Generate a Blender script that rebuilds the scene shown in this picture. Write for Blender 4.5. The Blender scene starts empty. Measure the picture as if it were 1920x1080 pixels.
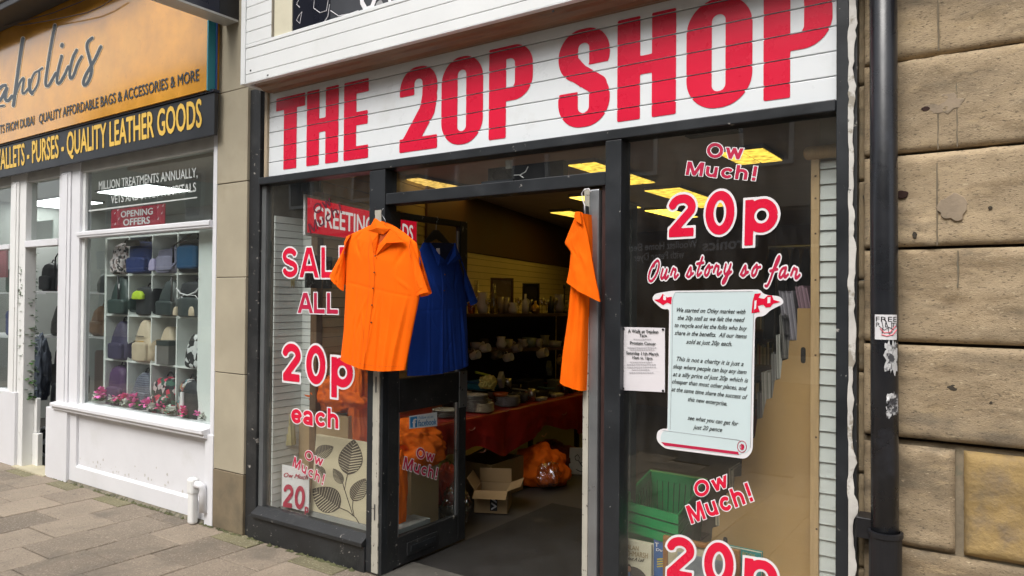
import bpy, bmesh, math, random
import numpy as np
from mathutils import Vector, noise as NZ
rnd = random.Random(7)
S = bpy.context.scene
COL = S.collection
R = math.radians
# ------------------------------------------------------------------ camera, sky, sun, exposure
FOC, YAW, PIT, ROLL = 1380.0, R(34.5), R(0.8), R(0.46)
CAM = Vector((0, -3.4, 1.6))
GZ = -0.15                                   # street level
_d = Vector((-math.sin(YAW)*math.cos(PIT), math.cos(YAW)*math.cos(PIT), math.sin(PIT)))
_r0 = _d.cross(Vector((0, 0, 1))).normalized(); _u0 = _r0.cross(_d)
_r = _r0*math.cos(ROLL) + _u0*math.sin(ROLL); _u = -_r0*math.sin(ROLL) + _u0*math.cos(ROLL)
cd = bpy.data.cameras.new('camera'); co = bpy.data.objects.new('camera', cd); COL.objects.link(co)
cd.sensor_width = 36; cd.lens = FOC/1920*36; cd.clip_end = 300; cd.clip_start = .05
from mathutils import Matrix
mw = Matrix((( _r.x, _u.x, -_d.x, CAM.x), (_r.y, _u.y, -_d.y, CAM.y), (_r.z, _u.z, -_d.z, CAM.z), (0, 0, 0, 1)))
co.matrix_world = mw; S.camera = co
W = bpy.data.worlds.new('World'); S.world = W; W.use_nodes = True
wn = W.node_tree.nodes; wl = W.node_tree.links
sky = wn.new('ShaderNodeTexSky'); sky.sky_type = 'NISHITA'; sky.sun_disc = False
sky.sun_elevation = R(52); sky.sun_rotation = R(180); sky.dust_density = 4; sky.air_density = 1.0; sky.ozone_density = 1
hs = wn.new('ShaderNodeHueSaturation'); hs.inputs['Saturation'].default_value = .28
wl.new(sky.outputs[0], hs.inputs['Color']); wl.new(hs.outputs[0], wn['Background'].inputs[0])
wn['Background'].inputs[1].default_value = .13
sl = bpy.data.lights.new('sun', 'SUN'); sl.energy = 1.1; sl.angle = R(35); sl.color = (1, .97, .93)
so = bpy.data.objects.new('sun', sl); COL.objects.link(so); so.rotation_euler = (R(38), 0, 0)
S.view_settings.view_transform = 'Standard'; S.view_settings.look = 'None'
S.view_settings.exposure = 0.95; S.view_settings.gamma = 1
S.cycles.max_bounces = 7; S.cycles.transparent_max_bounces = 20; S.cycles.diffuse_bounces = 3
S.cycles.use_denoising = True; S.cycles.sample_clamp_indirect = 4

# ------------------------------------------------------------------ pixel (1920 x 1080) to a point on a real plane
def ray(px, py): return _d*FOC + _r*(px-960) + _u*(540-py)
def F(px, py, Y=0.0): v = ray(px, py); return CAM + v*((Y-CAM.y)/v.y)
def FX(px, py, X): v = ray(px, py); return CAM + v*((X-CAM.x)/v.x)
def FZ(px, py, Z): v = ray(px, py); return CAM + v*((Z-CAM.z)/v.z)
def FP(px, py, p, n): v = ray(px, py); return CAM + v*((Vector(p)-CAM).dot(Vector(n))/v.dot(Vector(n)))

# ------------------------------------------------------------------ materials
MATS = {}
def srgb(h):
    h = h.lstrip('#'); c = [int(h[i:i+2], 16)/255 for i in (0, 2, 4)]
    return tuple(x/12.92 if x <= .04045 else ((x+.055)/1.055)**2.4 for x in c)
def M(name, c, rough=.55, var=.12, sc=6, st=(1, 1, 1), bump=0, bsc=60, wear=(), metal=0, spec=.5, island=0, coat=0, bdist=.004, rvar=.1, alpha=1, trans=0, sheen=0):
    if name in MATS: return MATS[name]
    m = bpy.data.materials.new(name); m.use_nodes = True; MATS[name] = m
    n = m.node_tree.nodes; l = m.node_tree.links; b = n['Principled BSDF']
    b.inputs['Roughness'].default_value = rough; b.inputs['Metallic'].default_value = metal
    b.inputs['Specular IOR Level'].default_value = spec
    b.inputs['Coat Weight'].default_value = coat; b.inputs['Coat Roughness'].default_value = .08
    if trans: b.inputs['Transmission Weight'].default_value = trans
    if alpha < 1: b.inputs['Alpha'].default_value = alpha
    if sheen: b.inputs['Sheen Weight'].default_value = sheen
    tc = n.new('ShaderNodeTexCoord'); mp = n.new('ShaderNodeMapping'); mp.inputs['Scale'].default_value = st
    l.new(tc.outputs['Object'], mp.inputs[0])
    def noise(scale, det=7, rg=.6, off=0):
        t = n.new('ShaderNodeTexNoise'); t.noise_dimensions = '4D'; t.inputs['Scale'].default_value = scale; t.inputs['Detail'].default_value = det
        t.inputs['Roughness'].default_value = rg; t.inputs['W'].default_value = off; l.new(mp.outputs[0], t.inputs['Vector']); return t.outputs['Fac']
    def ramp(src, lo, hi):
        r = n.new('ShaderNodeMapRange'); r.inputs['From Min'].default_value = lo; r.inputs['From Max'].default_value = hi
        l.new(src, r.inputs['Value']); return r.outputs[0]
    def mix(f, a, bb, mode='MIX'):
        x = n.new('ShaderNodeMix'); x.data_type = 'RGBA'; x.blend_type = mode
        if isinstance(f, (int, float)): x.inputs[0].default_value = f
        else: l.new(f, x.inputs[0])
        for k, v in ((6, a), (7, bb)):
            if isinstance(v, tuple): x.inputs[k].default_value = (*v[:3], 1)
            else: l.new(v, x.inputs[k])
        return x.outputs[2]
    nf = noise(sc)
    lo = tuple(max(0, x*(1-var)) for x in c); hi = tuple(min(1, x*(1+var)) for x in c)
    col = mix(ramp(nf, .3, .7), lo, hi)
    if island:
        g = n.new('ShaderNodeNewGeometry')
        col = mix(ramp(g.outputs['Random Per Island'], 0, 1), mix(1.0, col, tuple([1-island]*3), 'MULTIPLY'), mix(1.0, col, tuple([1+island]*3), 'MULTIPLY'))
    for i, w in enumerate(wear):
        wc, wsc, th, soft = w[:4]
        col = mix(ramp(noise(wsc, 8, .65, 3.1+i*1.7), th, th+soft), col, wc)
    l.new(col, b.inputs['Base Color'])
    if rvar: l.new(ramp2(n, l, nf, rough-rvar, rough+rvar), b.inputs['Roughness'])
    if bump:
        bp = n.new('ShaderNodeBump'); bp.inputs['Strength'].default_value = bump; bp.inputs['Distance'].default_value = bdist
        l.new(noise(bsc, 5, .6, 9.2), bp.inputs['Height']); l.new(bp.outputs[0], b.inputs['Normal'])
    return m
def ramp2(n, l, src, a, bb):
    r = n.new('ShaderNodeMapRange'); r.inputs['From Min'].default_value = .25; r.inputs['From Max'].default_value = .75
    r.inputs['To Min'].default_value = max(.02, a); r.inputs['To Max'].default_value = min(1, bb); l.new(src, r.inputs['Value']); return r.outputs[0]
def glassmat(name, tint=(1, 1, 1), ior=1.5, rough=0.0, base=0.0, dust=0.0):
    m = bpy.data.materials.new(name); m.use_nodes = True; n = m.node_tree.nodes; l = m.node_tree.links
    n.remove(n['Principled BSDF']); t = n.new('ShaderNodeBsdfTransparent'); t.inputs[0].default_value = (*tint, 1)
    g = n.new('ShaderNodeBsdfGlossy'); g.inputs['Roughness'].default_value = rough
    f = n.new('ShaderNodeFresnel'); gb = n.new('ShaderNodeNewGeometry'); mr = n.new('ShaderNodeMapRange')
    mr.inputs['To Min'].default_value = ior; mr.inputs['To Max'].default_value = 1/ior; l.new(gb.outputs['Backfacing'], mr.inputs['Value']); l.new(mr.outputs[0], f.inputs['IOR'])
    # gentle bow and dirt of old plate glass
    tc = n.new('ShaderNodeTexCoord'); nz = n.new('ShaderNodeTexNoise'); nz.inputs['Scale'].default_value = 1.3; nz.inputs['Detail'].default_value = 1
    l.new(tc.outputs['Object'], nz.inputs['Vector']); bp = n.new('ShaderNodeBump'); bp.inputs['Strength'].default_value = .03; bp.inputs['Distance'].default_value = .05
    l.new(nz.outputs['Fac'], bp.inputs['Height']); l.new(bp.outputs[0], g.inputs['Normal'])
    x = n.new('ShaderNodeMixShader')
    if base:
        ad = n.new('ShaderNodeMath'); ad.operation = 'ADD'; ad.inputs[1].default_value = base; l.new(f.outputs[0], ad.inputs[0]); l.new(ad.outputs[0], x.inputs[0])
    else: l.new(f.outputs[0], x.inputs[0])
    l.new(t.outputs[0], x.inputs[1]); l.new(g.outputs[0], x.inputs[2]); 
    if dust:                                  # grime and wiping marks on the pane
        mp = n.new('ShaderNodeMapping'); mp.inputs['Scale'].default_value = (5, 5, 1.6); mp.inputs['Rotation'].default_value = (0, .5, 0); l.new(tc.outputs['Object'], mp.inputs[0])
        n2 = n.new('ShaderNodeTexNoise'); n2.inputs['Scale'].default_value = 2.2; n2.inputs['Detail'].default_value = 8; n2.inputs['Roughness'].default_value = .65; l.new(mp.outputs[0], n2.inputs['Vector'])
        r = n.new('ShaderNodeMapRange'); r.inputs['From Min'].default_value = .42; r.inputs['From Max'].default_value = .75; r.inputs['To Min'].default_value = dust*.45; r.inputs['To Max'].default_value = dust*2.2; l.new(n2.outputs['Fac'], r.inputs['Value'])
        df = n.new('ShaderNodeBsdfDiffuse'); df.inputs[0].default_value = (.75, .74, .72, 1); y = n.new('ShaderNodeMixShader'); l.new(r.outputs[0], y.inputs[0]); l.new(x.outputs[0], y.inputs[1]); l.new(df.outputs[0], y.inputs[2]); x = y
    l.new(x.outputs[0], n['Material Output'].inputs[0]); return m
def emitmat(name, c, s, pat=0, sc=30):
    m = bpy.data.materials.new(name); m.use_nodes = True; n = m.node_tree.nodes; l = m.node_tree.links
    n.remove(n['Principled BSDF']); e = n.new('ShaderNodeEmission'); e.inputs[0].default_value = (*c, 1); e.inputs[1].default_value = s
    if pat:
        tc = n.new('ShaderNodeTexCoord'); v = n.new('ShaderNodeTexVoronoi'); v.inputs['Scale'].default_value = sc; l.new(tc.outputs['Object'], v.inputs['Vector'])
        r = n.new('ShaderNodeMapRange'); r.inputs['To Min'].default_value = s*(1-pat); r.inputs['To Max'].default_value = s*(1+pat); r.inputs['From Max'].default_value = .7
        l.new(v.outputs['Distance'], r.inputs['Value']); l.new(r.outputs[0], e.inputs[1])
    l.new(e.outputs[0], n['Material Output'].inputs[0]); return m
def patmat(name, cols, sc=14, rough=.7, kind='voronoi', st=(1, 1, 1)):
    """printed cloth: hard patches of several colours"""
    m = bpy.data.materials.new(name); m.use_nodes = True; n = m.node_tree.nodes; l = m.node_tree.links; b = n['Principled BSDF']
    b.inputs['Roughness'].default_value = rough
    tc = n.new('ShaderNodeTexCoord'); mp = n.new('ShaderNodeMapping'); mp.inputs['Scale'].default_value = st; l.new(tc.outputs['Object'], mp.inputs[0])
    if kind == 'voronoi':
        t = n.new('ShaderNodeTexVoronoi'); t.inputs['Scale'].default_value = sc; t.inputs['Randomness'].default_value = 1
        sp = n.new('ShaderNodeSeparateColor'); l.new(t.outputs['Color'], sp.inputs[0]); src = sp.outputs[0]
    elif kind == 'wave':
        t = n.new('ShaderNodeTexWave'); t.inputs['Scale'].default_value = sc; t.inputs['Distortion'].default_value = 1.5; t.bands_direction = 'Z'; src = t.outputs['Fac']
    else:
        t = n.new('ShaderNodeTexNoise'); t.inputs['Scale'].default_value = sc; t.inputs['Detail'].default_value = 2
        r = n.new('ShaderNodeMapRange'); r.inputs['From Min'].default_value = .3; r.inputs['From Max'].default_value = .7; l.new(t.outputs['Fac'], r.inputs['Value']); src = r.outputs[0]
    l.new(mp.outputs[0], t.inputs['Vector'])
    cr = n.new('ShaderNodeValToRGB'); cr.color_ramp.interpolation = 'CONSTANT'; l.new(src, cr.inputs[0])
    els = cr.color_ramp.elements
    while len(els) < len(cols): els.new(.5)
    for i, c in enumerate(cols): els[i].position = i/len(cols); els[i].color = (*c, 1)
    l.new(cr.outputs[0], b.inputs['Base Color']); MATS[name] = m; return m

# ------------------------------------------------------------------ mesh building
WO = {}                                       # world origin of each parent
def world_origin(o): return WO.get(o.name, Vector((0, 0, 0)))
class MB:
    def __init__(s): s.bm = bmesh.new()
    def face(s, pts):
        try: return s.bm.faces.new([s.bm.verts.new(p) for p in pts])
        except ValueError: return None
    def box(s, x0, x1, y0, y1, z0, z1):
        if x0 > x1: x0, x1 = x1, x0
        if y0 > y1: y0, y1 = y1, y0
        if z0 > z1: z0, z1 = z1, z0
        v = [s.bm.verts.new(p) for p in ((x0, y0, z0), (x1, y0, z0), (x1, y1, z0), (x0, y1, z0), (x0, y0, z1), (x1, y0, z1), (x1, y1, z1), (x0, y1, z1))]
        for f in ((0, 3, 2, 1), (4, 5, 6, 7), (0, 1, 5, 4), (1, 2, 6, 5), (2, 3, 7, 6), (3, 0, 4, 7)): s.bm.faces.new([v[i] for i in f])
        return s
    def obox(s, c, ax, ay, az):               # box from centre and three half-axis vectors
        c, ax, ay, az = map(Vector, (c, ax, ay, az))
        v = [s.bm.verts.new(c+ax*i+ay*j+az*k) for k in (-1, 1) for j, i in ((-1, -1), (-1, 1), (1, 1), (1, -1))]
        for f in ((0, 3, 2, 1), (4, 5, 6, 7), (0, 1, 5, 4), (1, 2, 6, 5), (2, 3, 7, 6), (3, 0, 4, 7)): s.bm.faces.new([v[i] for i in f])
        return s
    def prism(s, a, off):                     # closed outline (3D points) swept by off
        off = Vector(off); a = [Vector(p) for p in a]; n = len(a)
        v = [s.bm.verts.new(p) for p in a]; w = [s.bm.verts.new(p+off) for p in a]
        s.bm.faces.new(v); s.bm.faces.new(w[::-1])
        for i in range(n): s.bm.faces.new((v[i], w[i], w[(i+1) % n], v[(i+1) % n]))
        return s
    def tube(s, path, r, n=8, caps=True):
        path = [Vector(p) for p in path]; rr = r if isinstance(r, (list, tuple)) else [r]*len(path)
        rings = []; up = Vector((0, 0, 1))
        for i, p in enumerate(path):
            t = (path[min(i+1, len(path)-1)] - path[max(i-1, 0)]).normalized()
            a = t.cross(up if abs(t.dot(up)) < .95 else Vector((0, 1, 0))).normalized(); b = t.cross(a)
            rings.append([s.bm.verts.new(p + (a*math.cos(2*math.pi*k/n) + b*math.sin(2*math.pi*k/n))*rr[i]) for k in range(n)])
        for i in range(len(rings)-1):
            for k in range(n): s.bm.faces.new((rings[i][k], rings[i][(k+1) % n], rings[i+1][(k+1) % n], rings[i+1][k]))
        if caps: s.bm.faces.new(rings[0][::-1]); s.bm.faces.new(rings[-1])
        return s
    def lathe(s, prof, c=(0, 0, 0), n=20, sx=1, sy=1):
        c = Vector(c); rings = []
        for r, z in prof:
            rings.append([s.bm.verts.new(c + Vector((max(r, 1e-4)*math.cos(2*math.pi*k/n)*sx, max(r, 1e-4)*math.sin(2*math.pi*k/n)*sy, z))) for k in range(n)])
        for i in range(len(rings)-1):
            for k in range(n): s.bm.faces.new((rings[i][k], rings[i][(k+1) % n], rings[i+1][(k+1) % n], rings[i+1][k]))
        return s
    def grid(s, fn, nu, nv, wrap=False):
        v = [[s.bm.verts.new(fn(i/(nu-1) if not wrap else i/nu, j/(nv-1))) for i in range(nu)] for j in range(nv)]
        for j in range(nv-1):
            for i in range(nu if wrap else nu-1): s.bm.faces.new((v[j][i], v[j][(i+1) % nu], v[j+1][(i+1) % nu], v[j+1][i]))
        return v
    def build(s, name, mat, parent=None, bevel=0, smooth=False, seg=2, norm=True, label=None, kind=None, cat=None, group=None, origin=None):
        if norm: bmesh.ops.recalc_face_normals(s.bm, faces=s.bm.faces)
        me = bpy.data.meshes.new(name)
        if parent is not None: o0 = world_origin(parent)
        elif origin is not None: o0 = Vector(origin)
        else:
            vs = [v.co for v in s.bm.verts]
            o0 = Vector(((min(v.x for v in vs)+max(v.x for v in vs))/2, (min(v.y for v in vs)+max(v.y for v in vs))/2, min(v.z for v in vs)))
        for v in s.bm.verts: v.co -= o0
        s.bm.to_mesh(me); s.bm.free()
        o = bpy.data.objects.new(name, me); COL.objects.link(o)
        if mat: me.materials.append(mat)
        if smooth:
            for p in me.polygons: p.use_smooth = True
        if bevel:
            b = o.modifiers.new('bevel', 'BEVEL'); b.width = bevel; b.segments = seg; b.limit_method = 'ANGLE'; b.angle_limit = R(40)
        WO[o.name] = o0.copy()
        if parent is not None: o.parent = parent
        else: o.location = o0
        for k, v in (('label', label), ('kind', kind), ('category', cat), ('group', group)):
            if v: o[k] = v
        return o
def thing(name, label, cat, loc=(0, 0, 0), group=None, kind=None):
    o = bpy.data.objects.new(name, None); COL.objects.link(o); o.location = loc; o.empty_display_size = .1
    o['label'] = label; o['category'] = cat; WO[o.name] = Vector(loc)
    if group: o['group'] = group
    if kind: o['kind'] = kind
    return o
def dup(root, loc, label=None, parent=None, rz=None):
    c = root.copy(); COL.objects.link(c)
    if parent is None: c.location = loc
    else: c.parent = parent
    WO[c.name] = Vector(loc) if parent is None else world_origin(parent)
    if rz is not None: c.rotation_euler.z = rz
    if label: c['label'] = label
    for ch in list(root.children): dup(ch, loc, None, c)
    return c
def fbm(x, y, z=0, o=4): return NZ.fractal(Vector((x, y, z)), 1.0, 2.0, o)

# ------------------------------------------------------------------ lettering
def seg_d(P, a, b, hw, butt0, butt1):
    a = np.array(a, float); b = np.array(b, float); d = b-a; L = max(1e-9, math.hypot(*d)); t = ((P[0]-a[0])*d[0] + (P[1]-a[1])*d[1])/L
    per = np.abs((P[0]-a[0])*d[1] - (P[1]-a[1])*d[0])/L
    dist = np.sqrt(per**2 + np.maximum(0, np.maximum(-t, t-L))**2) - hw
    if butt0: dist = np.where(t < 0, np.maximum(per-hw, -t), dist)
    if butt1: dist = np.where(t > L, np.maximum(per-hw, t-L), dist)
    return dist
def stroke_d(P, pts, hw, rounded=False):
    d = np.full(P[0].shape, 9e9); n = len(pts)-1; closed = pts[0] == pts[-1]
    for i in range(n):
        if math.hypot(pts[i][0]-pts[i+1][0], pts[i][1]-pts[i+1][1]) < 1e-6: continue
        d = np.minimum(d, seg_d(P, pts[i], pts[i+1], hw if not isinstance(hw, (list, tuple)) else (hw[i]+hw[i+1])/2, (not rounded) and i == 0 and not closed, (not rounded) and i == n-1 and not closed))
    return d
def rbox(P, x0, x1, z0, z1, r=0, rr=None):
    """rounded box; rr = radii (tl, tr, br, bl)"""
    cx, cz = (x0+x1)/2, (z0+z1)/2; hx, hz = (x1-x0)/2, (z1-z0)/2; X = P[0]-cx; Z = P[1]-cz
    if rr is None: rad = r
    else: rad = np.where(X < 0, np.where(Z > 0, rr[0], rr[3]), np.where(Z > 0, rr[1], rr[2]))
    qx = np.abs(X)-hx+rad; qz = np.abs(Z)-hz+rad
    return np.minimum(np.maximum(qx, qz), 0) + np.sqrt(np.maximum(qx, 0)**2 + np.maximum(qz, 0)**2) - rad
def arc(cx, cy, rx, ry, a0, a1, n=18): return [(cx+rx*math.cos(R(a0+(a1-a0)*i/n)), cy+ry*math.sin(R(a0+(a1-a0)*i/n))) for i in range(n+1)]
def march(fn, x0, x1, z0, z1, step, level=0.0):
    """filled contour of fn < level as 2D verts and faces"""
    nx = max(3, int((x1-x0)/step)+2); nz = max(3, int((z1-z0)/step)+2)
    xs = np.linspace(x0, x1, nx); zs = np.linspace(z0, z1, nz); X, Z = np.meshgrid(xs, zs); D = fn((X, Z)) - level
    verts = []; faces = []; key = {}
    def vid(k, p):
        if k not in key: key[k] = len(verts); verts.append(p)
        return key[k]
    def cross(i0, j0, i1, j1):
        a, b = D[j0, i0], D[j1, i1]; t = a/(a-b)
        return vid(('e', min((i0, j0), (i1, j1)), max((i0, j0), (i1, j1))), (xs[i0]+(xs[i1]-xs[i0])*t, zs[j0]+(zs[j1]-zs[j0])*t))
    ins = D < 0
    for j in range(nz-1):
        i = 0
        while i < nx-1:
            c = [(i, j), (i+1, j), (i+1, j+1), (i, j+1)]; f = [ins[q[1], q[0]] for q in c]
            if all(f):
                i2 = i+1
                while i2 < nx-1 and ins[j, i2+1] and ins[j+1, i2+1]: i2 += 1
                faces.append([vid(q, (xs[q[0]], zs[q[1]])) for q in ((i, j), (i2, j), (i2, j+1), (i, j+1))]); i = i2; continue
            if any(f):
                p = []
                for k in range(4):
                    a, b = c[k], c[(k+1) % 4]
                    if f[k]: p.append(vid(a, (xs[a[0]], zs[a[1]])))
                    if f[k] != f[(k+1) % 4]: p.append(cross(*a, *b))
                if len(set(p)) >= 3: faces.append(list(dict.fromkeys(p)))
            i += 1
    return verts, faces
h = .102
BOLD = {                                    # advance, strokes, (zmin, zmax), half width
 'O': (1.10, [arc(.52, .5, .41, .41, 0, 360, 36)], None), 'w': (.98, [[(.02, .85), (.26, .05), (.49, .7), (.72, .05), (.96, .85)]], (0, .74)),
 'M': (1.10, [[(.11, -.1), (.11, 1.1)], [(.97, -.1), (.97, 1.1)], [(.13, 1.05), (.54, .06), (.95, 1.05)]], (0, 1)),
 'u': (.80, [[(.62, -.1), (.62, .9)], [(.11, .9), (.11, .33)] + arc(.365, .33, .255, .23, 180, 340, 14)], (-.02, .74)),
 'c': (.74, [arc(.39, .37, .28, .275, 42, 318, 24)], None), 'h': (.80, [[(.11, -.1), (.11, 1.1)], arc(.365, .41, .255, .235, 170, 0, 12)+[(.62, -.1)]], (0, 1)),
 '!': (.38, [[(.17, .3), (.17, 1.1)], [(.17, 0), (.17, .2)]], (0, 1)),
 '2': (.78, [arc(.37, .69, .26, .21, 172, -25, 18)+[(.14, .14)], [(.05, .1), (.69, .1)]], (0, 1)),
 '0': (.78, [arc(.37, .5, .26, .4, 0, 360, 36)], None), 'p': (.82, [[(.11, -.4), (.11, .9)], arc(.40, .37, .275, .275, 0, 360, 30)], (-.28, .74)),
 'S': (.92, [arc(.44, .715, .31, .19, 18, 262, 20)+arc(.45, .29, .33, .195, 82, -168, 20)], None),
 'A': (.98, [[(.0, -.12), (.46, 1.05)], [(.94, -.12), (.48, 1.05)], [(.2, .3), (.74, .3)]], (0, 1)),
 'L': (.82, [[(.13, -.1), (.13, 1.1)], [(.13, .1), (.75, .1)]], (0, 1)), 'E': (.90, [[(.13, -.1), (.13, 1.1)], [(.13, .1), (.8, .1)], [(.13, .9), (.8, .9)], [(.13, .52), (.74, .52)]], (0, 1)),
 'e': (.76, [arc(.39, .37, .285, .275, 0, 325, 26), [(.12, .36), (.66, .36)]], None),
 'a': (.76, [[(.58, -.1), (.58, .5)], arc(.34, .48, .24, .165, 0, 165, 14), arc(.33, .21, .225, .125, 0, 360, 24)], (-.02, .76)),
 'x': (.7, [[(.02, -.1), (.62, .84)], [(.62, -.1), (.02, .84)]], (0, .74)), ' ': (.4, [], None)}
def bold_layout(txt, track=.06):
    out = []; x = 0
    for ch in txt: out.append((ch, x)); x += BOLD[ch][0] + track
    return out, x-track-.06
def add2d(mb, verts, faces, mp):
    vs = [mb.bm.verts.new(mp(*p)) for p in verts]
    for f in faces:
        try: mb.bm.faces.new([vs[i] for i in f])
        except ValueError: pass
def affine(p0, p1, p2, w, hgt, lift=Vector((0, 0, 0))):
    u = (p1-p0)/w; v = (p2-p0)/hgt; return lambda x, z: p0 + u*x + v*z + lift
def glyph_fn(ch, hw):
    adv, st, clip = BOLD[ch]
    def fn(P):
        d = np.full(P[0].shape, 9e9)
        for s in st: d = np.minimum(d, stroke_d(P, s, hw))
        if clip: d = np.maximum(d, np.maximum(clip[0]-P[1], P[1]-clip[1]))
        return d
    return fn
def vinyl(txt, p0, p1, p2, nrm, parent, ink, edge, hw=.102, out=.055, track=.06, name='lettering', lift=.004, label=None):
    """bold window lettering with a pale border: two flat films on the pane, ink over border"""
    lay, w = bold_layout(txt, track); n = Vector(nrm)
    a = MB(); b = MB()
    for ch, x in lay:
        if ch == ' ': continue
        fn = glyph_fn(ch, hw); adv = BOLD[ch][0]
        v, f = march(fn, -.25, adv+.25, -.45, 1.2, .026, 0)
        add2d(a, v, f, lambda X, Z, x=x, mp=affine(p0, p1, p2, w, 1, n*(lift+.0015)): mp(X+x, Z))
        if out:
            dz = .00012*(len(b.bm.verts) % 7)
            v, f = march(fn, -.25, adv+.25, -.45, 1.2, .03, out)
            add2d(b, v, f, lambda X, Z, x=x, mp=affine(p0, p1, p2, w, 1, n*(lift+dz)): mp(X+x, Z))
    o = a.build(name, ink, parent, norm=False, label=label)
    if out: b.build(name+'_border', edge, o, norm=False)
    return o
def font2d(body, shear=0, xs=1):
    c = bpy.data.curves.new('t', 'FONT'); c.body = body; c.shear = shear; c.resolution_u = 3
    ob = bpy.data.objects.new('t', c); COL.objects.link(ob); bpy.context.view_layer.update()
    me = bpy.data.meshes.new_from_object(ob.evaluated_get(bpy.context.evaluated_depsgraph_get()))
    vs = [(v.co.x, v.co.y) for v in me.vertices]; fs = [tuple(p.vertices) for p in me.polygons]
    bpy.data.objects.remove(ob); bpy.data.curves.remove(c); bpy.data.meshes.remove(me)
    x0 = min(v[0] for v in vs); x1 = max(v[0] for v in vs)
    return [(v[0]-x0, v[1]) for v in vs], fs, x1-x0
CAPH = .70
def write(mb, body, p0, p1, p2, nrm, shear=0, bold=0, lift=.003):
    v, f, w = font2d(body, shear); n = Vector(nrm)
    for k, s in enumerate([(0, 0)] if not bold else [(-bold, 0), (bold, 0), (0, bold*.6), (0, -bold*.6)]):
        mp = affine(p0, p1, p2, w, CAPH, n*(lift+k*.0003)); add2d(mb, [(x+s[0], z+s[1]) for x, z in v], f, mp)
# ------------------------------------------------------------------ shared materials
m_paver = M('paver', (.225, .182, .135), .85, .16, 3, island=.26, bump=.6, bsc=200, bdist=.003, wear=[((.36, .30, .24), 95, .54, .1), ((.085, .07, .055), 85, .57, .08), ((.11, .095, .075), 1.9, .54, .2), ((.06, .055, .05), 5, .68, .06), ((.40, .37, .32), 13, .70, .02), ((.05, .045, .04), 17, .72, .02)])
m_moss = M('mossy paver', (.175, .155, .09), .9, .2, 4, island=.12, bump=.6, bsc=230, bdist=.003, wear=[((.36, .33, .21), 95, .55, .1), ((.08, .08, .04), 85, .57, .08), ((.15, .15, .06), 4, .54, .2)])
m_bed = M('joint sand', (.05, .045, .03), .95, .3, 20)
m_asph = M('asphalt', (.05, .05, .052), .9, .2, 30, bump=.4, bsc=200)
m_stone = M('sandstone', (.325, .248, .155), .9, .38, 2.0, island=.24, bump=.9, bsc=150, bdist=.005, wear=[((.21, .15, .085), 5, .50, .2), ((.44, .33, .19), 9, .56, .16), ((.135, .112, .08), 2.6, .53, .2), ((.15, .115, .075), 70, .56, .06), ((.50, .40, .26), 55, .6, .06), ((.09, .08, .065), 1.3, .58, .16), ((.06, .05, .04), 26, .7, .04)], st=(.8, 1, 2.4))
m_stone2 = M('yellow sandstone', (.33, .225, .09), .9, .25, 3, island=.1, bump=.9, bsc=60, bdist=.006, wear=[((.2, .15, .1), 7, .5, .2), ((.14, .115, .08), 3, .55, .2)])
m_patch = M('mortar patch', (.275, .215, .15), .9, .18, 14, bump=.5, bsc=80, wear=[((.2, .16, .11), 20, .52, .1)])
m_mort = M('mortar', (.19, .155, .105), .92, .25, 12, bump=.6, bsc=120, wear=[((.12, .13, .09), 7, .55, .1)])
m_dark = M('dark joint', (.045, .036, .025), .95, .2, 10)
m_pil = M('rendered pilaster', (.37, .325, .235), .75, .1, 2.5, bump=.12, bsc=90, wear=[((.29, .25, .17), 1.7, .55, .25), ((.2, .18, .11), 5, .7, .15)])
m_pil2 = M('wet stained pilaster', (.19, .15, .095), .5, .2, 2.5, bump=.12, bsc=90, wear=[((.1, .085, .06), 2.6, .5, .2)])
m_frame = M('charcoal paint', (.017, .0195, .0225), .38, .25, 5, bump=.15, bsc=60, wear=[((.035, .038, .042), 3.5, .58, .2), ((.30, .29, .27), 24, .645, .025), ((.09, .09, .09), 40, .66, .05)])
m_frame2 = M('worn charcoal paint', (.018, .019, .020), .5, .3, 6, bump=.35, bsc=60, wear=[((.05, .05, .048), 3, .54, .2), ((.30, .28, .25), 22, .63, .03), ((.10, .1, .095), 50, .62, .06)])
m_cream = M('chipped cream paint', (.40, .38, .32), .55, .1, 8, wear=[((.05, .045, .04), 24, .6, .04)])
m_peel = M('peeling white paint', (.55, .53, .49), .7, .15, 10, bump=.4, bsc=40, wear=[((.3, .27, .22), 9, .55, .05), ((.05, .05, .05), 12, .62, .04)])
m_upvc = M('white plastic board', (.72, .75, .765), .32, .02, 4, wear=[((.60, .61, .59), 3.5, .56, .25), ((.5, .49, .45), 14, .69, .06)])
m_upvc2 = M('aged white plastic', (.72, .735, .73), .36, .03, 3, wear=[((.6, .61, .58), 2.5, .55, .25), ((.36, .34, .29), 16, .76, .05)])
m_red = M('red vinyl', (.66, .008, .042), .28, .08, 3, rvar=.05)
m_redw = M('faded red vinyl', (.46, .012, .055), .4, .12, 8)
m_wht = M('white vinyl', (.74, .72, .73), .45, .04, 6)
m_mar = M('maroon vinyl', (.075, .010, .02), .45, .1, 6)
m_brown = M('varnished soffit', (.20, .115, .06), .38, .25, 5, st=(1, 8, 8), wear=[((.09, .05, .03), 4, .58, .2)])
m_alu = M('aluminium strip', (.30, .31, .32), .35, .1, 8, metal=.7)
m_wpaint = M('white gloss paint', (.70, .70, .72), .38, .04, 3, bump=.15, bsc=24, wear=[((.58, .58, .56), 2.2, .56, .25), ((.5, .49, .46), 9, .68, .06), ((.3, .28, .24), 34, .72, .03)])
m_wchip = M('scuffed white paint', (.74, .74, .72), .5, .05, 3, bump=.2, bsc=40, wear=[((.4, .38, .33), 7, .63, .1), ((.10, .09, .07), 11, .7, .04)])
m_black = M('black plastic', (.012, .012, .014), .4, .2, 8)
m_navy = M('dark navy panel', (.022, .025, .04), .3, .2, 3)
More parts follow.
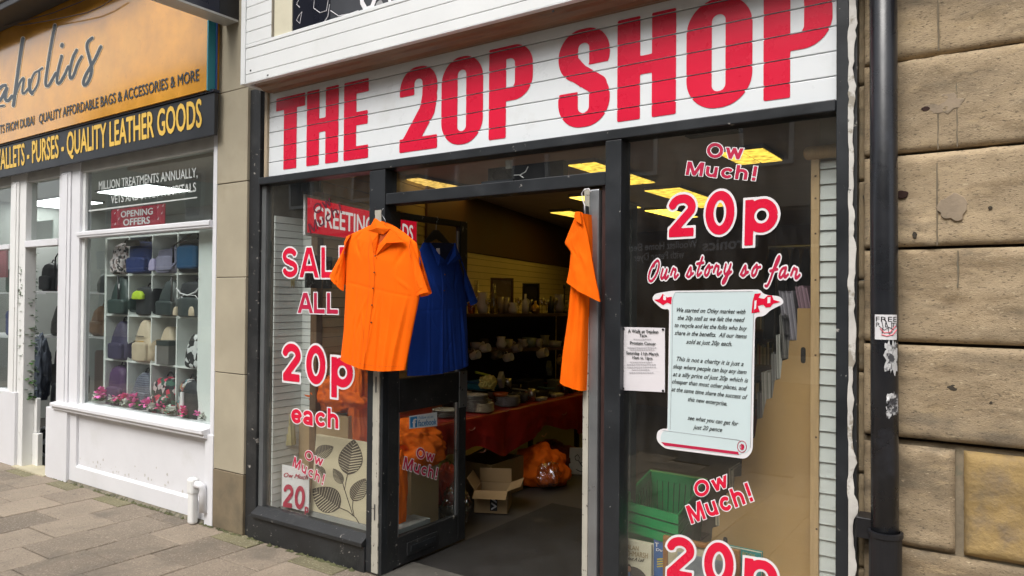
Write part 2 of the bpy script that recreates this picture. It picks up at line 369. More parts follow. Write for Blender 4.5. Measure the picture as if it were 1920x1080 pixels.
m_card = M('cardboard', (.36, .245, .125), .8, .1, 4, bump=.1, bsc=120, wear=[((.28, .19, .1), 3, .6, .2)])
m_hard = M('hardboard', (.40, .245, .095), .62, .10, 3.2, st=(1, 1, .6), wear=[((.33, .2, .085), 2.4, .52, .3), ((.48, .32, .15), 12, .68, .1)])
m_wood = M('pine post', (.50, .33, .165), .6, .14, 14, st=(6, 6, .6), wear=[((.3, .18, .08), 11, .66, .06)])
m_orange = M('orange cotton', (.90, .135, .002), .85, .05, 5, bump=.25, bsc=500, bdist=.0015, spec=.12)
m_orange2 = M('orange cotton in shade', (.80, .14, .006), .85, .1, 6, bump=.25, bsc=400, bdist=.0015, spec=.2)  # duller copy of the orange cotton, shade put into its colour
m_blue = M('royal blue cotton', (.008, .042, .27), .85, .1, 5, bump=.25, bsc=500, bdist=.0015, spec=.2)
m_glass = glassmat('plate glass', (.97, .985, .975), 1.5, base=.03, dust=.007)
m_glassl = glassmat('shop window glass', (.93, .96, .95), 1.5, base=.0, dust=.006)
m_clear = glassmat('clear glassware', (.82, .84, .78), 1.5, .02, .08)
m_film = glassmat('clear plastic film', (.9, .9, .88), 1.6, .12, .18)
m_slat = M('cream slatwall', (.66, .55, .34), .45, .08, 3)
m_slatw = M('white slat panel', (.66, .68, .66), .5, .04, 3, wear=[((.5, .5, .46), 3, .62, .2)])
m_ceil = M('ceiling panel', (.50, .43, .37), .8, .1, 4)
m_bulk = M('brown bulkhead', (.10, .05, .022), .6, .2, 4)
m_floor = M('dirty shop floor', (.06, .053, .045), .6, .35, 3, bump=.2, bsc=70, wear=[((.09, .08, .065), 2.2, .58, .2), ((.14, .12, .1), 30, .72, .05)])
m_mat = M('rubber mat', (.016, .015, .014), .7, .3, 4, bump=.4, bsc=150, wear=[((.07, .06, .045), 3, .6, .2)])
m_intw = M('dim plaster wall', (.17, .13, .10), .8, .1, 2)

# ------------------------------------------------------------------ ground
def pavement():
    a = MB(); px0, pw, pl = -5.71, .43, .445
    b = MB()
    for i in range(-26, 24):
        x0 = px0 + i*pw; st = -.198 if i % 2 == 0 else .025
        y1 = st
        for j in range(-1, 11):
            ya, yb = st - (j+1)*pl, st - j*pl
            if yb < -4.2: continue
            yb2 = min(yb, 0.02)
            if ya >= yb2-.02: continue
            g = .0035; z = GZ + rnd.uniform(-.0025, .0025); tx, ty = rnd.uniform(-.0022, .0022), rnd.uniform(-.0022, .0022)
            t = b if (ya > -.36 and rnd.random() < .9) else a
            xa, xb, yc, yd = x0+g, x0+pw-g, ya+g, yb2-g
            c = .006; zz = lambda x, y: z + (x-x0-pw/2)/pw*tx + (y-(ya+yb)/2)/pl*ty
            o = [(xa, yc), (xb, yc), (xb, yd), (xa, yd)]; q = [(xa+c, yc+c), (xb-c, yc+c), (xb-c, yd-c), (xa+c, yd-c)]
            lo = [t.bm.verts.new((x, y, z-.05)) for x, y in o]; mi = [t.bm.verts.new((x, y, zz(x, y)-.004)) for x, y in o]; hi = [t.bm.verts.new((x, y, zz(x, y))) for x, y in q]
            for k in range(4):
                t.bm.faces.new((lo[k], lo[(k+1) % 4], mi[(k+1) % 4], mi[k])); t.bm.faces.new((mi[k], mi[(k+1) % 4], hi[(k+1) % 4], hi[k]))
            t.bm.faces.new(hi)
    p = a.build('pavement', m_paver, kind='structure'); b.build('mossy_pavers', m_moss, kind='structure')
    e = MB(); e.box(-60, 60, -60, 30, GZ-.3, GZ-.022); e.build('ground', m_bed, kind='structure')
    r = MB(); r.box(-60, 60, -9.6, -4.3, GZ-.3, GZ-.10+.09); r.build('road', m_asph, kind='structure')
    r = MB(); r.box(-60, 60, -13.0, -9.6, GZ-.3, GZ); r.build('far_pavement', m_bed, kind='structure')
pavement()

# ------------------------------------------------------------------ the other side of the street (seen in the panes)
def opposite():
    t = thing('stone_building', 'long stone terrace across the street, seen only mirrored in the shop windows', 'building', (0, -12.6, GZ))
    w = MB(); w.box(-34, 16, -18, -12.6, 3.6, 9.6); w.box(-34, 16, -18, -12.75, GZ, 3.6)
    w.build('wall', M('opposite stone', (.46, .40, .31), .9, .3, 1, st=(1, 1, 3)), t)
    for k in range(16):
        x = -32+k*3.0
        for z in (4.5, 7.1):
            f = MB(); f.box(x, x+1.15, -12.6, -12.5, z, z+1.75)
            f.build('window', M('opposite frame', (.6, .6, .57), .5), t)
            g = MB(); g.box(x+.1, x+1.05, -12.5, -12.49, z+.1, z+1.65); g.build('pane', M('opposite pane', (.03, .035, .04), .1), t.children[-1])
    for k in range(8):
        x = -33+k*6
        f = MB(); f.box(x+.15, x+5.85, -12.75, -12.6, 2.75, 3.5); f.build('fascia', [m_navy, M('green fascia', (.06, .16, .12), .4), M('cream fascia', (.6, .55, .46), .5), M('white fascia', (.7, .7, .68), .5)][k % 4], t)
        g = MB(); g.box(x+.3, x+5.7, -12.75, -12.7, GZ+.6, 2.7); g.build('shop_window', [M('opposite shop glass', (.05, .052, .055), .15), M('opposite shop display', (.22, .2, .18), .3, .5, 3)][k % 2], t)
    # electrical shop whose name shows mirrored in the right hand window
    op = lambda px, py: (lambda P: Vector((P.x*15.9/3.4-.0, -12.5, 1.6+(P.z-1.6)*15.9/3.4)))(F(px, py, 0))
    f = MB(); f.box(-9.6, -4.2, -12.6, -12.501, 2.3, 3.75); fo = f.build('shop_sign', m_navy, t)
    a = MB(); write(a, 'Euronics', op(1420, 462), op(1318, 470), op(1420, 440), (0, 1, 0), bold=.03)
    write(a, 'Woollett Home Electrics', op(1308, 462), op(1160, 474), op(1308, 447), (0, 1, 0), bold=.02)
    write(a, 'with Peter Dyer', op(1284, 484), op(1190, 492), op(1284, 468), (0, 1, 0), bold=.02)
    a.build('lettering', m_wht, fo, norm=False)
    r = MB(); r.prism([(-34, -12.5, 9.6), (-34, -18.2, 9.6), (-34, -15.3, 11.6)], (50, 0, 0)); r.build('roof', M('slate', (.06, .065, .075), .7, .2, 4), t)
opposite()

# ------------------------------------------------------------------ stone wall on the right
def stone_block(mb, x0, x1, z0, z1, yf, depth, rough=.004, edge=.007, seed=0, st=.02):
    nx = max(4, int((x1-x0)/st)); nz = max(4, int((z1-z0)/st))
    def fn(u, v):
        x = x0+(x1-x0)*u; z = z0+(z1-z0)*v
        e = min(x-x0, x1-x, z-z0, z1-z); fall = max(0, 1-e/edge)**2*edge*.8
        n = fbm(x*4+seed, z*7, seed)*rough + fbm(x*20, z*44+seed, 3)*rough*.55 - max(0, fbm(x*11+seed, z*26, 9)-.32)*.03
        jag = fbm(x*16+seed, z*16, 8)*.35
        return Vector((x, yf + fall*(1+jag) + n, z))
    v = mb.grid(fn, nx, nz)
    b = [v[0], [r[-1] for r in v], v[-1][::-1], [r[0] for r in v][::-1]]
    for side in b:
        bk = [mb.bm.verts.new((p.co.x, yf+depth, p.co.z)) for p in side]
        for i in range(len(side)-1): mb.bm.faces.new((side[i], bk[i], bk[i+1], side[i+1]))
def stone_wall():
    t = thing('stone_wall', 'weathered sandstone wall of deep grooved blocks beside the shop doorway frame', 'wall', (1.2, 0, GZ))
    zs = [F(1800, y, -.02).z for y in (1046, 834, 648, 462, 278, 95)]
    zs = [GZ, zs[0]] + zs[1:] + [zs[-1]+.45, zs[-1]+.9, zs[-1]+1.35, zs[-1]+1.8]
    a = MB(); y2 = MB(); xr = F(1640, 540, 0).x - .04
    g = .0068
    for i in range(len(zs)-1):
        z0, z1 = zs[i]+ (g if i else 0), zs[i+1]-g
        if i == 1:
            xm = F(1797, 930, 0).x
            stone_block(a, xr, xm-.012, z0, z1-.02, -.01, .08, .006, .02, 11); stone_block(y2, xm+.018, xm+.75, z0, z1-.02, -.012, .08, .008, .03, 5)
            stone_block(a, xm+.77, xm+1.7, z0, z1, -.01, .08, .006, .02, 4)
        else:
            cuts = [xr, xr+[.9, 1.1, .74, .82, 1.0, .78][i % 6], xr+1.7, xr+2.6]
            for k in range(3): stone_block(a, cuts[k]+.002, cuts[k+1]-.002, z0, z1, -.01-.006*((i*7+k) % 3), .08, .005 if i > 1 else .009, .012, i*3.3+k)
    a.build('block_courses', m_stone, t, smooth=True); y2.build('yellow_block', m_stone2, t, smooth=True)
    m = MB(); m.box(xr, 3.2, .045, .5, GZ, 6.5); m.build('joint', m_dark, t)
    m = MB(); m.box(xr, 3.2, .02, .04, GZ, zs[2]-.01); m.build('mortar', m_mort, t)
    # quoin strip between frame and pipe
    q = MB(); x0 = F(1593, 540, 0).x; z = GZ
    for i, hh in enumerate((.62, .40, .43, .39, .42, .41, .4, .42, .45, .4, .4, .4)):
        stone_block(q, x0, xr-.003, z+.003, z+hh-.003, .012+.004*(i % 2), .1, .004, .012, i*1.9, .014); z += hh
    q.build('quoin', M('shaded sandstone', (.27, .21, .13), .9, .25, 4, island=.15, bump=.6, bsc=80, wear=[((.15, .125, .085), 6, .52, .2), ((.1, .1, .06), 14, .66, .1)], st=(1, 1, 2)), t, smooth=True)  # darker copy of the sandstone, the strip's shade put into its colour
    # repairs, holes and old cracks in the blocks
    def patch(px, py, rx, rz, mat, nm, seed, y=-.023, irr=.35):
        c = F(px, py, y); b = MB(); pts = []
        for k in range(26):
            an = 2*math.pi*k/26; rr = 1+irr*fbm(math.cos(an)*1.3+seed, math.sin(an)*1.3, seed)
            pts.append(c+Vector((math.cos(an)*rx*rr, 0, math.sin(an)*rz*rr)))
        b.prism(pts, (0, .02, 0)); b.build(nm, mat, t, bevel=.002)
    dh = M('dark hole', (.03, .012, .008), .9)
    patch(1772, 196, .064, .034, m_patch, 'mortar_patch', 1, irr=.7); patch(1785, 388, .05, .05, m_patch, 'mortar_patch', 7, irr=.5)
    patch(1735, 204, .014, .010, dh, 'hole', 2, -.0245); patch(1691, 364, .024, .016, dh, 'hole', 3, -.0245); patch(1626, 369, .018, .018, m_dark, 'hole', 5, .004)
    patch(1787, 727, .018, .011, m_dark, 'hole', 6); patch(1857, 755, .007, .006, m_dark, 'hole', 8); patch(1857, 389, .007, .006, m_dark, 'hole', 9); patch(1715, 441, .008, .014, m_dark, 'hole', 15)
    for (pa, pb) in (((1758, 0), (1760, 95)), ((1793, 104), (1795, 275)), ((1757, 305), (1757, 460)), ((1796, 470), (1796, 540)), ((1758, 108), (1759, 280))):
        b = MB(); p, q2 = F(*pa, -.0185), F(*pb, -.0185); n = 14; path = []
        for k in range(n): u = k/(n-1); path.append(p.lerp(q2, u)+Vector((fbm(u*5, pa[0])*.003, 0, 0)))
        b.tube(path, [.0028+.0025*abs(fbm(k*.9, pa[0], 4)) for k in range(n)], 5); b.build('crack', m_mort, t)
stone_wall()

# ------------------------------------------------------------------ drainpipe
def drainpipe():
    x = F(1658, 540, -.11).x; y = -.11; r = .051
    t = thing('drainpipe', 'black cast drainpipe with torn stickers on the sandstone wall', 'drainpipe', (x, y, GZ))
    b = MB(); b.tube([(x-.012, y, 5), (x, y, 1.6), (x+.006, y, GZ)], r, 28)
    b.build('pipe', M('glossy black pipe', (.012, .013, .016), .28, .3, 6, bump=.25, bsc=14, wear=[((.03, .034, .045), 5, .55, .15), ((.2, .19, .17), 30, .73, .04)]), t, smooth=True)
    zc = F(1660, 1010, -.11).z
    b = MB(); b.lathe([(r+.003, zc-.30), (r+.009, zc-.298), (r+.009, zc+.01), (r+.014, zc+.012), (r+.014, zc+.03), (r+.003, zc+.032)], (x+.005, y, 0), 28); b.build('socket', m_black, t, smooth=False)
    b = MB(); b.box(x-.105, x-.04, y+.0, y+.10, zc-.015, zc+.07); b.build('bracket', m_black, t, bevel=.004)
    def wrap(name, pxa, pxb, pya, pyb, mat, jag=0, rr=.0015, seed=0):
        za = F(1660, pya, y-r).z; zb = F(1660, pyb, y-r).z; az = []
        for p in (pxa, pxb):                                    # angle on the pipe under this pixel column
            best = min((abs((Vector((x+r*math.cos(an), y+r*math.sin(an), za))-CAM).cross(ray(p, pya)).length/ray(p, pya).length), an) for an in [R(q) for q in range(180, 362, 2)])
            az.append(best[1])
        m = MB()
        def fn(u, v):
            an = az[0]+(az[1]-az[0])*u; z = za+(zb-za)*v
            if jag:
                an += (fbm(v*5+seed, u*2)*.35*jag)*(1 if u < .5 else .2); z += fbm(u*6+seed, v, 3)*.03*jag
            return Vector((x+(r+rr)*math.cos(an), y+(r+rr)*math.sin(an), z))
        m.grid(fn, 14, 12); return m.build(name, mat, t, norm=False, smooth=True), fn
    st, fn = wrap('sticker', 1641, 1681, 590, 637, M('sticker paper', (.66, .65, .66), .5, .05, 9), 0)
    a = MB(); v, f, w = font2d('FREE'); hgt = CAPH
    add2d(a, v, f, lambda X, Z: (lambda p: p+Vector((p.x-x, p.y-y, 0)).normalized()*.0012)(fn(.06+.9*X/w, .08+.2*(1-Z/hgt))))
    v, f, w2 = font2d('P  L TI'); add2d(a, v, f, lambda X, Z: (lambda p: p+Vector((p.x-x, p.y-y, 0)).normalized()*.0012)(fn(.06+.9*X/w2, .32+.18*(1-Z/hgt))))
    on = lambda u, vv: (lambda p: p+Vector((p.x-x, p.y-y, 0)).normalized()*.0015)(fn(u, vv))
    for pts in ([(.3, .2), (.36, .5), (.32, .75)], [(.42, .15), (.55, .5), (.6, .78), (.72, .7), (.7, .3)], [(.2, .45), (.4, .62), (.6, .5), (.8, .6)]): a.tube([on(*p) for p in pts], .0014, 5)
    a.build('lettering', m_black, st, norm=False)
    a = MB(); a.tube([on(*p) for p in ((.25, .55), (.4, .72), (.62, .7), (.9, .45))], .0022, 5); a.tube([on(*p) for p in ((.3, .8), (.5, .85), (.75, .8), (.95, .6))], .0025, 5); a.build('scrawl', M('pink ink', (.6, .12, .15), .5), st)
    mt = M('torn paper', (.5, .5, .5), .7, .2, 20, wear=[((.05, .05, .055), 26, .5, .05)])
    wrap('torn_paper', 1659, 1682, 643, 697, mt, 1, .0014, 2); wrap('torn_paper', 1664, 1683, 738, 777, mt, 1, .0014, 6)
drainpipe()
def moss_line():
    b = MB(); r2 = random.Random(3)
    for xa, xb, y in ((-7.6, -5.15, -.062), (-4.6, -3.47, -.068), (-5.1, -4.68, -.068)):
        x = xa
        while x < xb:
            w = r2.uniform(.01, .05)
            if r2.random() < .7:
                n = 7; c = Vector((x, y-r2.uniform(-.004, .012), GZ+.001)); ring = [b.bm.verts.new(c+Vector((w*math.cos(2*math.pi*k/n)*r2.uniform(.6, 1.2), .016*math.sin(2*math.pi*k/n)*r2.uniform(.5, 1.4), 0))) for k in range(n)]; top = b.bm.verts.new(c+Vector((0, .004, r2.uniform(.006, .02))))
                for k in range(n): b.bm.faces.new((ring[k], ring[(k+1) % n], top))
            x += w*1.2
    b.build('moss', M('dark moss', (.07, .072, .03), .95, .4, 30, bump=.6, bsc=120), kind='stuff')
moss_line()
# ------------------------------------------------------------------ the shopfront of charcoal timber
YF, YG = -.05, .0
X = lambda px, py=600, y=YF: F(px, py, y).x
ZH, ZS0, ZS1 = 2.408, F(505, 332, -.03).z, 3.062
xl0, xl1 = -4.665, -4.50
xm0, xm1 = X(690), X(719)
xr0, xr1 = X(1133), X(1163)
xe0, xe1 = X(1567), X(1591)
FRONT = thing('shopfront', 'charcoal timber shopfront with open double doors and red price lettering on its panes', 'shopfront', (-2.6, 0, GZ))
def shopfront():
    t = FRONT
    b = MB(); b.box(xl0, xl1-.045, YF+.01, .09, GZ, 3.12); b.build('post', m_frame2, t, bevel=.004)
    b = MB(); b.box(xl1-.043, xl1+.005, YF+.03, .07, .06, ZH-.002); b.build('post', M('grey edge paint', (.10, .105, .105), .5, .2, 6), t, bevel=.003)
    b = MB(); b.box(xm0, xm1, YF, .06, GZ+.01, ZH-.002); b.build('mullion', m_frame, t, bevel=.004)
    b = MB(); b.box(xr0, xr1, YF, .06, GZ+.01, ZH-.002); b.build('mullion', m_frame, t, bevel=.004)
    b = MB(); b.box(xr0-.032, xr0-.003, YF+.03, .06, GZ+.01, 2.18); b.build('door_stop', M('brownish paint', (.05, .025, .022), .4, .3, 6), t)
    b = MB(); b.box(xe0, xe1, YF, .08, GZ, 3.6); b.build('post', m_frame, t, bevel=.004)
    b = MB(); b.box(xl1-.04, xe0-.002, YF-.004, .06, ZH, ZS0); b.build('lintel', m_frame, t, bevel=.005)
    b = MB(); b.box(xm1+.002, xr0-.002, YF+.004, .05, 2.182, 2.252); b.build('transom_bar', m_frame, t, bevel=.004)
    # stall riser and sill under the left pane
    b = MB(); b.box(xl0+.06, xm0-.002, YF-.01, .05, GZ, .015); b.build('stall_riser', m_frame2, t, bevel=.004)
    b = MB(); b.prism([(xl1-.04, .03, .085), (xl1-.04, -.02, .085), (xl1-.04, -.085, .045), (xl1-.04, -.085, .018), (xl1-.04, .03, .018)], (xm0-xl1+.037, 0, 0)); b.build('sill', m_frame2, t, bevel=.004)
    b = MB(); b.box(xr1+.002, xe0-.002, YF-.01, .05, GZ, .06); b.build('stall_riser', m_frame2, t, bevel=.004)
    # weathered white paint flaking off the outer edge of the right hand post
    b = MB(); n = 70; z0, z1 = GZ, 3.5
    def edge(v, u):
        z = z0+(z1-z0)*v; w = .010+.016*abs(fbm(z*3.1, 2))+.012*max(0, fbm(z*9, 7)); return Vector((xe1+.001-(.3*w if fbm(z*4, 5) > .05 else .0)+w*u*1.6, YF-.002-.006*u*(1-u)-.004*abs(fbm(z*13, 3)), z))
    b.grid(lambda u, v: edge(v, u), 5, n*2); b.build('flaking_edge', m_peel, t, norm=False)
    b = MB(); b.box(xe1+.003, xe1+.03, YF+.012, .06, GZ, 3.5); b.build('edge_bead', m_frame2, t)
    # panes
    def pane(nm, x0, x1, z0, z1, y=YG, lab=None):
        b = MB(); b.box(x0, x1, y-.002, y+.002, z0, z1); return b.build(nm, m_glass, t, label=lab)
    pl = pane('window_pane', xl1+.002, xm0+.004, .083, ZH, lab='left window pane with SALE ALL 20p each in red')
    pt = pane('transom_pane', xm1-.002, xr0+.002, 2.252, ZH, .02)
    pr = pane('window_pane', xr1-.002, xe0+.002, .06, ZH, lab='right window pane with a printed scroll and 20p lettering')
    N = (0, -1, 0); f = lambda x, y: F(x, y, YG-.002)
    def vin(txt, a, b_, c, par, ink=m_red, nm='lettering', hw=.102, out=.055, track=.06, edge=m_wht): return vinyl(txt, f(*a), f(*b_), f(*c), N, par, ink, edge, hw, out, track, nm)
    vin('SALE', (530, 519.5), (668, 522), (530, 465), pl, track=.12, hw=.095); vin('ALL', (561, 586.5), (635, 588.5), (561, 549), pl, m_redw, track=.06)
    vin('20p', (530, 713), (662, 728), (530.5, 643), pl, track=.16); vin('each', (547, 792), (636, 804), (547, 757), pl, track=.1)
    vin('Ow', (571, 860), (604, 874), (574, 842), pl, m_redw, track=.14, hw=.09); vin('Much!', (549, 874), (607, 910), (553, 855), pl, m_redw, track=.2, hw=.09)
    vin('Ow', (592, 404), (623, 385), (586, 386), pl, m_mar, track=.08, hw=.085, out=.0); vin('Much!', (583, 440), (644, 398), (578, 421), pl, m_mar, track=.08, hw=.085, out=.0)
    vin('Ow', (1325, 295), (1390, 299), (1327, 268), pr, m_redw, track=.14); vin('Much!', (1286, 328), (1418, 339), (1290, 303), pr, m_redw, track=.14)
    vin('20p', (1252, 445.5), (1457, 434), (1254, 367), pr, track=.2); vin('Ow', (1306, 934), (1365, 913), (1299, 905), pr, track=.16); vin('Much!', (1297, 982), (1415, 938), (1286, 949), pr, track=.16)
    vin('20p', (1248, 1081), (1456, 1117), (1251, 1003), pr, track=.2)
    # flowing script line, strokes traced as ribbons
    SC = {'O': [[(.62, .95), (.35, .8), (.12, .35), (.2, .04), (.45, .05), (.72, .4), (.8, .8), (.65, .98), (.45, .85), (.42, .7)]], 'u': [[(.1, .5), (.02, .2), (.08, .05), (.25, .15), (.38, .48)], [(.38, .48), (.3, .15), (.36, .04), (.52, .2)]],
          'r': [[(.02, .2), (.14, .52), (.2, .42), (.34, .44), (.26, .15), (.32, .04), (.5, .2)]], 's': [[(.0, .1), (.22, .52), (.26, .3), (.28, .1), (.12, .02), (.04, .1)], [(.26, .12), (.42, .2)]],
          't': [[(.32, .85), (.1, .2), (.14, .03), (.36, .2)], [(.02, .58), (.42, .62)]], 'o': [[(.3, .5), (.08, .3), (.08, .06), (.26, .06), (.36, .3), (.3, .5), (.34, .38), (.52, .42)]],
          'y': [[(.1, .5), (.04, .2), (.12, .06), (.3, .2), (.4, .5)], [(.4, .5), (.22, -.2), (.04, -.32), (.02, -.2), (.2, .0), (.48, .2)]], 'f': [[(-.1, -.3), (.0, -.34), (.14, -.1), (.36, .7), (.5, .92), (.54, .78), (.36, .45), (.22, .2)], [(.08, .3), (.48, .36)]],
          'a': [[(.38, .46), (.14, .42), (.03, .12), (.14, .03), (.32, .2), (.4, .5), (.32, .15), (.38, .04), (.54, .18)]]}
    ADV = {'O': .86, 'u': .56, 'r': .52, 's': .46, 't': .40, 'o': .48, 'y': .52, 'f': .46, 'a': .56, ' ': .32}
    def script(txt, pa, pb, pc, wob, par):
        x = 0; pos = []
        for c in txt: pos.append((c, x)); x += ADV[c]+.12
        wd = x-.1; A, B = MB(), MB(); p0, p1, p2 = f(*pa), f(*pb), f(*pc)
        from itertools import pairwise
        for i, (c, xx) in enumerate(pos):
            if c == ' ': continue
            def sm(pts):
                q = pts
                for _ in range(2):
                    z = [q[0]]
                    for a, b in pairwise(q): z += [(a[0]*.75+b[0]*.25, a[1]*.75+b[1]*.25), (a[0]*.25+b[0]*.75, a[1]*.25+b[1]*.75)]
                    q = z+[q[-1]]
                return q
            ss = [sm(s) for s in SC[c]]
            def fn(P):
                d = np.full(P[0].shape, 9e9)
                for s in ss: d = np.minimum(d, stroke_d(P, [(p[0]+p[1]*.18, p[1]) for p in s], .058, True))
                return d
            for mb, lev, lf in ((A, 0, .0055), (B, .065, .004+.00015*(i % 5))):
                v, fc = march(fn, -.35, 1.2, -.55, 1.2, .03, lev)
                mp = affine(p0, p1, p2, wd, 1, Vector(N)*lf); dz = wob(xx/wd)
                add2d(mb, v, fc, lambda X_, Z_, mp=mp, xx=xx, dz=dz: mp(X_+xx, Z_+dz))
        o = A.build('script_lettering', m_redw, par, norm=False); B.build('lettering_border', m_wht, o, norm=False)
    script('Our story so far', (1212, 529), (1500, 527), (1212, 487), lambda u: .18*math.sin(math.pi*u)*1.2, pr)
    # printed scroll on the right pane
    g = lambda x, y: f(1140+x/3.085, 520+y/3.085)
    def poly(pts, mat, par, lift, nm, raw=False):
        b = MB(); b.face([(g(*p) if not raw else p)+Vector((0, -lift, 0)) for p in pts]); return b.build(nm, mat, par, norm=False)
    def rnd_path(pts, r):
        out = []; n = len(pts)
        for i in range(n):
            p, a, b = Vector(pts[i]).to_2d() if False else Vector((*pts[i], 0)), Vector((*pts[i-1], 0)), Vector((*pts[(i+1) % n], 0))
            ra = min(r, (a-p).length*.45); rb = min(r, (b-p).length*.45); q0 = p+(a-p).normalized()*ra; q1 = p+(b-p).normalized()*rb
            for k in range(6): u = k/5; v = q0*(1-u)**2+p*2*u*(1-u)+q1*u*u; out.append((v.x, v.y))
        return out
    sc_back = poly(rnd_path([(372, 78), (880, 70), (905, 100), (1000, 110), (1022, 150), (940, 190), (905, 225), (852, 228), (838, 1005), (800, 1050), (330, 990), (282, 945), (285, 890), (322, 872), (345, 880), (356, 180), (320, 188), (255, 130), (270, 95), (345, 82)], 26), m_wht, pr, .0035, 'scroll_print')
    sc_back['label'] = 'white printed scroll telling the story of the shop'
    m_scr = M('pale blue print', (.55, .65, .66), .4, .03, 3); m_ink = M('grey ink line', (.25, .26, .28), .5); m_txt = M('dark print ink', (.03, .035, .035), .5)
    poly(rnd_path([(385, 85), (880, 80), (846, 130), (832, 500), (822, 1000), (790, 1022), (770, 940), (345, 888), (357, 500), (368, 130)], 22), m_scr, sc_back, .0045, 'scroll_sheet')
    poly(rnd_path([(318, 885), (768, 945), (800, 985), (770, 1030), (340, 978), (302, 940)], 24), m_scr, sc_back, .0048, 'scroll_roll')
    poly([(310, 952), (755, 1008), (760, 1026), (330, 972)], m_redw, sc_back, .0052, 'scroll_shade')
    for cx, cy, rr in ((777, 978, 30), (777, 980, 14)):
        b = MB(); b.tube([g(cx+math.cos(k*.3)*rr*.85, cy+math.sin(k*.3)*rr*1.1)+Vector((0, -.0055, 0)) for k in range(22)], .0016, 5, False); b.build('scroll_curl', m_redw, sc_back)
    poly([(772, 966), (788, 966), (788, 996), (772, 996)], m_redw, sc_back, .0056, 'scroll_curl')
    for L in ([(362, 880), (372, 500), (376, 130), (392, 86), (840, 82)], [(848, 130), (835, 500), (826, 985)], [(318, 884), (765, 942)]):
        b = MB(); b.tube([g(*p)+Vector((0, -.0054, 0)) for p in L], .0009, 4); b.build('scroll_line', m_ink, sc_back)
    for pts in ([(372, 112), (345, 116), (318, 96), (300, 126), (268, 130), (300, 146), (320, 160), (345, 146), (368, 156)], [(850, 95), (888, 92), (872, 118), (905, 124), (925, 105), (950, 104), (960, 130), (1000, 142), (958, 152), (940, 172), (915, 174), (900, 158), (868, 164), (880, 200), (832, 208), (838, 140)]):
        poly(pts, m_red, sc_back, .0056, 'scroll_finial')
    for pts in ([(322, 104), (338, 108), (338, 132), (322, 130)], [(925, 116), (942, 114), (940, 148), (924, 150)], [(862, 132), (858, 180), (848, 186), (850, 136)]): poly(pts, m_wht, sc_back, .006, 'scroll_highlight')
    tx = MB()
    for s, a, b_ in (('We started on Otley market with', (400, 200), (797, 212)), ('the 20p stall as we felt the need', (405, 245), (792, 258)), ('to recycle and let the folks who buy', (388, 287), (805, 307)), ('share in the benefits.  All our items', (388, 332), (805, 353)), ('sold at just 20p each.', (455, 383), (718, 397)),
                     ('This is not a charity it is just a', (400, 482), (785, 513)), ('shop where people can buy any item', (378, 525), (803, 560)), ('at a silly price of just 20p which is', (378, 570), (812, 608)), ('cheaper than most other places, and', (373, 612), (805, 655)), ('at the same time share the success of', (370, 657), (808, 705)), ('this new enterprise.', (465, 715), (690, 742)),
                     ('see what you can get for', (463, 822), (755, 858)), ('just 20 pence', (495, 875), (662, 893))):
        write(tx, s, g(*a), g(*b_), g(a[0]+2, a[1]-25), N, shear=.35, bold=.012, lift=.0058)
    tx.build('script_text', m_txt, sc_back, norm=False)
    # ---------------- door leaves, both swung in
    XD = -3.30; G = lambda x, y, xx=XD+.024: FX(x, y, xx)
    lz0, lz1, ly0, ly1 = GZ+.02, 2.15, .0, .80
    d = MB(); d.box(XD-.022, XD+.022, ly0, ly0+.10, lz0, lz1); d.box(XD-.022, XD+.022, ly1-.085, ly1, lz0, lz1)
    za = G(800, 425).z; zm1 = G(800, 705).z; zm0 = G(800, 765).z; zb = G(760, 1003).z
    d.box(XD-.021, XD+.021, ly0+.1, ly1-.085, za+.03, lz1-.001); d.box(XD-.021, XD+.021, ly0+.1, ly1-.085, zm0, zm1); d.box(XD-.021, XD+.021, ly0+.1, ly1-.085, lz0+.001, zb)
    D = d.build('door', m_frame2, t, bevel=.005, label='left door leaf swung inwards with a letter plate')
    b = MB(); b.box(XD-.003, XD+.003, ly0+.1, ly1-.085, zb, zm0); b.box(XD-.003, XD+.003, ly0+.1, ly1-.085, zm1, za+.03); b.build('door_pane', m_glassl, D)
    b = MB(); b.box(XD+.0, XD+.014, ly0+.09, ly0+.115, zb, zm0); b.box(XD, XD+.014, ly1-.1, ly1-.083, zb, za); b.build('glazing_bead', m_alu, D)
    b = MB(); c0, c1 = G(762, 1043), G(819, 1010); b.box(XD+.022, XD+.032, c0.y, c1.y, c0.z, G(762, 1018).z); b.build('letter_plate', m_frame2, D, bevel=.004)
    b = MB(); b.box(XD+.032, XD+.038, c0.y+.03, c1.y-.03, c0.z+.025, G(762, 1018).z-.025); b.build('letter_flap', m_frame, D, bevel=.003)
    b = MB(); h0 = G(858, 765); b.box(XD+.022, XD+.03, ly1-.09, ly1-.0, h0.z, G(858, 697).z); b.build('push_plate', m_alu, D, bevel=.003)
    b = MB(); ha, hb = F(699, 800, -.056).x, F(711, 800, -.056).x
    for i in range(80):                       # old cream edge with the paint knocked off along both arrises
        z = GZ+.02+i*.0285; j0, j1 = .006*max(0, fbm(i*.7, 3)), .008*max(0, fbm(i*.55, 9))
        b.box(ha+j0, hb-j1, -.058, -.0505, z, z+.0283)
    b.build('hinge_edge', m_cream, D)
    gl = lambda x, y: FX(x, y, XD+.004)
    vinyl('Ow', gl(779, 858), gl(811, 866), gl(781, 838), (1, 0, 0), D, m_redw, m_wht, .09, .06, .12)
    vinyl('Much!', gl(754, 878.5), gl(818, 899), gl(758, 856), (1, 0, 0), D, m_redw, m_wht, .09, .06, .12)
    b = MB(); b.face([gl(*p)+Vector((.004, 0, 0)) for p in ((766.5, 804), (819, 798.5), (818.5, 772.6), (766.3, 780))]); fs = b.build('sticker', M('white sticker', (.62, .68, .7), .4), D, norm=False, label='white and blue social media sticker')
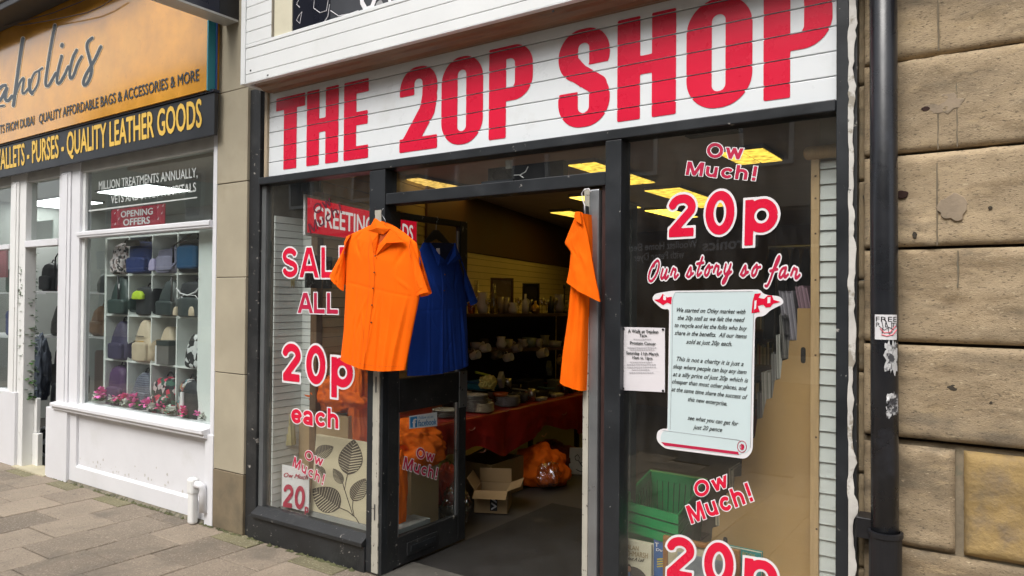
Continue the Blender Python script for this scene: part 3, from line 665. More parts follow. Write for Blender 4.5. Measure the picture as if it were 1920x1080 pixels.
    b = MB(); b.face([gl(*p)+Vector((.0055, 0, 0)) for p in ((768, 802), (781, 800.6), (781, 780.6), (768, 782.2))]); b.build('logo_square', M('blue logo', (.02, .19, .42), .4), fs, norm=False)
    b = MB(); write(b, 'f', gl(772.5, 801), gl(778.5, 800.4), gl(772.5, 785.5), (1, 0, 0), bold=.05, lift=.007); b.build('logo_letter', m_wht, fs, norm=False)
    b = MB(); write(b, 'facebook', gl(783, 799), gl(817, 795.5), gl(783, 787.5), (1, 0, 0), bold=.012, lift=.006); write(b, 'Follow us on', gl(784, 786), gl(811, 783), gl(784, 780.5), (1, 0, 0), lift=.006); b.build('lettering', M('blue logo', (.02, .19, .42)), fs, norm=False)
    for zz in (.25, 1.05, 1.85): b = MB(); b.tube([(XD-.03, -.052, zz-.05), (XD-.03, -.052, zz+.05)], .009, 10); b.box(XD-.026, XD+.02, -.004, -.001, zz-.045, zz+.045); b.build('hinge', M('dull steel', (.12, .12, .12), .4, .2, 9, metal=.7), D)
    b = MB(); yk = ly1-.045
    b.tube([(XD+.0225, yk, 1.12), (XD+.034, yk, 1.12)], .014, 14); b.build('lock_cylinder', M('worn brass', (.3, .22, .09), .4, .1, 9, metal=.8), D)
    for zz in (h0.z+.015, G(858, 697).z-.015): b = MB(); b.tube([(XD+.03, ly1-.045, zz), (XD+.033, ly1-.045, zz)], .005, 8); b.build('screw', m_black, D)
    XR = -1.80
    d = MB(); d.box(XR-.022, XR+.022, .0, .07, lz0, 2.16); d.box(XR-.022, XR+.022, .37, .44, lz0, 2.13)
    d.box(XR-.021, XR+.021, .07, .37, 2.05, 2.129); d.box(XR-.021, XR+.021, .07, .37, 1.03, 1.10); d.box(XR-.021, XR+.021, .07, .37, lz0, .12)
    D2 = d.build('door', M('grey green paint', (.075, .08, .07), .45, .2, 5), t, bevel=.004, label='narrow right door leaf swung inwards')
    b = MB(); b.box(XR-.003, XR+.003, .07, .37, .12, 1.03); b.box(XR-.003, XR+.003, .07, .37, 1.10, 2.05); b.build('door_pane', m_glassl, D2)
    b = MB(); b.box(XR-.055, XR-.024, -.045, .012, GZ+.02, 2.165); b.build('door_edge', m_cream, D2)
    b = MB(); b.box(XR-.0235, XR+.03, -.045, -.001, GZ+.02, 2.165); b.build('cover_strip', m_alu, D2, bevel=.006)
    b = MB(); b.box(XR-.024, XR-.0225, .12, .26, .62, .76); b.build('notice', m_wht, D2)
    b = MB(); b.box(xm1, xr0, -.05, .25, GZ-.02, GZ+.012); b.build('threshold', M('worn threshold', (.075, .07, .06), .8, .3, 6, bump=.3, bsc=80, wear=[((.22, .2, .16), 9, .62, .1)]), t)
    b = MB(); b.box(-2.55, -2.33, -.01, .02, 2.25, 2.27); b.build('door_closer_arm', m_frame, t)
shopfront()
def paper_notice():
    g = lambda x, y: F(1140+x/3.085, 520+y/3.085, -.007)
    b = MB(); c = [g(82, 287), g(330, 293), g(330, 665), g(78, 652)]
    def fn(u, v): p = (c[0]*(1-u)+c[1]*u)*(1-v)+(c[3]*(1-u)+c[2]*u)*v; return p+Vector((0, -.004*max(0, abs(u-.5)*2-.7)-.0016*abs(fbm(u*3, v*3, 5)), 0))
    b.grid(fn, 14, 18); t = b.build('paper_notice', M('white paper', (.66, .63, .65), .75, .03, 4), None, norm=False, smooth=True, label='white paper notice of a charity walk taped inside the pane beside the scroll', cat='notice')
    x = MB(); N = (0, -1, 0)
    for s, a, b_, hh, bo in (('A Walk at Yeadon', (118, 319), (292, 324), 19, .03), ('Tarn', (183, 343), (226, 345), 17, .03), ('Prostate Cancer', (130, 386), (278, 392), 17, .03), ('Saturday 11th March', (108, 444), (293, 452), 17, .03), ('10am to 12pm', (143, 470), (258, 475), 15, .03)):
        write(x, s, g(*a), g(*b_), g(a[0], a[1]-hh), N, bold=bo, lift=.004)
    x.build('lettering', M('dark print ink', (.03, .035, .035)), t, norm=False)
    x = MB()
    for yy, a, b_ in ((360, 150, 260), (408, 115, 290), (420, 130, 280), (492, 130, 270), (506, 112, 290), (521, 112, 290), (536, 140, 255), (553, 125, 268)):
        for k in range(int((b_-a)/13)): x.face([g(a+13*k, yy)+Vector((0, -.0045, 0)), g(a+13*k+10, yy+.3)+Vector((0, -.0045, 0)), g(a+13*k+10, yy-4)+Vector((0, -.0045, 0)), g(a+13*k, yy-4.3)+Vector((0, -.0045, 0))])
    x.build('small_print', M('faint print', (.35, .34, .36)), t, norm=False)
    for p in ((92, 297), (320, 302), (90, 643), (320, 656)):
        q = MB(); v = g(*p); q.lathe([(0, 0), (.006, 0), (.006, .003), (0, .004)], (0, 0, 0), 8)
        for w in q.bm.verts: w.co = v+Vector((w.co.x, -w.co.z-.003, w.co.y))
        q.build('tack', m_black, t)
paper_notice()

# ------------------------------------------------------------------ the long red and white shop sign
def shop_sign():
    t = thing('shop_sign', 'long white boarded shop sign with tall red letters above the charcoal shopfront', 'sign', (-2.6, 0, ZS0))
    z0 = ZS0+.001; n = 6; hh = .1085; x0, x1 = xl1+.02, xe0-.002; zs = [z0+hh*i for i in range(n+1)]
    b = MB(); g = .0022
    for i in range(n): b.box(x0, x1, -.012, .02, zs[i]+g, zs[i+1]-g)
    b.build('boards', m_upvc, t, bevel=.003)
    b = MB(); b.box(x0, x1, .021, .05, z0, zs[-1]+.02); b.build('backing', m_dark, t)
    b = MB(); b.box(xl1-.012, x0-.001, -.03, .03, z0, zs[-1]); b.build('edge_trim', M('beige trim', (.40, .32, .22), .5, .15, 6), t, bevel=.003)
    m = MB(); m2 = MB()
    def imp(ch, P, w):                            # condensed grotesque, height 1, width w
        s = .40*w; bar = .17
        if ch == 'T': return np.minimum(rbox(P, 0, w, 1-.175, 1), rbox(P, w/2-.205*w/ .92, w/2+.205*w/.92, 0, 1))
        if ch == 'H': return np.minimum(np.minimum(rbox(P, 0, s, 0, 1), rbox(P, w-s, w, 0, 1)), rbox(P, 0, w, .43, .61))
        if ch == 'E': return np.minimum(np.minimum(rbox(P, 0, s*1.28, 0, 1), rbox(P, 0, w, 0, .165)), np.minimum(rbox(P, 0, w, .835, 1), rbox(P, 0, w*.97, .43, .6)))
        if ch in 'O0': return np.maximum(rbox(P, 0, w, 0, 1, w*.47), -rbox(P, s*.99, w-s*.99, .15, .85, (w-2*s)*.49))
        if ch == 'P': return np.minimum(rbox(P, 0, s, 0, 1), np.maximum(rbox(P, 0, w, .40, 1, rr=(0, w*.42, w*.42, 0)), -rbox(P, s, w-s, .54, .86, rr=(0, .06, .06, 0))))
        if ch == 'S':
            top = np.maximum(rbox(P, 0, w, .46, 1, w*.45), -rbox(P, s*.98, w-s*.98, .60, .855, (w-2*s)*.48)); top = np.maximum(top, -rbox(P, w*.55, w*1.2, .40, .625))
            bot = np.maximum(rbox(P, 0, w, 0, .55, w*.45), -rbox(P, s*.98, w-s*.98, .145, .42, (w-2*s)*.48)); bot = np.maximum(bot, -rbox(P, -.2, w*.42, .365, .62))
            return np.minimum(np.minimum(top, bot), stroke_d(P, [(s*.62, .66), (w*.42, .545), (w-s*.55, .40)], s*.42, True))
        if ch == '2':
            top = np.maximum(rbox(P, 0, w, .45, 1, w*.45), -rbox(P, s*.98, w-s*.98, .52, .855, (w-2*s)*.48)); top = np.maximum(top, -rbox(P, -.2, w*.52, .2, .67)); top = np.maximum(top, .52-P[1])
            dg = np.maximum(stroke_d(P, [(w-s*.52, .60), (w-s*.66, .46), (s*.55, .06)], s*.50, True), -P[1])
            return np.minimum(np.minimum(top, np.maximum(np.maximum(dg, P[0]-w), -P[0])), rbox(P, 0, w, 0, .16))
    A = [('T', 518.5, 572.5), ('H', 576, 635.5), ('E', 645.5, 691.5), ('2', 750, 820.5), ('0', 828, 906), ('P', 917, 999), ('S', 1047, 1144), ('H', 1157.5, 1268), ('O', 1287, 1411), ('P', 1431.5, 1561)]
    zb = F(1157, 229, -.012).z; zt = F(1157, 40, -.012).z; Hh = zt-zb
    for ch, pa, pb in A:
        xa, xb = F(pa, 200, -.012).x, F(pb, 200 if pb < 1000 else 100, -.012).x; w = (xb-xa)/Hh
        def fn(P):
            d = imp(ch, P, w)
            for zz in zs[1:-1]: d = np.maximum(d, .0035/Hh-np.abs(P[1]-(zz-zb)/Hh))
            return d
        v, fc = march(fn, -.05, w+.05, -.05, 1.05, .0125, 0)
        add2d(m, v, fc, lambda X_, Z_: Vector((xa+X_*Hh, -.0145-.0006*fbm(X_*6+pa, Z_*4), zb+Z_*Hh)))
        v, fc = march(lambda P: imp(ch, P, w), -.05, w+.05, -.05, 1.05, .02, 0)      # film wrapping into the grooves
        add2d(m2, v, fc, lambda X_, Z_: Vector((xa+X_*Hh, .0195, zb+Z_*Hh)))
    o = m.build('lettering', m_red, t, norm=False); m2.build('groove_film', M('dark red film', (.2, .005, .015), .5), o, norm=False)
shop_sign()
def soffit_and_fascia():
    t = thing('upper_fascia', 'white plastic clad fascia jutting out above the red lettered sign', 'fascia', (-2.6, -.2, 3.1))
    y = -.2; xL = F(455, 159, y).x; xR = 1.2; zb = 3.098
    prof = [(.03, 3.085), (.03, 3.066), (-.03, 3.066), (-.06, 3.056), (-.10, 3.062), (-.13, 3.078), (-.165, 3.082), (-.19, 3.098), (-.19, 3.12), (.03, 3.12)]
    b = MB(); b.prism([(xL+.10, q[0], q[1]) for q in prof], (xR-xL-.1, 0, 0)); b.build('soffit', m_brown, t, bevel=.004)
    zl = F(700, 22, y).z
    ed = [zb, zb+.06, zb+.165, zl-.002]
    b = MB()
    for i in range(3): b.box(xL+.05, xR, y-.014, y+.006, ed[i]+.0015, ed[i+1]-.0015)
    b.build('boards', m_upvc2, t, bevel=.003)
    b = MB(); b.box(xL+.01, xR, y+.007, .02, zb+.025, zl+.9); b.build('carcass', m_dark, t)
    b = MB(); b.box(xL+.0, xL+.048, y-.02, .02, zb-.004, zl+1.0); b.box(xL+.048, xR, y-.018, y+.02, zb-.006, zb-.0005); b.build('corner_trim', m_upvc2, t, bevel=.004)
    xa, xb_, xc = F(464, 60, y).x, F(515, 60, y).x, F(548, 60, y).x
    b = MB(); b.box(xL+.05, xR, y-.016, y+.03, zl, zl+.025); b.build('ledge', m_upvc2, t, bevel=.003)
    b = MB(); zz = zl+.027
    for i in range(9): b.box(xL+.05, xb_-.012, y-.012, y+.006, zz+.0015, zz+.086); zz += .088
    b.build('side_boards', m_upvc2, t, bevel=.003)
    b = MB(); b.box(xb_-.01, xb_-.004, y-.02, y+.006, zl+.027, zl+.9); b.build('bead', M('weathered bead', (.3, .27, .22), .7), t)
    b = MB(); b.box(xb_, xc, y-.004, y+.02, zl+.026, zl+.9); b.build('cream_post', M('flaking cream paint', (.62, .58, .44), .6, .08, 5, wear=[((.3, .27, .2), 15, .67, .05)]), t)
    for p in ((502, 141), (470, 132), (1037, 21)):
        q = MB(); c = F(*p, y-.015); q.obox(c, (.006, 0, 0), (0, .003, 0), (0, 0, .004)); q.build('screw', m_black, t)
    # dark upper banner, only its bottom edge in view
    s = thing('banner', 'dark printed banner above the white fascia showing the feet of white letters', 'banner', (xc, y, zl+.03))
    b = MB(); b.box(xc+.003, xR, y+.004, y+.012, zl+.026, zl+1.0); b.build('sheet', M('charcoal print', (.045, .048, .055), .4, .2, 4), s)
    b = MB(); b.box(xc+.003, F(618, 40, y).x, y+.001, y+.0035, zl+.027, zl+1.0); b.build('dark_patch', M('black print', (.008, .009, .016), .3), s)
    g = lambda px, py: F(px, py, y-.001); c = MB()
    q = lambda pts, r: c.tube([g(*p) for p in pts], r, 5)
    def st(pts, hw, nm, mat):
        P0 = [g(*p) for p in pts]; k = MB(); v, fc = march(lambda P: stroke_d(P, [(p.x, p.z) for p in P0], hw, True), min(p.x for p in P0)-.1, max(p.x for p in P0)+.1, min(p.z for p in P0)-.1, max(p.z for p in P0)+.1, .006)
        add2d(k, v, fc, lambda X_, Z_: Vector((X_, y-.0015, Z_))); k.build(nm, mat, s, norm=False)
    st([(677, -30), (679, 5), (686, 18), (697, 14), (703, -2), (703, -40)], .016, 'lettering', m_wht); st([(730, -30), (731, 5)], .012, 'lettering', m_wht); st([(748, -40), (749, -2)], .012, 'lettering', m_wht)
    for pts in ([(590, -10), (588, 15), (600, 24), (612, 20), (616, -4)], [(620, 20), (635, 30), (655, 26), (672, 20)], [(548, 60), (585, 50), (606, 44), (615, 30), (618, 8)], [(560, 30), (556, 38), (562, 44), (566, 22), (560, 30)], [(560, 0), (556, 8), (562, 14)], [(640, 34), (650, 31)], [(655, 30), (668, 25)]): q(pts, .0025)
    c.build('scratched_drawing', m_wht, s)
    st([(708, 8), (713, 4), (716, 10)], .014, 'grey_blot', M('grey blot', (.3, .3, .3)))
    q2 = MB(); write(q2, 'BA', g(566, 62), g(574, 60), g(566, 57), (0, -1, 0), lift=.002); q2.build('small_letters', m_wht, s, norm=False)
soffit_and_fascia()
def pilaster():
    y = -.06; x0, x1 = F(402, 700, y).x, -4.667
    x0 = F(406, 400, y).x
    t = thing('pilaster', 'pale rendered stone pilaster between the white shop and the charcoal shopfront', 'pilaster', (-4.85, y, GZ))
    zs = [GZ, F(430, 885, y).z, F(430, 700, y).z, F(430, 520, y).z, F(430, 343, y).z, F(430, 171, y).z, 3.9, 4.6]
    for i in range(len(zs)-1):
        b = MB(); b.box(x0, x1, y+(.003 if i % 2 else 0), .1, zs[i]+.0025, zs[i+1]-.0025); b.build('stone', m_pil2 if i == 0 else m_pil, t, bevel=.004)
    b = MB(); b.box(x0+.003, x1-.003, y+.008, .09, GZ, 4.6); b.build('joint', m_dark, t)
pilaster()
# ------------------------------------------------------------------ garments
def lerp_poly(pts, v):
    L = [0]
    for a, b in zip(pts, pts[1:]): L.append(L[-1]+math.hypot(b[0]-a[0], b[1]-a[1]))
    s = v*L[-1]
    for i in range(len(pts)-1):
        if s <= L[i+1]+1e-9: u = (s-L[i])/max(1e-9, L[i+1]-L[i]); return (pts[i][0]+(pts[i+1][0]-pts[i][0])*u, pts[i][1]+(pts[i+1][1]-pts[i][1])*u)
    return pts[-1]
def shirt(name, label, mp, nrm, Lp, Rp, sleeves, lapels, buttons, mat, D=.05, hem=6, seed=0, base=(0, 0, 0), placket=None, group=None, inner=None):
    """mp(px,py) is a point on the garment's hanging plane; nrm points to the viewer's side"""
    t = thing(name, label, 'shirt', base, group); n = Vector(nrm)
    rs = random.Random(int(seed*10)); folds = []
    for _ in range(9): u0 = rs.uniform(.06, .94); folds.append((u0, rs.uniform(.3, .6), u0+rs.uniform(-.12, .12), 1.02, rs.uniform(.012, .03), rs.choice((-1, 1))*rs.uniform(.004, .010)))
    for _ in range(8): u0 = rs.uniform(.05, .9); v0 = rs.uniform(.2, .9); folds.append((u0, v0, u0+rs.uniform(-.3, .3), v0+rs.uniform(.05, .22), rs.uniform(.006, .014), rs.choice((-1, 1))*rs.uniform(.002, .005)))
    for s_, vv in ((.1, .16), (.9, .18)): folds.append((s_, vv, .5+(s_-.5)*.5, vv+.2, .02, -.009))
    folds += [(.0, .52, 1, .53, .005, -.0028), (.74, .1, .75, 1, .004, -.0025), (.2, .25, .21, 1, .004, -.002)]
    def wr(u, v, k):                              # soft drape, then sharp hanging folds and the creases of the packet
        w = .012*fbm(u*2.2+seed, v*.9, 1)*(.2+v)
        for u0, v0, u1, v1, sg, am in folds:
            dx, dv = u1-u0, v1-v0; L2 = dx*dx+dv*dv; t_ = ((u-u0)*dx+(v-v0)*dv)/L2; tc = min(1, max(0, t_)); d = math.hypot(u-u0-dx*tc, v-v0-dv*tc)
            if d < sg*3.5: w += am*math.exp(-(d/sg)**2)*(1 if v1 > 1 or abs(dx) > .9 or sg < .005 else math.sin(math.pi*min(.98, max(.02, t_)))) * (min(1, max(0, t_)*1.6) if v1 > 1 else 1)
        return w*k
    b = MB(); nu, nv = 110, 120
    def pt(u, v, s):
        a, c = lerp_poly(Lp, v), lerp_poly(Rp, v); p = (a[0]+(c[0]-a[0])*u, a[1]+(c[1]-a[1])*u + hem*math.sin(math.pi*u)*max(0, v-.8)*5)
        dep = D*(math.sin(math.pi*min(1, max(0, u)))**.55)*(.35+.65*min(1, v*3))
        e = min(1, min(u, 1-u)*8)
        if placket: dep += .004*(1 if abs(u-placket) < .035 else 0)*s if s > 0 else 0
        return mp(*p)+n*(s*dep*(1 if s > 0 else .6) + wr(u, v, e)*(1 if s > 0 else .7))
    f = b.grid(lambda u, v: pt(u, v, 1), nu, nv); k = b.grid(lambda u, v: pt(u, v, -1), nu, nv)
    for sd in sleeves:
        A, B, C, Dd = sd
        for s in (1, -1):
            def sp(u, v):
                a = (A[0]+(B[0]-A[0])*v, A[1]+(B[1]-A[1])*v); c = (Dd[0]+(C[0]-Dd[0])*v, Dd[1]+(C[1]-Dd[1])*v)
                p = (a[0]+(c[0]-a[0])*u, a[1]+(c[1]-a[1])*u); e = min(1, min(u, 1-u)*5)
                return mp(*p)+n*(s*(.012+.032*math.sin(math.pi*u)**.6) + (.010*fbm(u*2+seed, v*2, 4)-.007*math.exp(-((u-.45-.2*v)/.06)**2)-.005*math.exp(-((u-.75+.3*v)/.05)**2)-(.004 if .9 < v < .92 else 0))*e + .004)
            b.grid(sp, 26, 50)
    bmesh.ops.remove_doubles(b.bm, verts=b.bm.verts, dist=.0008)
    o = b.build('body', mat, t, smooth=True)
    sm = M(mat.name+' seam', tuple(q*.72 for q in mat.node_tree.nodes['Mix'].inputs[6].default_value[:3]), .9)
    def hemline(vv, s=1):
        b = MB(); b.tube([pt(.03+.94*i/60, vv, 1)+n*.0003 for i in range(61)], .0009, 4); b.build('hem_stitch', sm, t)
    hemline(.972)
    if placket:
        for du in (-.034, .034): b = MB(); b.tube([pt(placket+du, .16+.83*i/60, 1)+n*.0001 for i in range(61)], .0008, 4); b.build('placket_seam', sm, t)
    for A, B, C, Dd in sleeves:
        b = MB(); b.tube([mp(A[0]+(Dd[0]-A[0])*i/12, A[1]+(Dd[1]-A[1])*i/12)+n*(.022+.030*math.sin(math.pi*i/12)) for i in range(13)], .0016, 4); b.build('armhole_seam', sm, t)
    for i, q in enumerate(lapels):
        b = MB(); c = (sum(p[0] for p in q)/len(q), sum(p[1] for p in q)/len(q)); m = 5
        ring = []
        for j in range(len(q)):
            for kk in range(m): u = kk/m; a, d = q[j], q[(j+1) % len(q)]; ring.append((a[0]+(d[0]-a[0])*u, a[1]+(d[1]-a[1])*u))
        lift = D*.62+.024
        vs = [b.bm.verts.new(mp(*p)+n*(lift+.004*fbm(p[0]*.05, p[1]*.05, i))) for p in ring]; cv = b.bm.verts.new(mp(*c)+n*(lift+.016))
        lo = [b.bm.verts.new(mp(*p)+n*(lift-.012)) for p in ring]
        for j in range(len(ring)):
            k2 = (j+1) % len(ring); b.bm.faces.new((vs[j], vs[k2], cv)); b.bm.faces.new((vs[j], lo[j], lo[k2], vs[k2]))
        b.build('collar', mat, t, smooth=False)
    if inner:
        b = MB(); b.prism([mp(*p)+n*(D*.62+.016) for p in inner[0]], n*-.004); b.build('inner_back', inner[1], t)  # inside cloth coloured darker for the shade within the collar
    for p in buttons:
        b = MB(); c = mp(*p)+n*(D+.012); b.obox(c, (.0045, 0, 0) if abs(n.y) > .5 else (0, .0045, 0), n*.0035, (0, 0, .0045)); b.build('button', M('dark button', (.08, .03, .01), .4), t, bevel=.002)
    return t
def hanger(label, mp, nrm, neck, la, ra, hook, base, D=.02):
    t = thing('coat_hanger', label, 'hanger', base); n = Vector(nrm); b = MB()
    P = [mp(*la), mp(*neck), mp(*ra)]
    q = [mp(la[0], la[1]+9), mp(*la), mp(neck[0]-4, neck[1]), mp(neck[0]+4, neck[1]), mp(*ra), mp(ra[0], ra[1]+9), mp(neck[0], neck[1]+17)]
    b.prism([p+n*.006 for p in q], n*-.012); b.build('arms', m_black, t, bevel=.003)
    b = MB(); b.tube([mp(*p) for p in [neck]+hook], .0022, 6); b.build('hook', m_alu, t, smooth=True); return t
def garments():
    y = -.13; mp = lambda px, py: F(px, py, y)
    L = [(716, 414), (690, 424), (650, 443), (645, 455), (650, 503), (648, 560), (645, 620), (639, 673)]
    Rr = [(740, 424), (760, 437), (782, 456), (786, 480), (789, 520), (787, 557), (778, 600), (769, 645), (760, 694)]
    shirt('hanging_shirt', 'bright orange short sleeved shirt facing the street, hung on the left doorpost', mp, (0, -1, 0), L, Rr,
          [((664, 438), (622.5, 516), (648, 546), (652, 490)), ((774, 450), (807, 548), (786, 557), (784, 500))],
          [[(715, 411), (703, 434), (730, 441), (744, 431)], [(744, 432), (770, 455), (747, 457), (717, 480), (722, 462)], [(703, 434), (716, 440), (712, 470), (722, 464), (730, 441)][:0] or [(704, 435), (722, 439), (716, 478), (712, 470)]],
          [(718, 481), (716.5, 511.5), (714, 541), (712, 572), (711, 604)], m_orange, .055, 9, 3.3, (F(715, 690, y).x, y, .95), .44, inner=([(724, 439), (744, 433), (719, 476)], M('shaded orange inside', (.42, .06, .002), .9)))
    hanger('black plastic hanger holding the orange shirt on the doorpost', lambda px, py: F(px, py, y+.0), (0, -1, 0), (724, 420), (700, 430), (744, 436), [(722, 412), (716, 403), (715, 396), (719, 391)], (F(724, 420, y).x, y, 2.0))
    xx = -3.205; mq = lambda px, py: FX(px, py, xx)
    shirt('hanging_shirt', 'royal blue short sleeved shirt hung on the open left door leaf', mq, (1, 0, 0), [(793, 455), (786, 470), (780, 520), (773, 580), (767, 640), (763, 705)], [(846, 456), (856, 471), (868, 520), (873, 560), (876, 620), (878, 685)],
          [((850, 463), (889, 563), (879, 573), (866, 535))], [[(796, 456), (812, 498), (826, 490), (810, 478)], [(843, 456), (852, 486), (828, 497), (838, 478)]], [(822, 515), (821, 545)], m_blue, .045, 4, 8.1, (xx, .4, .95), .5,
          inner=([(797, 456), (843, 456), (823, 492)], M('shaded blue inside', (.003, .008, .04), .9)))
    b = MB(); b.prism([mq(*p)+Vector((.05, 0, 0)) for p in ((807, 466), (813, 466), (813.5, 477), (807.5, 477))], (.003, 0, 0)); b.build('neck_label', m_wht, bpy.data.objects['hanging_shirt.001'])
    hanger('black plastic hanger holding the blue shirt inside the door', mq, (1, 0, 0), (817.5, 431), (796, 451), (842, 454), [(818, 424), (819, 415), (822, 411), (819, 407)], (xx, .4, 2.0))
    # third shirt, seen edge on at the right hand jamb
    t = thing('hanging_shirt', 'narrow orange shirt seen from its side, hung at the right door edge', 'shirt', (-2.0, 0, .85))
    yy = -.075; m3 = lambda px, py, d=0: F(px, py, yy)+Vector((0, d, 0))
    b = MB(); Lb = [(1090, 402), (1084, 430), (1080, 475), (1074, 530), (1068, 590), (1058, 660), (1051, 716)]; Rb = [(1104, 402), (1106, 440), (1106, 500), (1100, 560), (1098, 620), (1097, 680), (1095, 733)]
    def bd(u, v):
        a = lerp_poly(Lb, v); c = lerp_poly(Rb, v); an = u*2*math.pi; w = .5-.5*math.cos(an); p = (a[0]+(c[0]-a[0])*w, a[1]+(c[1]-a[1])*w)
        return m3(*p)+Vector((0, (-.045 if an < math.pi else .16)*abs(math.sin(an))**.8 + .008*fbm(u*4, v*4, 2) + .01*fbm(w*5, v*1.4, 6), 0))
    b.grid(bd, 40, 50, True); b.build('body', m_orange, t, smooth=True)
    b = MB(); SL = [((1096, 401), (1068.5, 457)), ((1104, 404), (1134.5, 566))]
    Ls = [(1092, 401), (1080, 430), (1069, 457), (1081, 474), (1078, 505), (1073, 530)]; Rs = [(1101, 400), (1112, 440), (1119, 480), (1126, 520), (1132, 548), (1135, 566)]
    for s in (1, -1):
        def sp(u, v):
            a = lerp_poly(Ls, v); c = lerp_poly(Rs, v); p = (a[0]+(c[0]-a[0])*u, a[1]+(c[1]-a[1])*u); e = min(1, min(u, 1-u)*6)
            return m3(*p)+Vector((0, -.055-s*(.004+.03*math.sin(math.pi*u)**.7*(.3+.7*v)) - e*.010*fbm(u*3, v*3, 3), 0))
        b.grid(sp, 24, 34)
    b.build('sleeve', m_orange, t, smooth=True)
    b = MB(); b.prism([m3(*p)+Vector((0, -.05, 0)) for p in ((1070, 455), (1081, 474), (1080, 450), (1083, 432))], (0, -.006, 0)); b.build('sleeve_lining', M('red orange lining', (.75, .02, .015), .8), t)
    b = MB(); b.prism([m3(*p)+Vector((0, -.09, 0)) for p in ((1094, 400), (1103, 400), (1106, 424), (1097, 419), (1092, 409))], (0, .02, 0)); b.build('collar', m_orange, t, bevel=.004)
    h = thing('coat_hanger', 'hanger with white hook holding the narrow orange shirt', 'hanger', (-1.95, yy, 2.1))
    b = MB(); b.tube([m3(*p) for p in ((1097, 402), (1096, 385), (1092, 374), (1091, 362), (1096, 355), (1104, 354), (1108, 360))], .0032, 6); b.build('hook', m_wht, h, smooth=True)
    b = MB(); b.prism([m3(1093, 388), m3(1099, 386), m3(1100, 404), m3(1094, 404)], (0, .25, 0)); b.build('arms', m_black, h)
garments()

# ------------------------------------------------------------------ inside the 20p shop
A0 = Vector((-4.30, .32, 0)); DL = Vector((-.25, .968, 0)).normalized(); NL = Vector((.968, .25, 0)).normalized()
CZ = 2.72
def slats(mb, p0, p1, z0, z1, pitch, nrm, th=.012, tilt=.004, gap=.004):
    p0, p1, n = Vector(p0), Vector(p1), Vector(nrm); z = z0
    while z < z1-.01:
        zt = min(z+pitch-gap, z1); a = [p0+n*(th+tilt), p1+n*(th+tilt)]; 
        lo0, lo1, hi0, hi1 = p0+n*(th+tilt)+Vector((0, 0, z)), p1+n*(th+tilt)+Vector((0, 0, z)), p0+n*th+Vector((0, 0, zt)), p1+n*th+Vector((0, 0, zt))
        bk = [Vector((p.x, p.y, q)) for p, q in ((p0, z), (p1, z), (p1, zt), (p0, zt))]
        mb.face([lo0, lo1, hi1, hi0]); mb.face([lo0, bk[0], bk[1], lo1]); mb.face([hi0, hi1, bk[2], bk[3]]); mb.face([lo0, hi0, bk[3], bk[0]]); mb.face([lo1, bk[1], bk[2], hi1])
        z += pitch
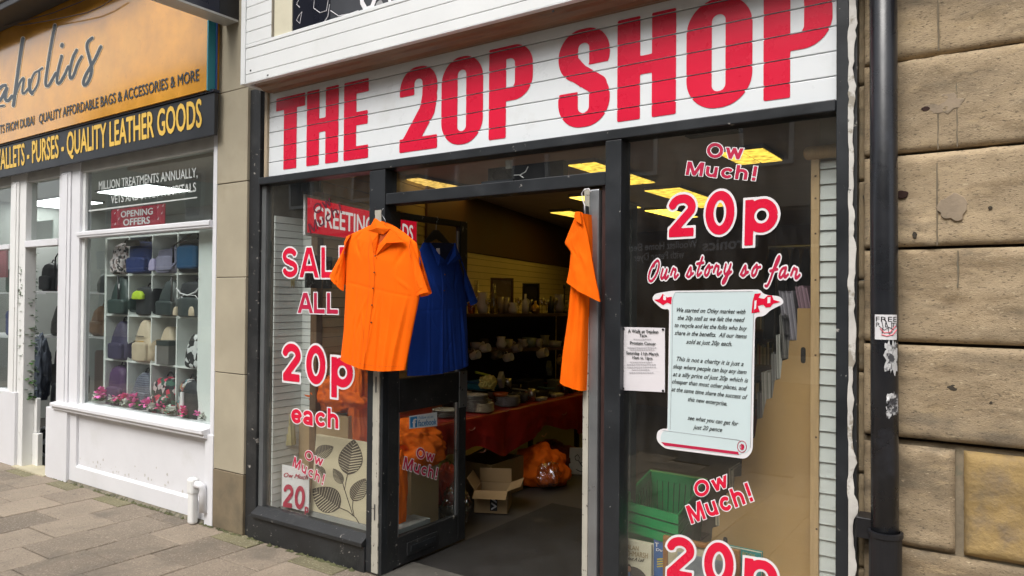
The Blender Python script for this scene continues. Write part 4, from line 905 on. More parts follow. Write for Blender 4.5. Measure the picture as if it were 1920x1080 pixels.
def interior():
    b = MB(); b.box(-6.6, -.28, .05, 8, GZ-.05, GZ-.004); b.build('floor', m_floor, kind='structure')
    b = MB(); b.box(-3.28, -1.9, -.03, 2.0, GZ-.003, GZ+.006); b.build('door_mat', m_mat, label='wide dark rubber mat inside the open doorway', cat='mat', bevel=.003)
    b = MB(); b.box(-6.6, -.28, .08, 8, CZ, CZ+.1); b.build('ceiling', m_ceil, kind='structure')
    b = MB(); b.box(-6.6, -.28, 7.9, 8, GZ, CZ); b.build('back_wall', m_intw, kind='structure')
    b = MB(); b.box(-.34, -.28, .08, 8, GZ, CZ); b.build('side_wall', m_intw, kind='structure')
    P1 = A0+DL*7.9; b = MB()
    b.prism([Vector((q.x, q.y, GZ)) for q in (A0-NL*.02, P1-NL*.02, P1-NL*.12, A0-NL*.12)], (0, 0, CZ-GZ)); b.build('slanting_wall', m_dark, kind='structure')
    b = MB(); b.box(-5.2, -4.5, .1, .3, GZ, CZ); b.build('party_wall', m_dark, kind='structure')
    w = thing('slatwall', 'cream slatted display wall running back behind the shelves', 'slatwall', tuple(A0))
    b = MB(); slats(b, A0, P1, GZ+.02, 2.10, .075, NL); b.build('boards', m_slat, w)
    b = MB(); b.prism([Vector((q.x, q.y, 2.105)) for q in (A0+DL*1.7, P1, P1+NL*.035, A0+DL*1.7+NL*.035)], (0, 0, CZ-2.106)); b.build('bulkhead', m_bulk, w)
    b = MB(); slats(b, A0, A0+DL*1.69, 2.105, CZ-.01, .09, NL); b.build('upper_boards', M('yellow lit boards', (.40, .28, .09), .45, .1, 3), w)  # yellow lamp light is put into the colour of these boards
    s = thing('slat_panel', 'pale grey slatted corner panel behind the left window pane', 'slat panel', (-4.45, .15, GZ))
    b = MB(); slats(b, (-4.47, .035, 0), (-4.47, .30, 0), .06, 2.2, .052, (1, 0, 0), .01, .003); slats(b, (-4.47, .30, 0), (-4.345, .30, 0), .06, 2.2, .052, (0, -1, 0), .01, .003); b.build('boards', m_slatw, s)
    b = MB(); b.box(-4.5, -4.472, .03, .32, .0, 2.4); b.box(-4.5, -4.345, .302, .33, 0, 2.4); b.build('backing', m_dark, s)
    b = MB(); b.box(-4.343, -4.275, .27, .33, 0, 2.38); b.build('post', M('brown varnished post', (.14, .075, .035), .45, .2, 8, st=(6, 6, 1)), s, bevel=.003)
    b = MB(); b.box(-4.49, -3.35, .12, .50, .0, .075); b.build('display_board', M('grey painted shelf', (.3, .3, .29), .6), label='low grey display board along the foot of the left pane', cat='shelf')
    # ceiling light troffers, lit
    em = emitmat('yellow diffuser', (1.0, .65, .085), .60, .6, 16); em2 = emitmat('yellow diffuser dim', (1.0, .62, .14), .42, .6, 22); em5 = emitmat('added yellow diffuser', (1.0, .65, .085), 1.35, .6, 16)
    def troffer(px, py, wx, ly, e, label):
        c = FZ(px, py, CZ); t = thing('ceiling_light', label, 'light', (c.x, c.y, CZ), 'yellow ceiling lights')
        f = MB(); f.box(c.x-wx/2, c.x+wx/2, c.y-ly/2, c.y+ly/2, CZ-.035, CZ-.002); f.build('frame', m_alu, t)
        for k in (-1, 1):
            g = MB(); g.box(c.x+k*wx/4-wx/4+.008, c.x+k*wx/4+wx/4-.008, c.y-ly/2+.01, c.y+ly/2-.01, CZ-.042, CZ-.0355); g.build('diffuser', e, t)
    troffer(1408, 285, .34, .55, em, 'nearest twin yellow ceiling light above Ow Much lettering')
    troffer(1296, 366, .38, 1.6, em, 'long twin yellow ceiling light above the big 20p')
    troffer(1152, 319, .26, 1.2, em, 'yellow ceiling light crossing behind the window mullion')
    troffer(836, 347, .42, 1.3, em2, 'dim yellow ceiling light behind the transom pane')
    troffer(1100, 402, .3, 1.4, em, 'far yellow ceiling light behind the doorway')
    troffer(1440, 490, .4, 1.6, em, 'far yellow ceiling light above the card rack')
    def troffer_at(x, y, wx, ly, label, em=em5):
        v = Vector((x, y, CZ))-CAM; z = v.dot(_d); troffer(960+FOC*v.dot(_r)/z, 540-FOC*v.dot(_u)/z, wx, ly, em, label)
    troffer(1138, 374, .3, 1.2, em5, 'added yellow ceiling light half hidden behind the right door edge')  # lamp added to brighten the table, tucked behind the mullion
    troffer_at(-3.6, 5.4, .32, 1.0, 'added rear yellow ceiling light by the slatted wall')  # unseen lamp added to lift the back of the room
    c = FZ(1338, 247, CZ); v = MB(); v.box(c.x-.18, c.x+.18, c.y-.05, c.y+.05, CZ-.02, CZ-.002)
    v.build('ceiling_vent', m_black, label='thin dark ceiling vent above the right window', cat='vent')
    a, b2 = F(915, 322, .5), F(1056, 352, .5); v = MB(); v.box(a.x, b2.x, .5, .56, b2.z-.015, a.z+.02); v.build('hanging_board', m_navy, label='dark board hung behind the transom above the doorway', cat='board')
    # black board with wire behind transom
    k = MB(); p = lambda x, y: F(700+x/4.17, 280+y/4.17, .04); k.tube([p(1100, 203), (p(1150, 200)), p(1190, 175), p(1210, 135)], .003, 5); k.tube([p(1140, 200), p(1175, 222)], .003, 5); k.build('loose_wire', m_wht, label='loose pale wire dangling behind the transom pane', cat='wire')
    k = MB(); k.box(p(1040, 90).x, p(1085, 90).x, .03, .045, p(1040, 155).z, p(1040, 90).z); k.build('switch_box', M('grey switch', (.42, .42, .4), .5), label='small grey switch box at the top of the transom', cat='switch', bevel=.003)
    # greeting sign fixed along the slanting wall
    gp = lambda px, py, d=.04: FP(px, py, A0+NL*d, NL)
    tl, tr, br, bl = gp(573, 364), gp(783, 423), gp(783, 468), gp(573, 441)
    z1, z0 = tl.z, bl.z; tr = Vector((tr.x, tr.y, z1)); br = Vector((tr.x, tr.y, z0)); bl = Vector((tl.x, tl.y, z0))
    em3 = emitmat('glowing red', (.75, .008, .03), .34); em4 = emitmat('glowing white', (.8, .72, .68), .42); t = thing('card_sign', 'long red sign with white GREETINGS CARDS letters behind the left pane', 'sign', tuple(bl))  # emission added to the sign's red and white so they look bright
    b = MB(); b.prism([tl, tr, br, bl], NL*-.02); b.build('panel', m_wht, t, bevel=.003)
    u = (tr-tl).normalized(); e = .022
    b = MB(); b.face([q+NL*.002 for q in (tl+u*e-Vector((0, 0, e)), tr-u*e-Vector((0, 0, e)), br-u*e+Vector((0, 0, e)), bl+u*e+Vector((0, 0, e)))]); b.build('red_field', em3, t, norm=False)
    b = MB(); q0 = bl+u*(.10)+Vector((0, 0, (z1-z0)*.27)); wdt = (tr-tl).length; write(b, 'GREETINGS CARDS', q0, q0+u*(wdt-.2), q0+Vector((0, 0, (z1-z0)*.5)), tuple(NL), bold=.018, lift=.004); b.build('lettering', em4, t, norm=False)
    b = MB(); gq = lambda px, py: gp(px, py, .015); 
    c0 = gq(598, 510); b.obox(c0, DL*.16, NL*.008, (0, 0, .12)); t = b.build('picture', M('dark photo', (.03, .03, .03), .3, .3, 9, wear=[((.35, .35, .34), 12, .6, .05)]), label='dark framed photograph on the wall below the red sign', cat='picture')
interior()
def crumple(name, label, cat, c, rx, ry, rz, mat, seed, group=None, amp=.3, parent=None, hf=.07):
    bm = bmesh.new(); bmesh.ops.create_icosphere(bm, subdivisions=5, radius=1); b = MB(); b.bm.free(); b.bm = bm
    for v in bm.verts:
        d = v.co.normalized(); r = 1+amp*(fbm(d.x*1.6+seed, d.y*1.6, d.z*1.6)+.42*(1-2*abs(fbm(d.x*2.6+d.z, d.y*2.6+seed, d.z*1.5, 2)))-hf*abs(fbm(d.x*8+seed, d.y*8, d.z*8)))
        p = Vector((d.x*rx*r, d.y*ry*r, d.z*rz*r)); p.z = max(p.z, -rz*.8)
        v.co = Vector(c)+p
    o = b.build(name, mat, parent, smooth=True)
    if parent is None:
        o['label'] = label; o['category'] = cat
        if group: o['group'] = group
    return o
def open_box(name, label, c, w, d, hgt, rz, mat, flaps=True, tilt=0, mark=None):
    t = thing(name, label, 'box', c); cx, cy, cz = c; ca, sa = math.cos(rz), math.sin(rz); ax = Vector((ca, sa, 0)); ay = Vector((-sa, ca, 0)); up = Vector((0, 0, 1)); th = .005
    b = MB(); C = Vector(c)
    b.obox(C+up*.004, ax*w/2, ay*d/2, up*.004)
    for s in (-1, 1):
        b.obox(C+ax*(s*(w/2-th))+up*(hgt/2+.008), ax*th, ay*(d/2), up*hgt/2); b.obox(C+ay*(s*(d/2-th))+up*(hgt/2+.008), ax*(w/2-2*th-.001), ay*th, up*hgt/2)
    b.build('carton', mat, t)
    if flaps:
        for s, an in ((-1, .6), (1, 1.2)):
            dv = (ax*s*math.sin(an)+up*math.cos(an)).normalized(); b = MB(); p = C+ax*(s*(w/2-.004))+up*(hgt+.012)
            b.prism([p-ay*d/2, p+ay*d/2, p+ay*d/2+dv*w*.42, p-ay*d/2+dv*w*.42], ax*s*.004); b.build('flap', mat, t)
        for s, an in ((-1, 1.9), (1, -.15)):
            dv = (ay*s*math.sin(an)+up*math.cos(an)).normalized(); b = MB(); p = C+ay*(s*(d/2-.004))+up*(hgt+.012)
            b.prism([p-ax*w/2, p+ax*w/2, p+ax*w/2+dv*d*.4, p-ax*w/2+dv*d*.4], ay*s*.004); b.build('flap', mat, t)
    if mark:
        b = MB(); p = C-ay*(d/2+.0015); b.face([p+ax*(-w*.02)+up*.02, p+ax*(w*.2)+up*.02, p+ax*(w*.2)+up*(hgt-.01), p+ax*(-w*.02)+up*(hgt-.01)]); q = b.build('print_patch', m_black, t, norm=False)
        b = MB(); write(b, 'VA', p-ay*.001+ax*(w*.18)+up*.03, p-ay*.001+ax*(w*.18)+up*(hgt-.02), p-ay*.001+ax*(w*.02)+up*.03, tuple(-ay), bold=.03); b.build('lettering', m_wht, q, norm=False)
    return t
def left_window_goods():
    # cream cloth tube hanging by the slat panel
    c = F(541, 530, .2); t = thing('cloth_dispenser', 'cream cloth carrier bag holder hanging on the pale slat panel', 'bag holder', (c.x, .2, .5))
    zz = lambda py: F(541, py, .2).z; x, y = c.x, .2; pr = []
    for py, r in ((505, .02), (512, .052), (535, .056), (546, .035), (552, .017), (600, .022), (680, .024), (740, .026), (755, .04), (790, .06), (833, .075)): pr.append((r, zz(py)))
    b = MB(); n = 36; rings = []
    for r, z in pr: rings.append([b.bm.verts.new((x+r*math.cos(2*math.pi*k/n)*(1+(.12*math.cos(k*2.1+z*6) if r > .03 else .05)), y+r*.8*math.sin(2*math.pi*k/n), z)) for k in range(n)])
    for i in range(len(rings)-1):
        for k in range(n): b.bm.faces.new((rings[i][k], rings[i][(k+1) % n], rings[i+1][(k+1) % n], rings[i+1][k]))
    b.build('cloth', M('cream cloth', (.50, .43, .22), .85, .15, 9, wear=[((.42, .50, .28), 7, .6, .15)]), t, smooth=True)
    b = MB(); b.tube([(x, y, zz(505)), (x+.01, y+.05, zz(470)), (x, .28, zz(455))], .005, 6); b.build('cord', m_wood, t)
    q = lambda px, py, yy: F(px, py, yy)
    a = F(600, 880, .36); open_box('cardboard_box', 'tall plain cardboard box behind the leaf pattern canvas', (F(620, 880, .42).x, .42, .076), .62, .28, .66, 0.05, m_card, False)
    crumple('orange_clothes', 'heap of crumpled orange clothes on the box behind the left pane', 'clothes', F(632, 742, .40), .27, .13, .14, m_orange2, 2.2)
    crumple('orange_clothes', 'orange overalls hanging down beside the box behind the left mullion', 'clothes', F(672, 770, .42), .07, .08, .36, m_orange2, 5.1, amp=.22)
    # leaf canvas
    y = .13; g = lambda px, py: F(460+px/2.7, 680+py/2.7, y)
    P = [g(330, 368), g(635, 408), g(632, 848), g(320, 762)]; zt, zb = P[0].z, .078; P = [Vector((P[0].x, y+.05, zt)), Vector((P[1].x, y+.05, zt)), Vector((P[1].x, y, zb)), Vector((P[0].x, y, zb))]
    t = thing('canvas_print', 'cream canvas print of brown striped leaves leaning behind the left pane', 'picture', (P[3].x, y, zb))
    b = MB(); b.prism(P, (0, .025, 0)); b.build('canvas', M('cream canvas', (.56, .48, .33), .8, .05, 5, bump=.1, bsc=300), t, bevel=.003)
    pn = (P[1]-P[0]).cross(P[3]-P[0]).normalized(); pn = pn if pn.y < 0 else -pn
    L = lambda px, py, o=.002: FP(460+px/2.7, 680+py/2.7, P[0], pn)+pn*o
    ink = M('brown leaf ink', (.045, .03, .02), .7); cr = M('cream leaf vein', (.52, .45, .31), .8)
    def leaf(base, tip, wd, strip):
        bx, by = base; tx, ty = tip; dx, dy = tx-bx, ty-by; ln = math.hypot(dx, dy); nx, ny = -dy/ln, dx/ln
        sh = lambda s: math.sin(math.pi*min(1, s**.8))**.8
        pt = lambda s, k: (bx+dx*s+nx*wd*sh(s)*k, by+dy*s+ny*wd*sh(s)*k)
        b = MB(); ring = [pt(i/14, 1) for i in range(15)]+[pt(i/14, -1) for i in range(13, 0, -1)]
        vs = [b.bm.verts.new(L(*p)) for p in ring]; b.bm.faces.new(vs); o = b.build('leaf', ink, t, norm=False)
        v = MB()
        for i in range(1, 13):
            s = i/13.5
            for k in (1, -1):
                wds = .085*ln/13 if k == strip else .035*ln/13; a = pt(s, 0); e = pt(min(.99, s+.10), k*.93); px_, py_ = dx/ln*wds*2.2, dy/ln*wds*2.2
                v.face([L(a[0]-px_, a[1]-py_, .0035), L(a[0]+px_, a[1]+py_, .0035), L(e[0]+px_, e[1]+py_, .0035), L(e[0]-px_, e[1]-py_, .0035)])
        v.build('veins', cr, o, norm=False)
    leaf((352, 472), (448, 425), 34, 1); leaf((520, 568), (552, 388), 62, 1); leaf((492, 612), (446, 535), 24, -1); leaf((545, 700), (610, 585), 42, 1); leaf((480, 735), (340, 640), 66, -1); leaf((400, 580), (358, 515), 24, -1)
    for path in ([(592, 838), (560, 785), (520, 752), (480, 735)], [(545, 770), (522, 700), (503, 640), (518, 565)], [(552, 776), (543, 735), (546, 698)], [(503, 645), (495, 612), (490, 606)]):
        b = MB(); b.tube([L(*p, .002) for p in path], .0028, 5); b.build('stem', ink, t)
    # price card
    P = [g(190, 512), g(322, 540), g(320, 756), g(183, 728)]; zt = P[0].z
    y2 = .09; g2 = lambda px, py: F(460+px/2.7, 680+py/2.7, y2); a, c = g2(186, 515), g2(321, 757)
    t = thing('price_card', 'white price card reading Ow Much 20p at the bottom corner of the left pane', 'card', (a.x, y2, .08))
    b = MB(); b.box(a.x, c.x, y2, y2+.004, .078, a.z); b.build('card', m_wht, t)
    b = MB(); write(b, 'Ow Much', g2(196, 578), g2(318, 592), g2(198, 555), (0, -1, 0), shear=.3, bold=.02); b.build('small_lettering', m_redw, t, norm=False)
    o = vinyl('20', g2(190, 728), g2(300, 745), g2(197, 612), (0, -1, 0), t, m_redw, m_wht, .1, 0, .06); vinyl('p', g2(303, 757), g2(322, 760), g2(303, 715), (0, -1, 0), t, m_redw, m_wht, .1, 0, .0)
    # things seen through the open leaf
    open_box('cardboard_box', 'cardboard box standing behind the glass of the open door leaf', (-3.72, .62, GZ), .40, .34, .52, .1, m_card, False)
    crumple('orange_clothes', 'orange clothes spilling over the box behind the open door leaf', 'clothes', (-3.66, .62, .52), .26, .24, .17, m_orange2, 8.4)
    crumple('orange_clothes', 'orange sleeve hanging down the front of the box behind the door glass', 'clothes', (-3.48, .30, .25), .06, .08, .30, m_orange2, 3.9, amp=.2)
    crumple('plastic_bag', 'small clear plastic bag on the floor behind the door glass', 'bag', (-3.55, 1.02, .0), .11, .1, .15, m_film, 1.3)
    crumple('plastic_bag', 'red net bag under the table behind the door glass', 'bag', (-3.72, 1.12, .10), .1, .1, .16, M('red plastic net', (.5, .05, .02), .4, .2, 20), 4.3)
    crumple('plastic_bag', 'yellow green carrier bag under the table behind the door glass', 'bag', (-3.95, 1.30, .06), .13, .13, .2, M('yellow green plastic', (.30, .27, .03), .4, .2, 9), 6.3)
left_window_goods()
# ------------------------------------------------------------------ table, shelves and bric-a-brac along the slatted wall
m_china = M('white china', (.55, .52, .46), .25, .06, 6); m_china2 = M('grey china', (.30, .27, .27), .3, .1, 6); m_gold = M('brass', (.45, .28, .06), .3, .1, 6, metal=.8)
m_cloth = M('red oilcloth', (.25, .014, .009), .38, .2, 4, wear=[((.33, .04, .015), 5, .6, .2)])
def table():
    xF, xB, y0, y1, zt = -3.77, -4.46, .92, 3.5, .60
    t = thing('table', 'long trestle table along the slatted wall carrying plates and kitchenware', 'table', (-4.1, 2.2, GZ))
    b = MB(); b.box(xB, xF-.012, y0, y1, zt-.03, zt-.004); b.build('tabletop', m_wood, t)
    for xx in (xF-.06, xB+.05):
        for yy in (y0+.06, y1-.1): b = MB(); b.box(xx-.02, xx+.02, yy-.02, yy+.02, GZ, zt-.031); b.build('leg', m_black, t)
    c = MB()
    def fn(u, v):
        y = y0-.01+(y1-y0+.02)*u; lo = .20+.16*abs(math.sin(u*6.2+.6))+.02*math.sin(u*31)
        if v < .3: x = xB+(xF-xB)*(v/.3); z = zt+.001+.003*fbm(x*6, y*3)
        else:
            w = (v-.3)/.7; z = zt-(zt-lo)*w; x = xF+.005+.05*math.sin(math.pi*w*.6)+.028*math.sin(u*26+fbm(u*5, 1)*3)*w+.012*fbm(u*14, w*2, 3)
        return Vector((x, y, z))
    c.grid(fn, 120, 40); o = c.build('tablecloth', m_cloth, None, smooth=True, norm=False, label='dark red patterned oilcloth hanging over the front of the long table', cat='tablecloth')
    a = MB()
    for (px, py) in ((885, 800), (905, 842), (950, 765), (1058, 772), (1020, 812)):
        p = FX(px, py, xF+.065); a.tube([p+Vector((0, math.cos(q)*.045, math.sin(q)*.03)) for q in [R(-150+15*k) for k in range(10)]], .0035, 5)
    a.build('pattern_curl', M('faded curl print', (.32, .14, .11), .6), o)
table()
TX = -3.98
def tp(px, py, x=TX): return FX(px, py, x)
def plates(label, px, x, n, r, mat, rim, z=.602):
    p = FX(px, 700, x); t = thing('plate_stack', label, 'plates', (x, p.y, z), 'stacks of plates on the table')
    for k in range(n):
        zz = z+k*.011; b = MB(); dx, dy = rnd.uniform(-.006, .006), rnd.uniform(-.006, .006)
        b.lathe([(0, zz+.004), (r*.55, zz+.003), (r*.62, zz+.001), (r, zz+.016), (r*.99, zz+.019), (r*.6, zz+.006), (0, zz+.007)], (x+dx, p.y+dy, 0), 28); o = b.build('plate', mat, t, smooth=True)
        if rim: q = MB(); q.lathe([(r*.985, zz+.0145), (r*1.006, zz+.017), (r*.99, zz+.0198)], (x+dx, p.y+dy, 0), 28); q.build('rim', rim, o, smooth=True)
    return t
def vessel(name, label, cat, c, prof, mat, group=None, handle=None, n=18, spout=False):
    t = thing(name, label, cat, c, group); b = MB(); b.lathe(prof, c, n); b.build('body', mat, t, smooth=True)
    if handle:
        r, z0, z1, out, dr = handle; d = Vector(dr).normalized(); C = Vector(c); b = MB()
        b.tube([C+d*(r+out*math.sin(math.pi*k/8))+Vector((0, 0, z0+(z1-z0)*k/8)) for k in range(9)], .005, 6); b.build('handle', mat, t, smooth=True)
    return t
MUG = [(0, 0), (.036, 0), (.040, .006), (.041, .09), (.037, .09), (.036, .01), (0, .008)]
def wine(r, hh): return [(0, 0), (r*.8, 0), (r*.8, .004), (.006, .012), (.005, hh*.45), (r*.6, hh*.55), (r, hh*.75), (r*.85, hh), (r*.8, hh), (r*.9, hh*.75), (0, hh*.55)]
def tumbler(r, hh): return [(0, 0), (r*.85, 0), (r, hh), (r*.94, hh), (r*.8, .01), (0, .01)]
def bottle(r, hh): return [(0, 0), (r, 0), (r, hh*.6), (r*.35, hh*.75), (r*.3, hh), (0, hh)]
def jug(r, hh): return [(0, 0), (r*.7, 0), (r, hh*.35), (r*.7, hh*.75), (r*.85, hh), (r*.78, hh), (r*.6, hh*.75), (r*.9, hh*.35), (0, .01)]
def goods():
    plates('leaning stack of white plates with dark rims by the push plate', 892, -3.93, 13, .115, m_china, M('dark rim glaze', (.05, .04, .04), .3))
    plates('stack of cream bowls and plates in front of the rimmed stack', 905, -3.86, 7, .10, M('cream china', (.5, .43, .3), .3), None)
    plates('low stack of grey plates near the table edge', 952, -3.90, 8, .115, m_china2, None)
    plates('stack of white plates seen through the open door glass', 838, -3.95, 5, .12, m_china, M('dark rim glaze', (.05, .04, .04), .3))
    p = tp(930, 718, -3.98); vessel('dish', 'small orange dish on top of the pale plates', 'dish', (-3.93, p.y, .70), [(0, 0), (.06, 0), (.075, .03), (.07, .03), (.055, .006), (0, .006)], M('orange glaze', (.40, .09, .015), .4))
    p = tp(910, 700, -4.15); t = thing('tub', 'teal plastic tub lying on the cluttered table', 'tub', (-4.15, p.y, .70)); b = MB(); b.box(-4.25, -4.05, p.y-.16, p.y+.2, .74, .81); b.build('walls', M('teal plastic', (.005, .10, .14), .4), t, bevel=.02)
    b = MB(); b.box(-4.26, -4.04, p.y-.17, p.y+.21, .811, .823); b.build('lid', M('blue plastic', (.01, .07, .16), .4), t, bevel=.004)
    b = MB(); q = [tp(*v, -4.02) for v in ((892, 698), (905, 701), (920, 705), (932, 712), (938, 722))]; b.tube(q, [.012, .012, .01, .007, .006], 6); b.build('ladle', M('lime plastic', (.28, .36, .02), .4), label='lime green ladle lying across the teal tub', cat='ladle')
    crumple('cloth_bundle', 'yellow net bundle beside the rimmed plates', 'bundle', tp(915, 718, -3.99), .07, .09, .06, M('yellow net', (.42, .36, .10), .8, .2, 16), 3.2)
    for i, (px, py, x, w, d, hh, c, lab) in enumerate(((990, 712, -4.1, .2, .3, .16, (.02, .02, .018), 'dark carton in the middle of the cluttered table'), (1010, 735, -3.95, .1, .22, .06, (.03, .028, .025), 'low black box near the front edge of the table'), (1040, 725, -4.0, .12, .12, .14, (.16, .16, .10), 'patterned green tin near the far end of the table'), (968, 735, -3.95, .1, .14, .05, (.02, .016, .014), 'small dark book lying behind the grey plates'), (1000, 690, -4.25, .1, .4, .2, (.012, .012, .012), 'black case standing at the back of the table'), (1045, 748, -3.86, .06, .16, .02, (.42, .40, .36), 'flat white card lying at the table edge'), (1015, 752, -3.84, .06, .12, .02, (.38, .36, .34), 'second flat pale card lying beside a red trinket'), (950, 705, -4.15, .14, .2, .13, (.018, .018, .016), 'dark casserole box behind the orange dish'), (1068, 738, -3.95, .1, .2, .12, (.025, .022, .018), 'dark tin partly behind the narrow orange shirt'))):
        p = tp(px, py, x); b = MB(); b.box(x-w/2, x+w/2, p.y-d/2, p.y+d/2, .602, .602+hh); t = b.build('box', M('box colour %d' % i, c, .5, .3, 9, wear=[(tuple(min(1, q*3+.02) for q in c), 12, .62, .04)]), None, bevel=.004, label=lab, cat='box')
        b = MB(); b.box(x-w/2-.003, x+w/2+.003, p.y-d/2-.003, p.y+d/2+.003, .602+hh+.001, .602+hh+.012); b.build('lid', M('lid colour %d' % i, tuple(min(1, q*1.6+.01) for q in c), .5, .3, 9), t)
    for px, py, c, lab in ((990, 745, (.4, .03, .02), 'red enamel trinket lying on the front of the table'), (1030, 690, (.12, .13, .1), 'striped green paperback leaning at the back of the table'), (940, 712, (.2, .2, .2), 'bent steel whisk among the kitchenware')):
        p = tp(px, py, -4.0); b = MB(); b.obox(p, (.02, .01, 0), (-.03, .06, .03), (0, -.02, .045)); b.build('trinket', M('trinket %d' % px, c, .4, .2, 20), label=lab, cat='trinket', bevel=.006)
    p = tp(953, 688, -4.1); vessel('tumbler', 'shiny steel beaker standing on the cluttered table', 'beaker', (-4.1, p.y, .72), tumbler(.035, .1), M('steel', (.5, .48, .44), .25, metal=.9))
    # shelf unit
    Aq, Bq = Vector((-4.36, 2.16, 0)), Vector((-3.86, 3.36, 0)); d = (Bq-Aq).normalized(); n = Vector((d.y, -d.x, 0)); L = (Bq-Aq).length
    s = thing('shelf_unit', 'dark two tier wall shelf crowded with glassware above the table', 'shelf', tuple(Aq+Vector((0, 0, .6))))
    for z, nm in ((1.445, 'upper'), (1.095, 'lower')):
        b = MB(); b.prism([Aq+Vector((0, 0, z)), Bq+Vector((0, 0, z)), Bq-n*.3+Vector((0, 0, z)), Aq-n*.3+Vector((0, 0, z))], (0, 0, -.028)); b.build('shelf_board', M('dark oak', (.09, .055, .025), .55, .2, 8), s)
    b = MB(); b.prism([Aq-n*.31+Vector((0, 0, .6)), Bq-n*.31+Vector((0, 0, .6)), Bq-n*.31+Vector((0, 0, 1.41)), Aq-n*.31+Vector((0, 0, 1.41))], -n*.01); b.build('back_panel', M('near black board', (.012, .010, .008), .6), s)
    for q in (Aq-d*.02, Bq+d*.001): b = MB(); b.prism([q+Vector((0, 0, .6)), q+d*.02+Vector((0, 0, .6)), q+d*.02-n*.3+Vector((0, 0, .6)), q-n*.3+Vector((0, 0, .6))], (0, 0, .845)); b.build('end_panel', m_bulk, s)
    def at(px, dep, z): v = FP(px, 560, Aq-n*dep, n); return (v.x, v.y, z)
    US, LS = 1.446, 1.096
    amber = glassmat('amber glass', (.75, .5, .2), 1.5, .03, .06); yel = glassmat('yellowish glass', (.8, .75, .5), 1.5, .03, .12)
    up = [('jug', 'clear glass jug with a looped handle on the upper shelf', 'jug', 905, .10, jug(.06, .21), m_china, (.05, .08, .17, .04, -d)), ('vase', 'tall ribbed glass vase at the near end of the upper shelf', 'vase', 893, .17, bottle(.06, .33), yel, None),
          ('decanter', 'slim glass decanter in front of the brown frame', 'decanter', 926, .12, bottle(.045, .30), yel, None), ('vase', 'pale ribbed glass cylinder below the brown frame', 'vase', 936, .16, tumbler(.05, .17), M('ribbed pinkish glass', (.33, .25, .18), .25), None), ('tumbler', 'ribbed beige glass cylinder right of the pinkish one', 'glass', 948, .15, tumbler(.04, .16), M('beige glass', (.34, .28, .18), .25), None),
          ('ornament', 'pale china swan ornament on the upper shelf', 'ornament', 962, .08, jug(.05, .11), m_china, (.04, .03, .09, .03, d)), ('ornament', 'cream china figure with raised arm on the upper shelf', 'ornament', 985, .1, bottle(.035, .20), m_china, (.02, .08, .15, .03, d)),
          ('ornament', 'round brass bell ornament below the dark poster', 'ornament', 1004, .07, [(0, 0), (.03, 0), (.05, .03), (.045, .07), (.012, .10), (.01, .13), (0, .13)], m_gold, None), ('bottle', 'dark perfume bottle on the upper shelf', 'bottle', 1033, .12, bottle(.035, .18), m_black, None), ('vase', 'white lidded pot near the far end of the upper shelf', 'pot', 1048, .14, jug(.06, .2), m_china2, None), ('bottle', 'red stoppered glass at the near end of the upper shelf', 'bottle', 884, .06, tumbler(.04, .11), amber, None), ('candlestick', 'tall dark candlestick near the narrow shirt', 'candlestick', 1058, .2, [(0, 0), (.04, 0), (.04, .02), (.008, .05), (.006, .26), (.016, .27), (.012, .31), (0, .31)], m_black, None)]
    for nm, lab, cat, px, dep, prof, mat, hd in up: vessel(nm, lab, cat, at(px, dep, US), prof, mat, None, hd)
    for i, px in enumerate((915, 972, 994, 1016, 1025, 1041, 1066)): vessel('wine_glass', 'clear stemmed glass on the upper shelf', 'glass', at(px, .05+.04*(i % 3), US), wine(.034, .14+.02*(i % 2)), yel, 'clear stemmed glasses on the upper shelf')
    def frame(label, pa, pb, ytop, dep, mat, inner):
        a, c = Vector(at(pa, dep, US)), Vector(at(pb, dep, US)); zt = FP((pa+pb)/2, ytop, Aq-n*dep, n).z; t = thing('framed_picture', label, 'picture', tuple(a)); u = (c-a).normalized(); w = (c-a).length; hh = zt-US; bw = .025
        b = MB()
        for q0, q1, z0, z1 in ((0, w, 0, bw), (0, w, hh-bw, hh), (0, bw, bw, hh-bw), (w-bw, w, bw, hh-bw)): b.prism([a+u*q0+Vector((0, 0, z0)), a+u*q1+Vector((0, 0, z0)), a+u*q1+Vector((0, 0, z1)), a+u*q0+Vector((0, 0, z1))], -n*.02)
        b.build('frame', mat, t, bevel=.003); b = MB(); b.prism([a-n*.008+u*bw+Vector((0, 0, bw)), a-n*.008+u*(w-bw)+Vector((0, 0, bw)), a-n*.008+u*(w-bw)+Vector((0, 0, hh-bw)), a-n*.008+u*bw+Vector((0, 0, hh-bw))], -n*.004); b.build('picture', inner, t)
    frame('brown framed mirror standing at the back of the upper shelf', 921, 963, 521, .26, m_bulk, M('mirror glass', (.25, .2, .12), .3)); frame('dark framed poster with pale lettering blocks on the upper shelf', 981, 1012, 531, .24, m_black, M('dark poster', (.03, .028, .025), .5, .3, 5, wear=[((.16, .15, .12), 26, .62, .04)]))
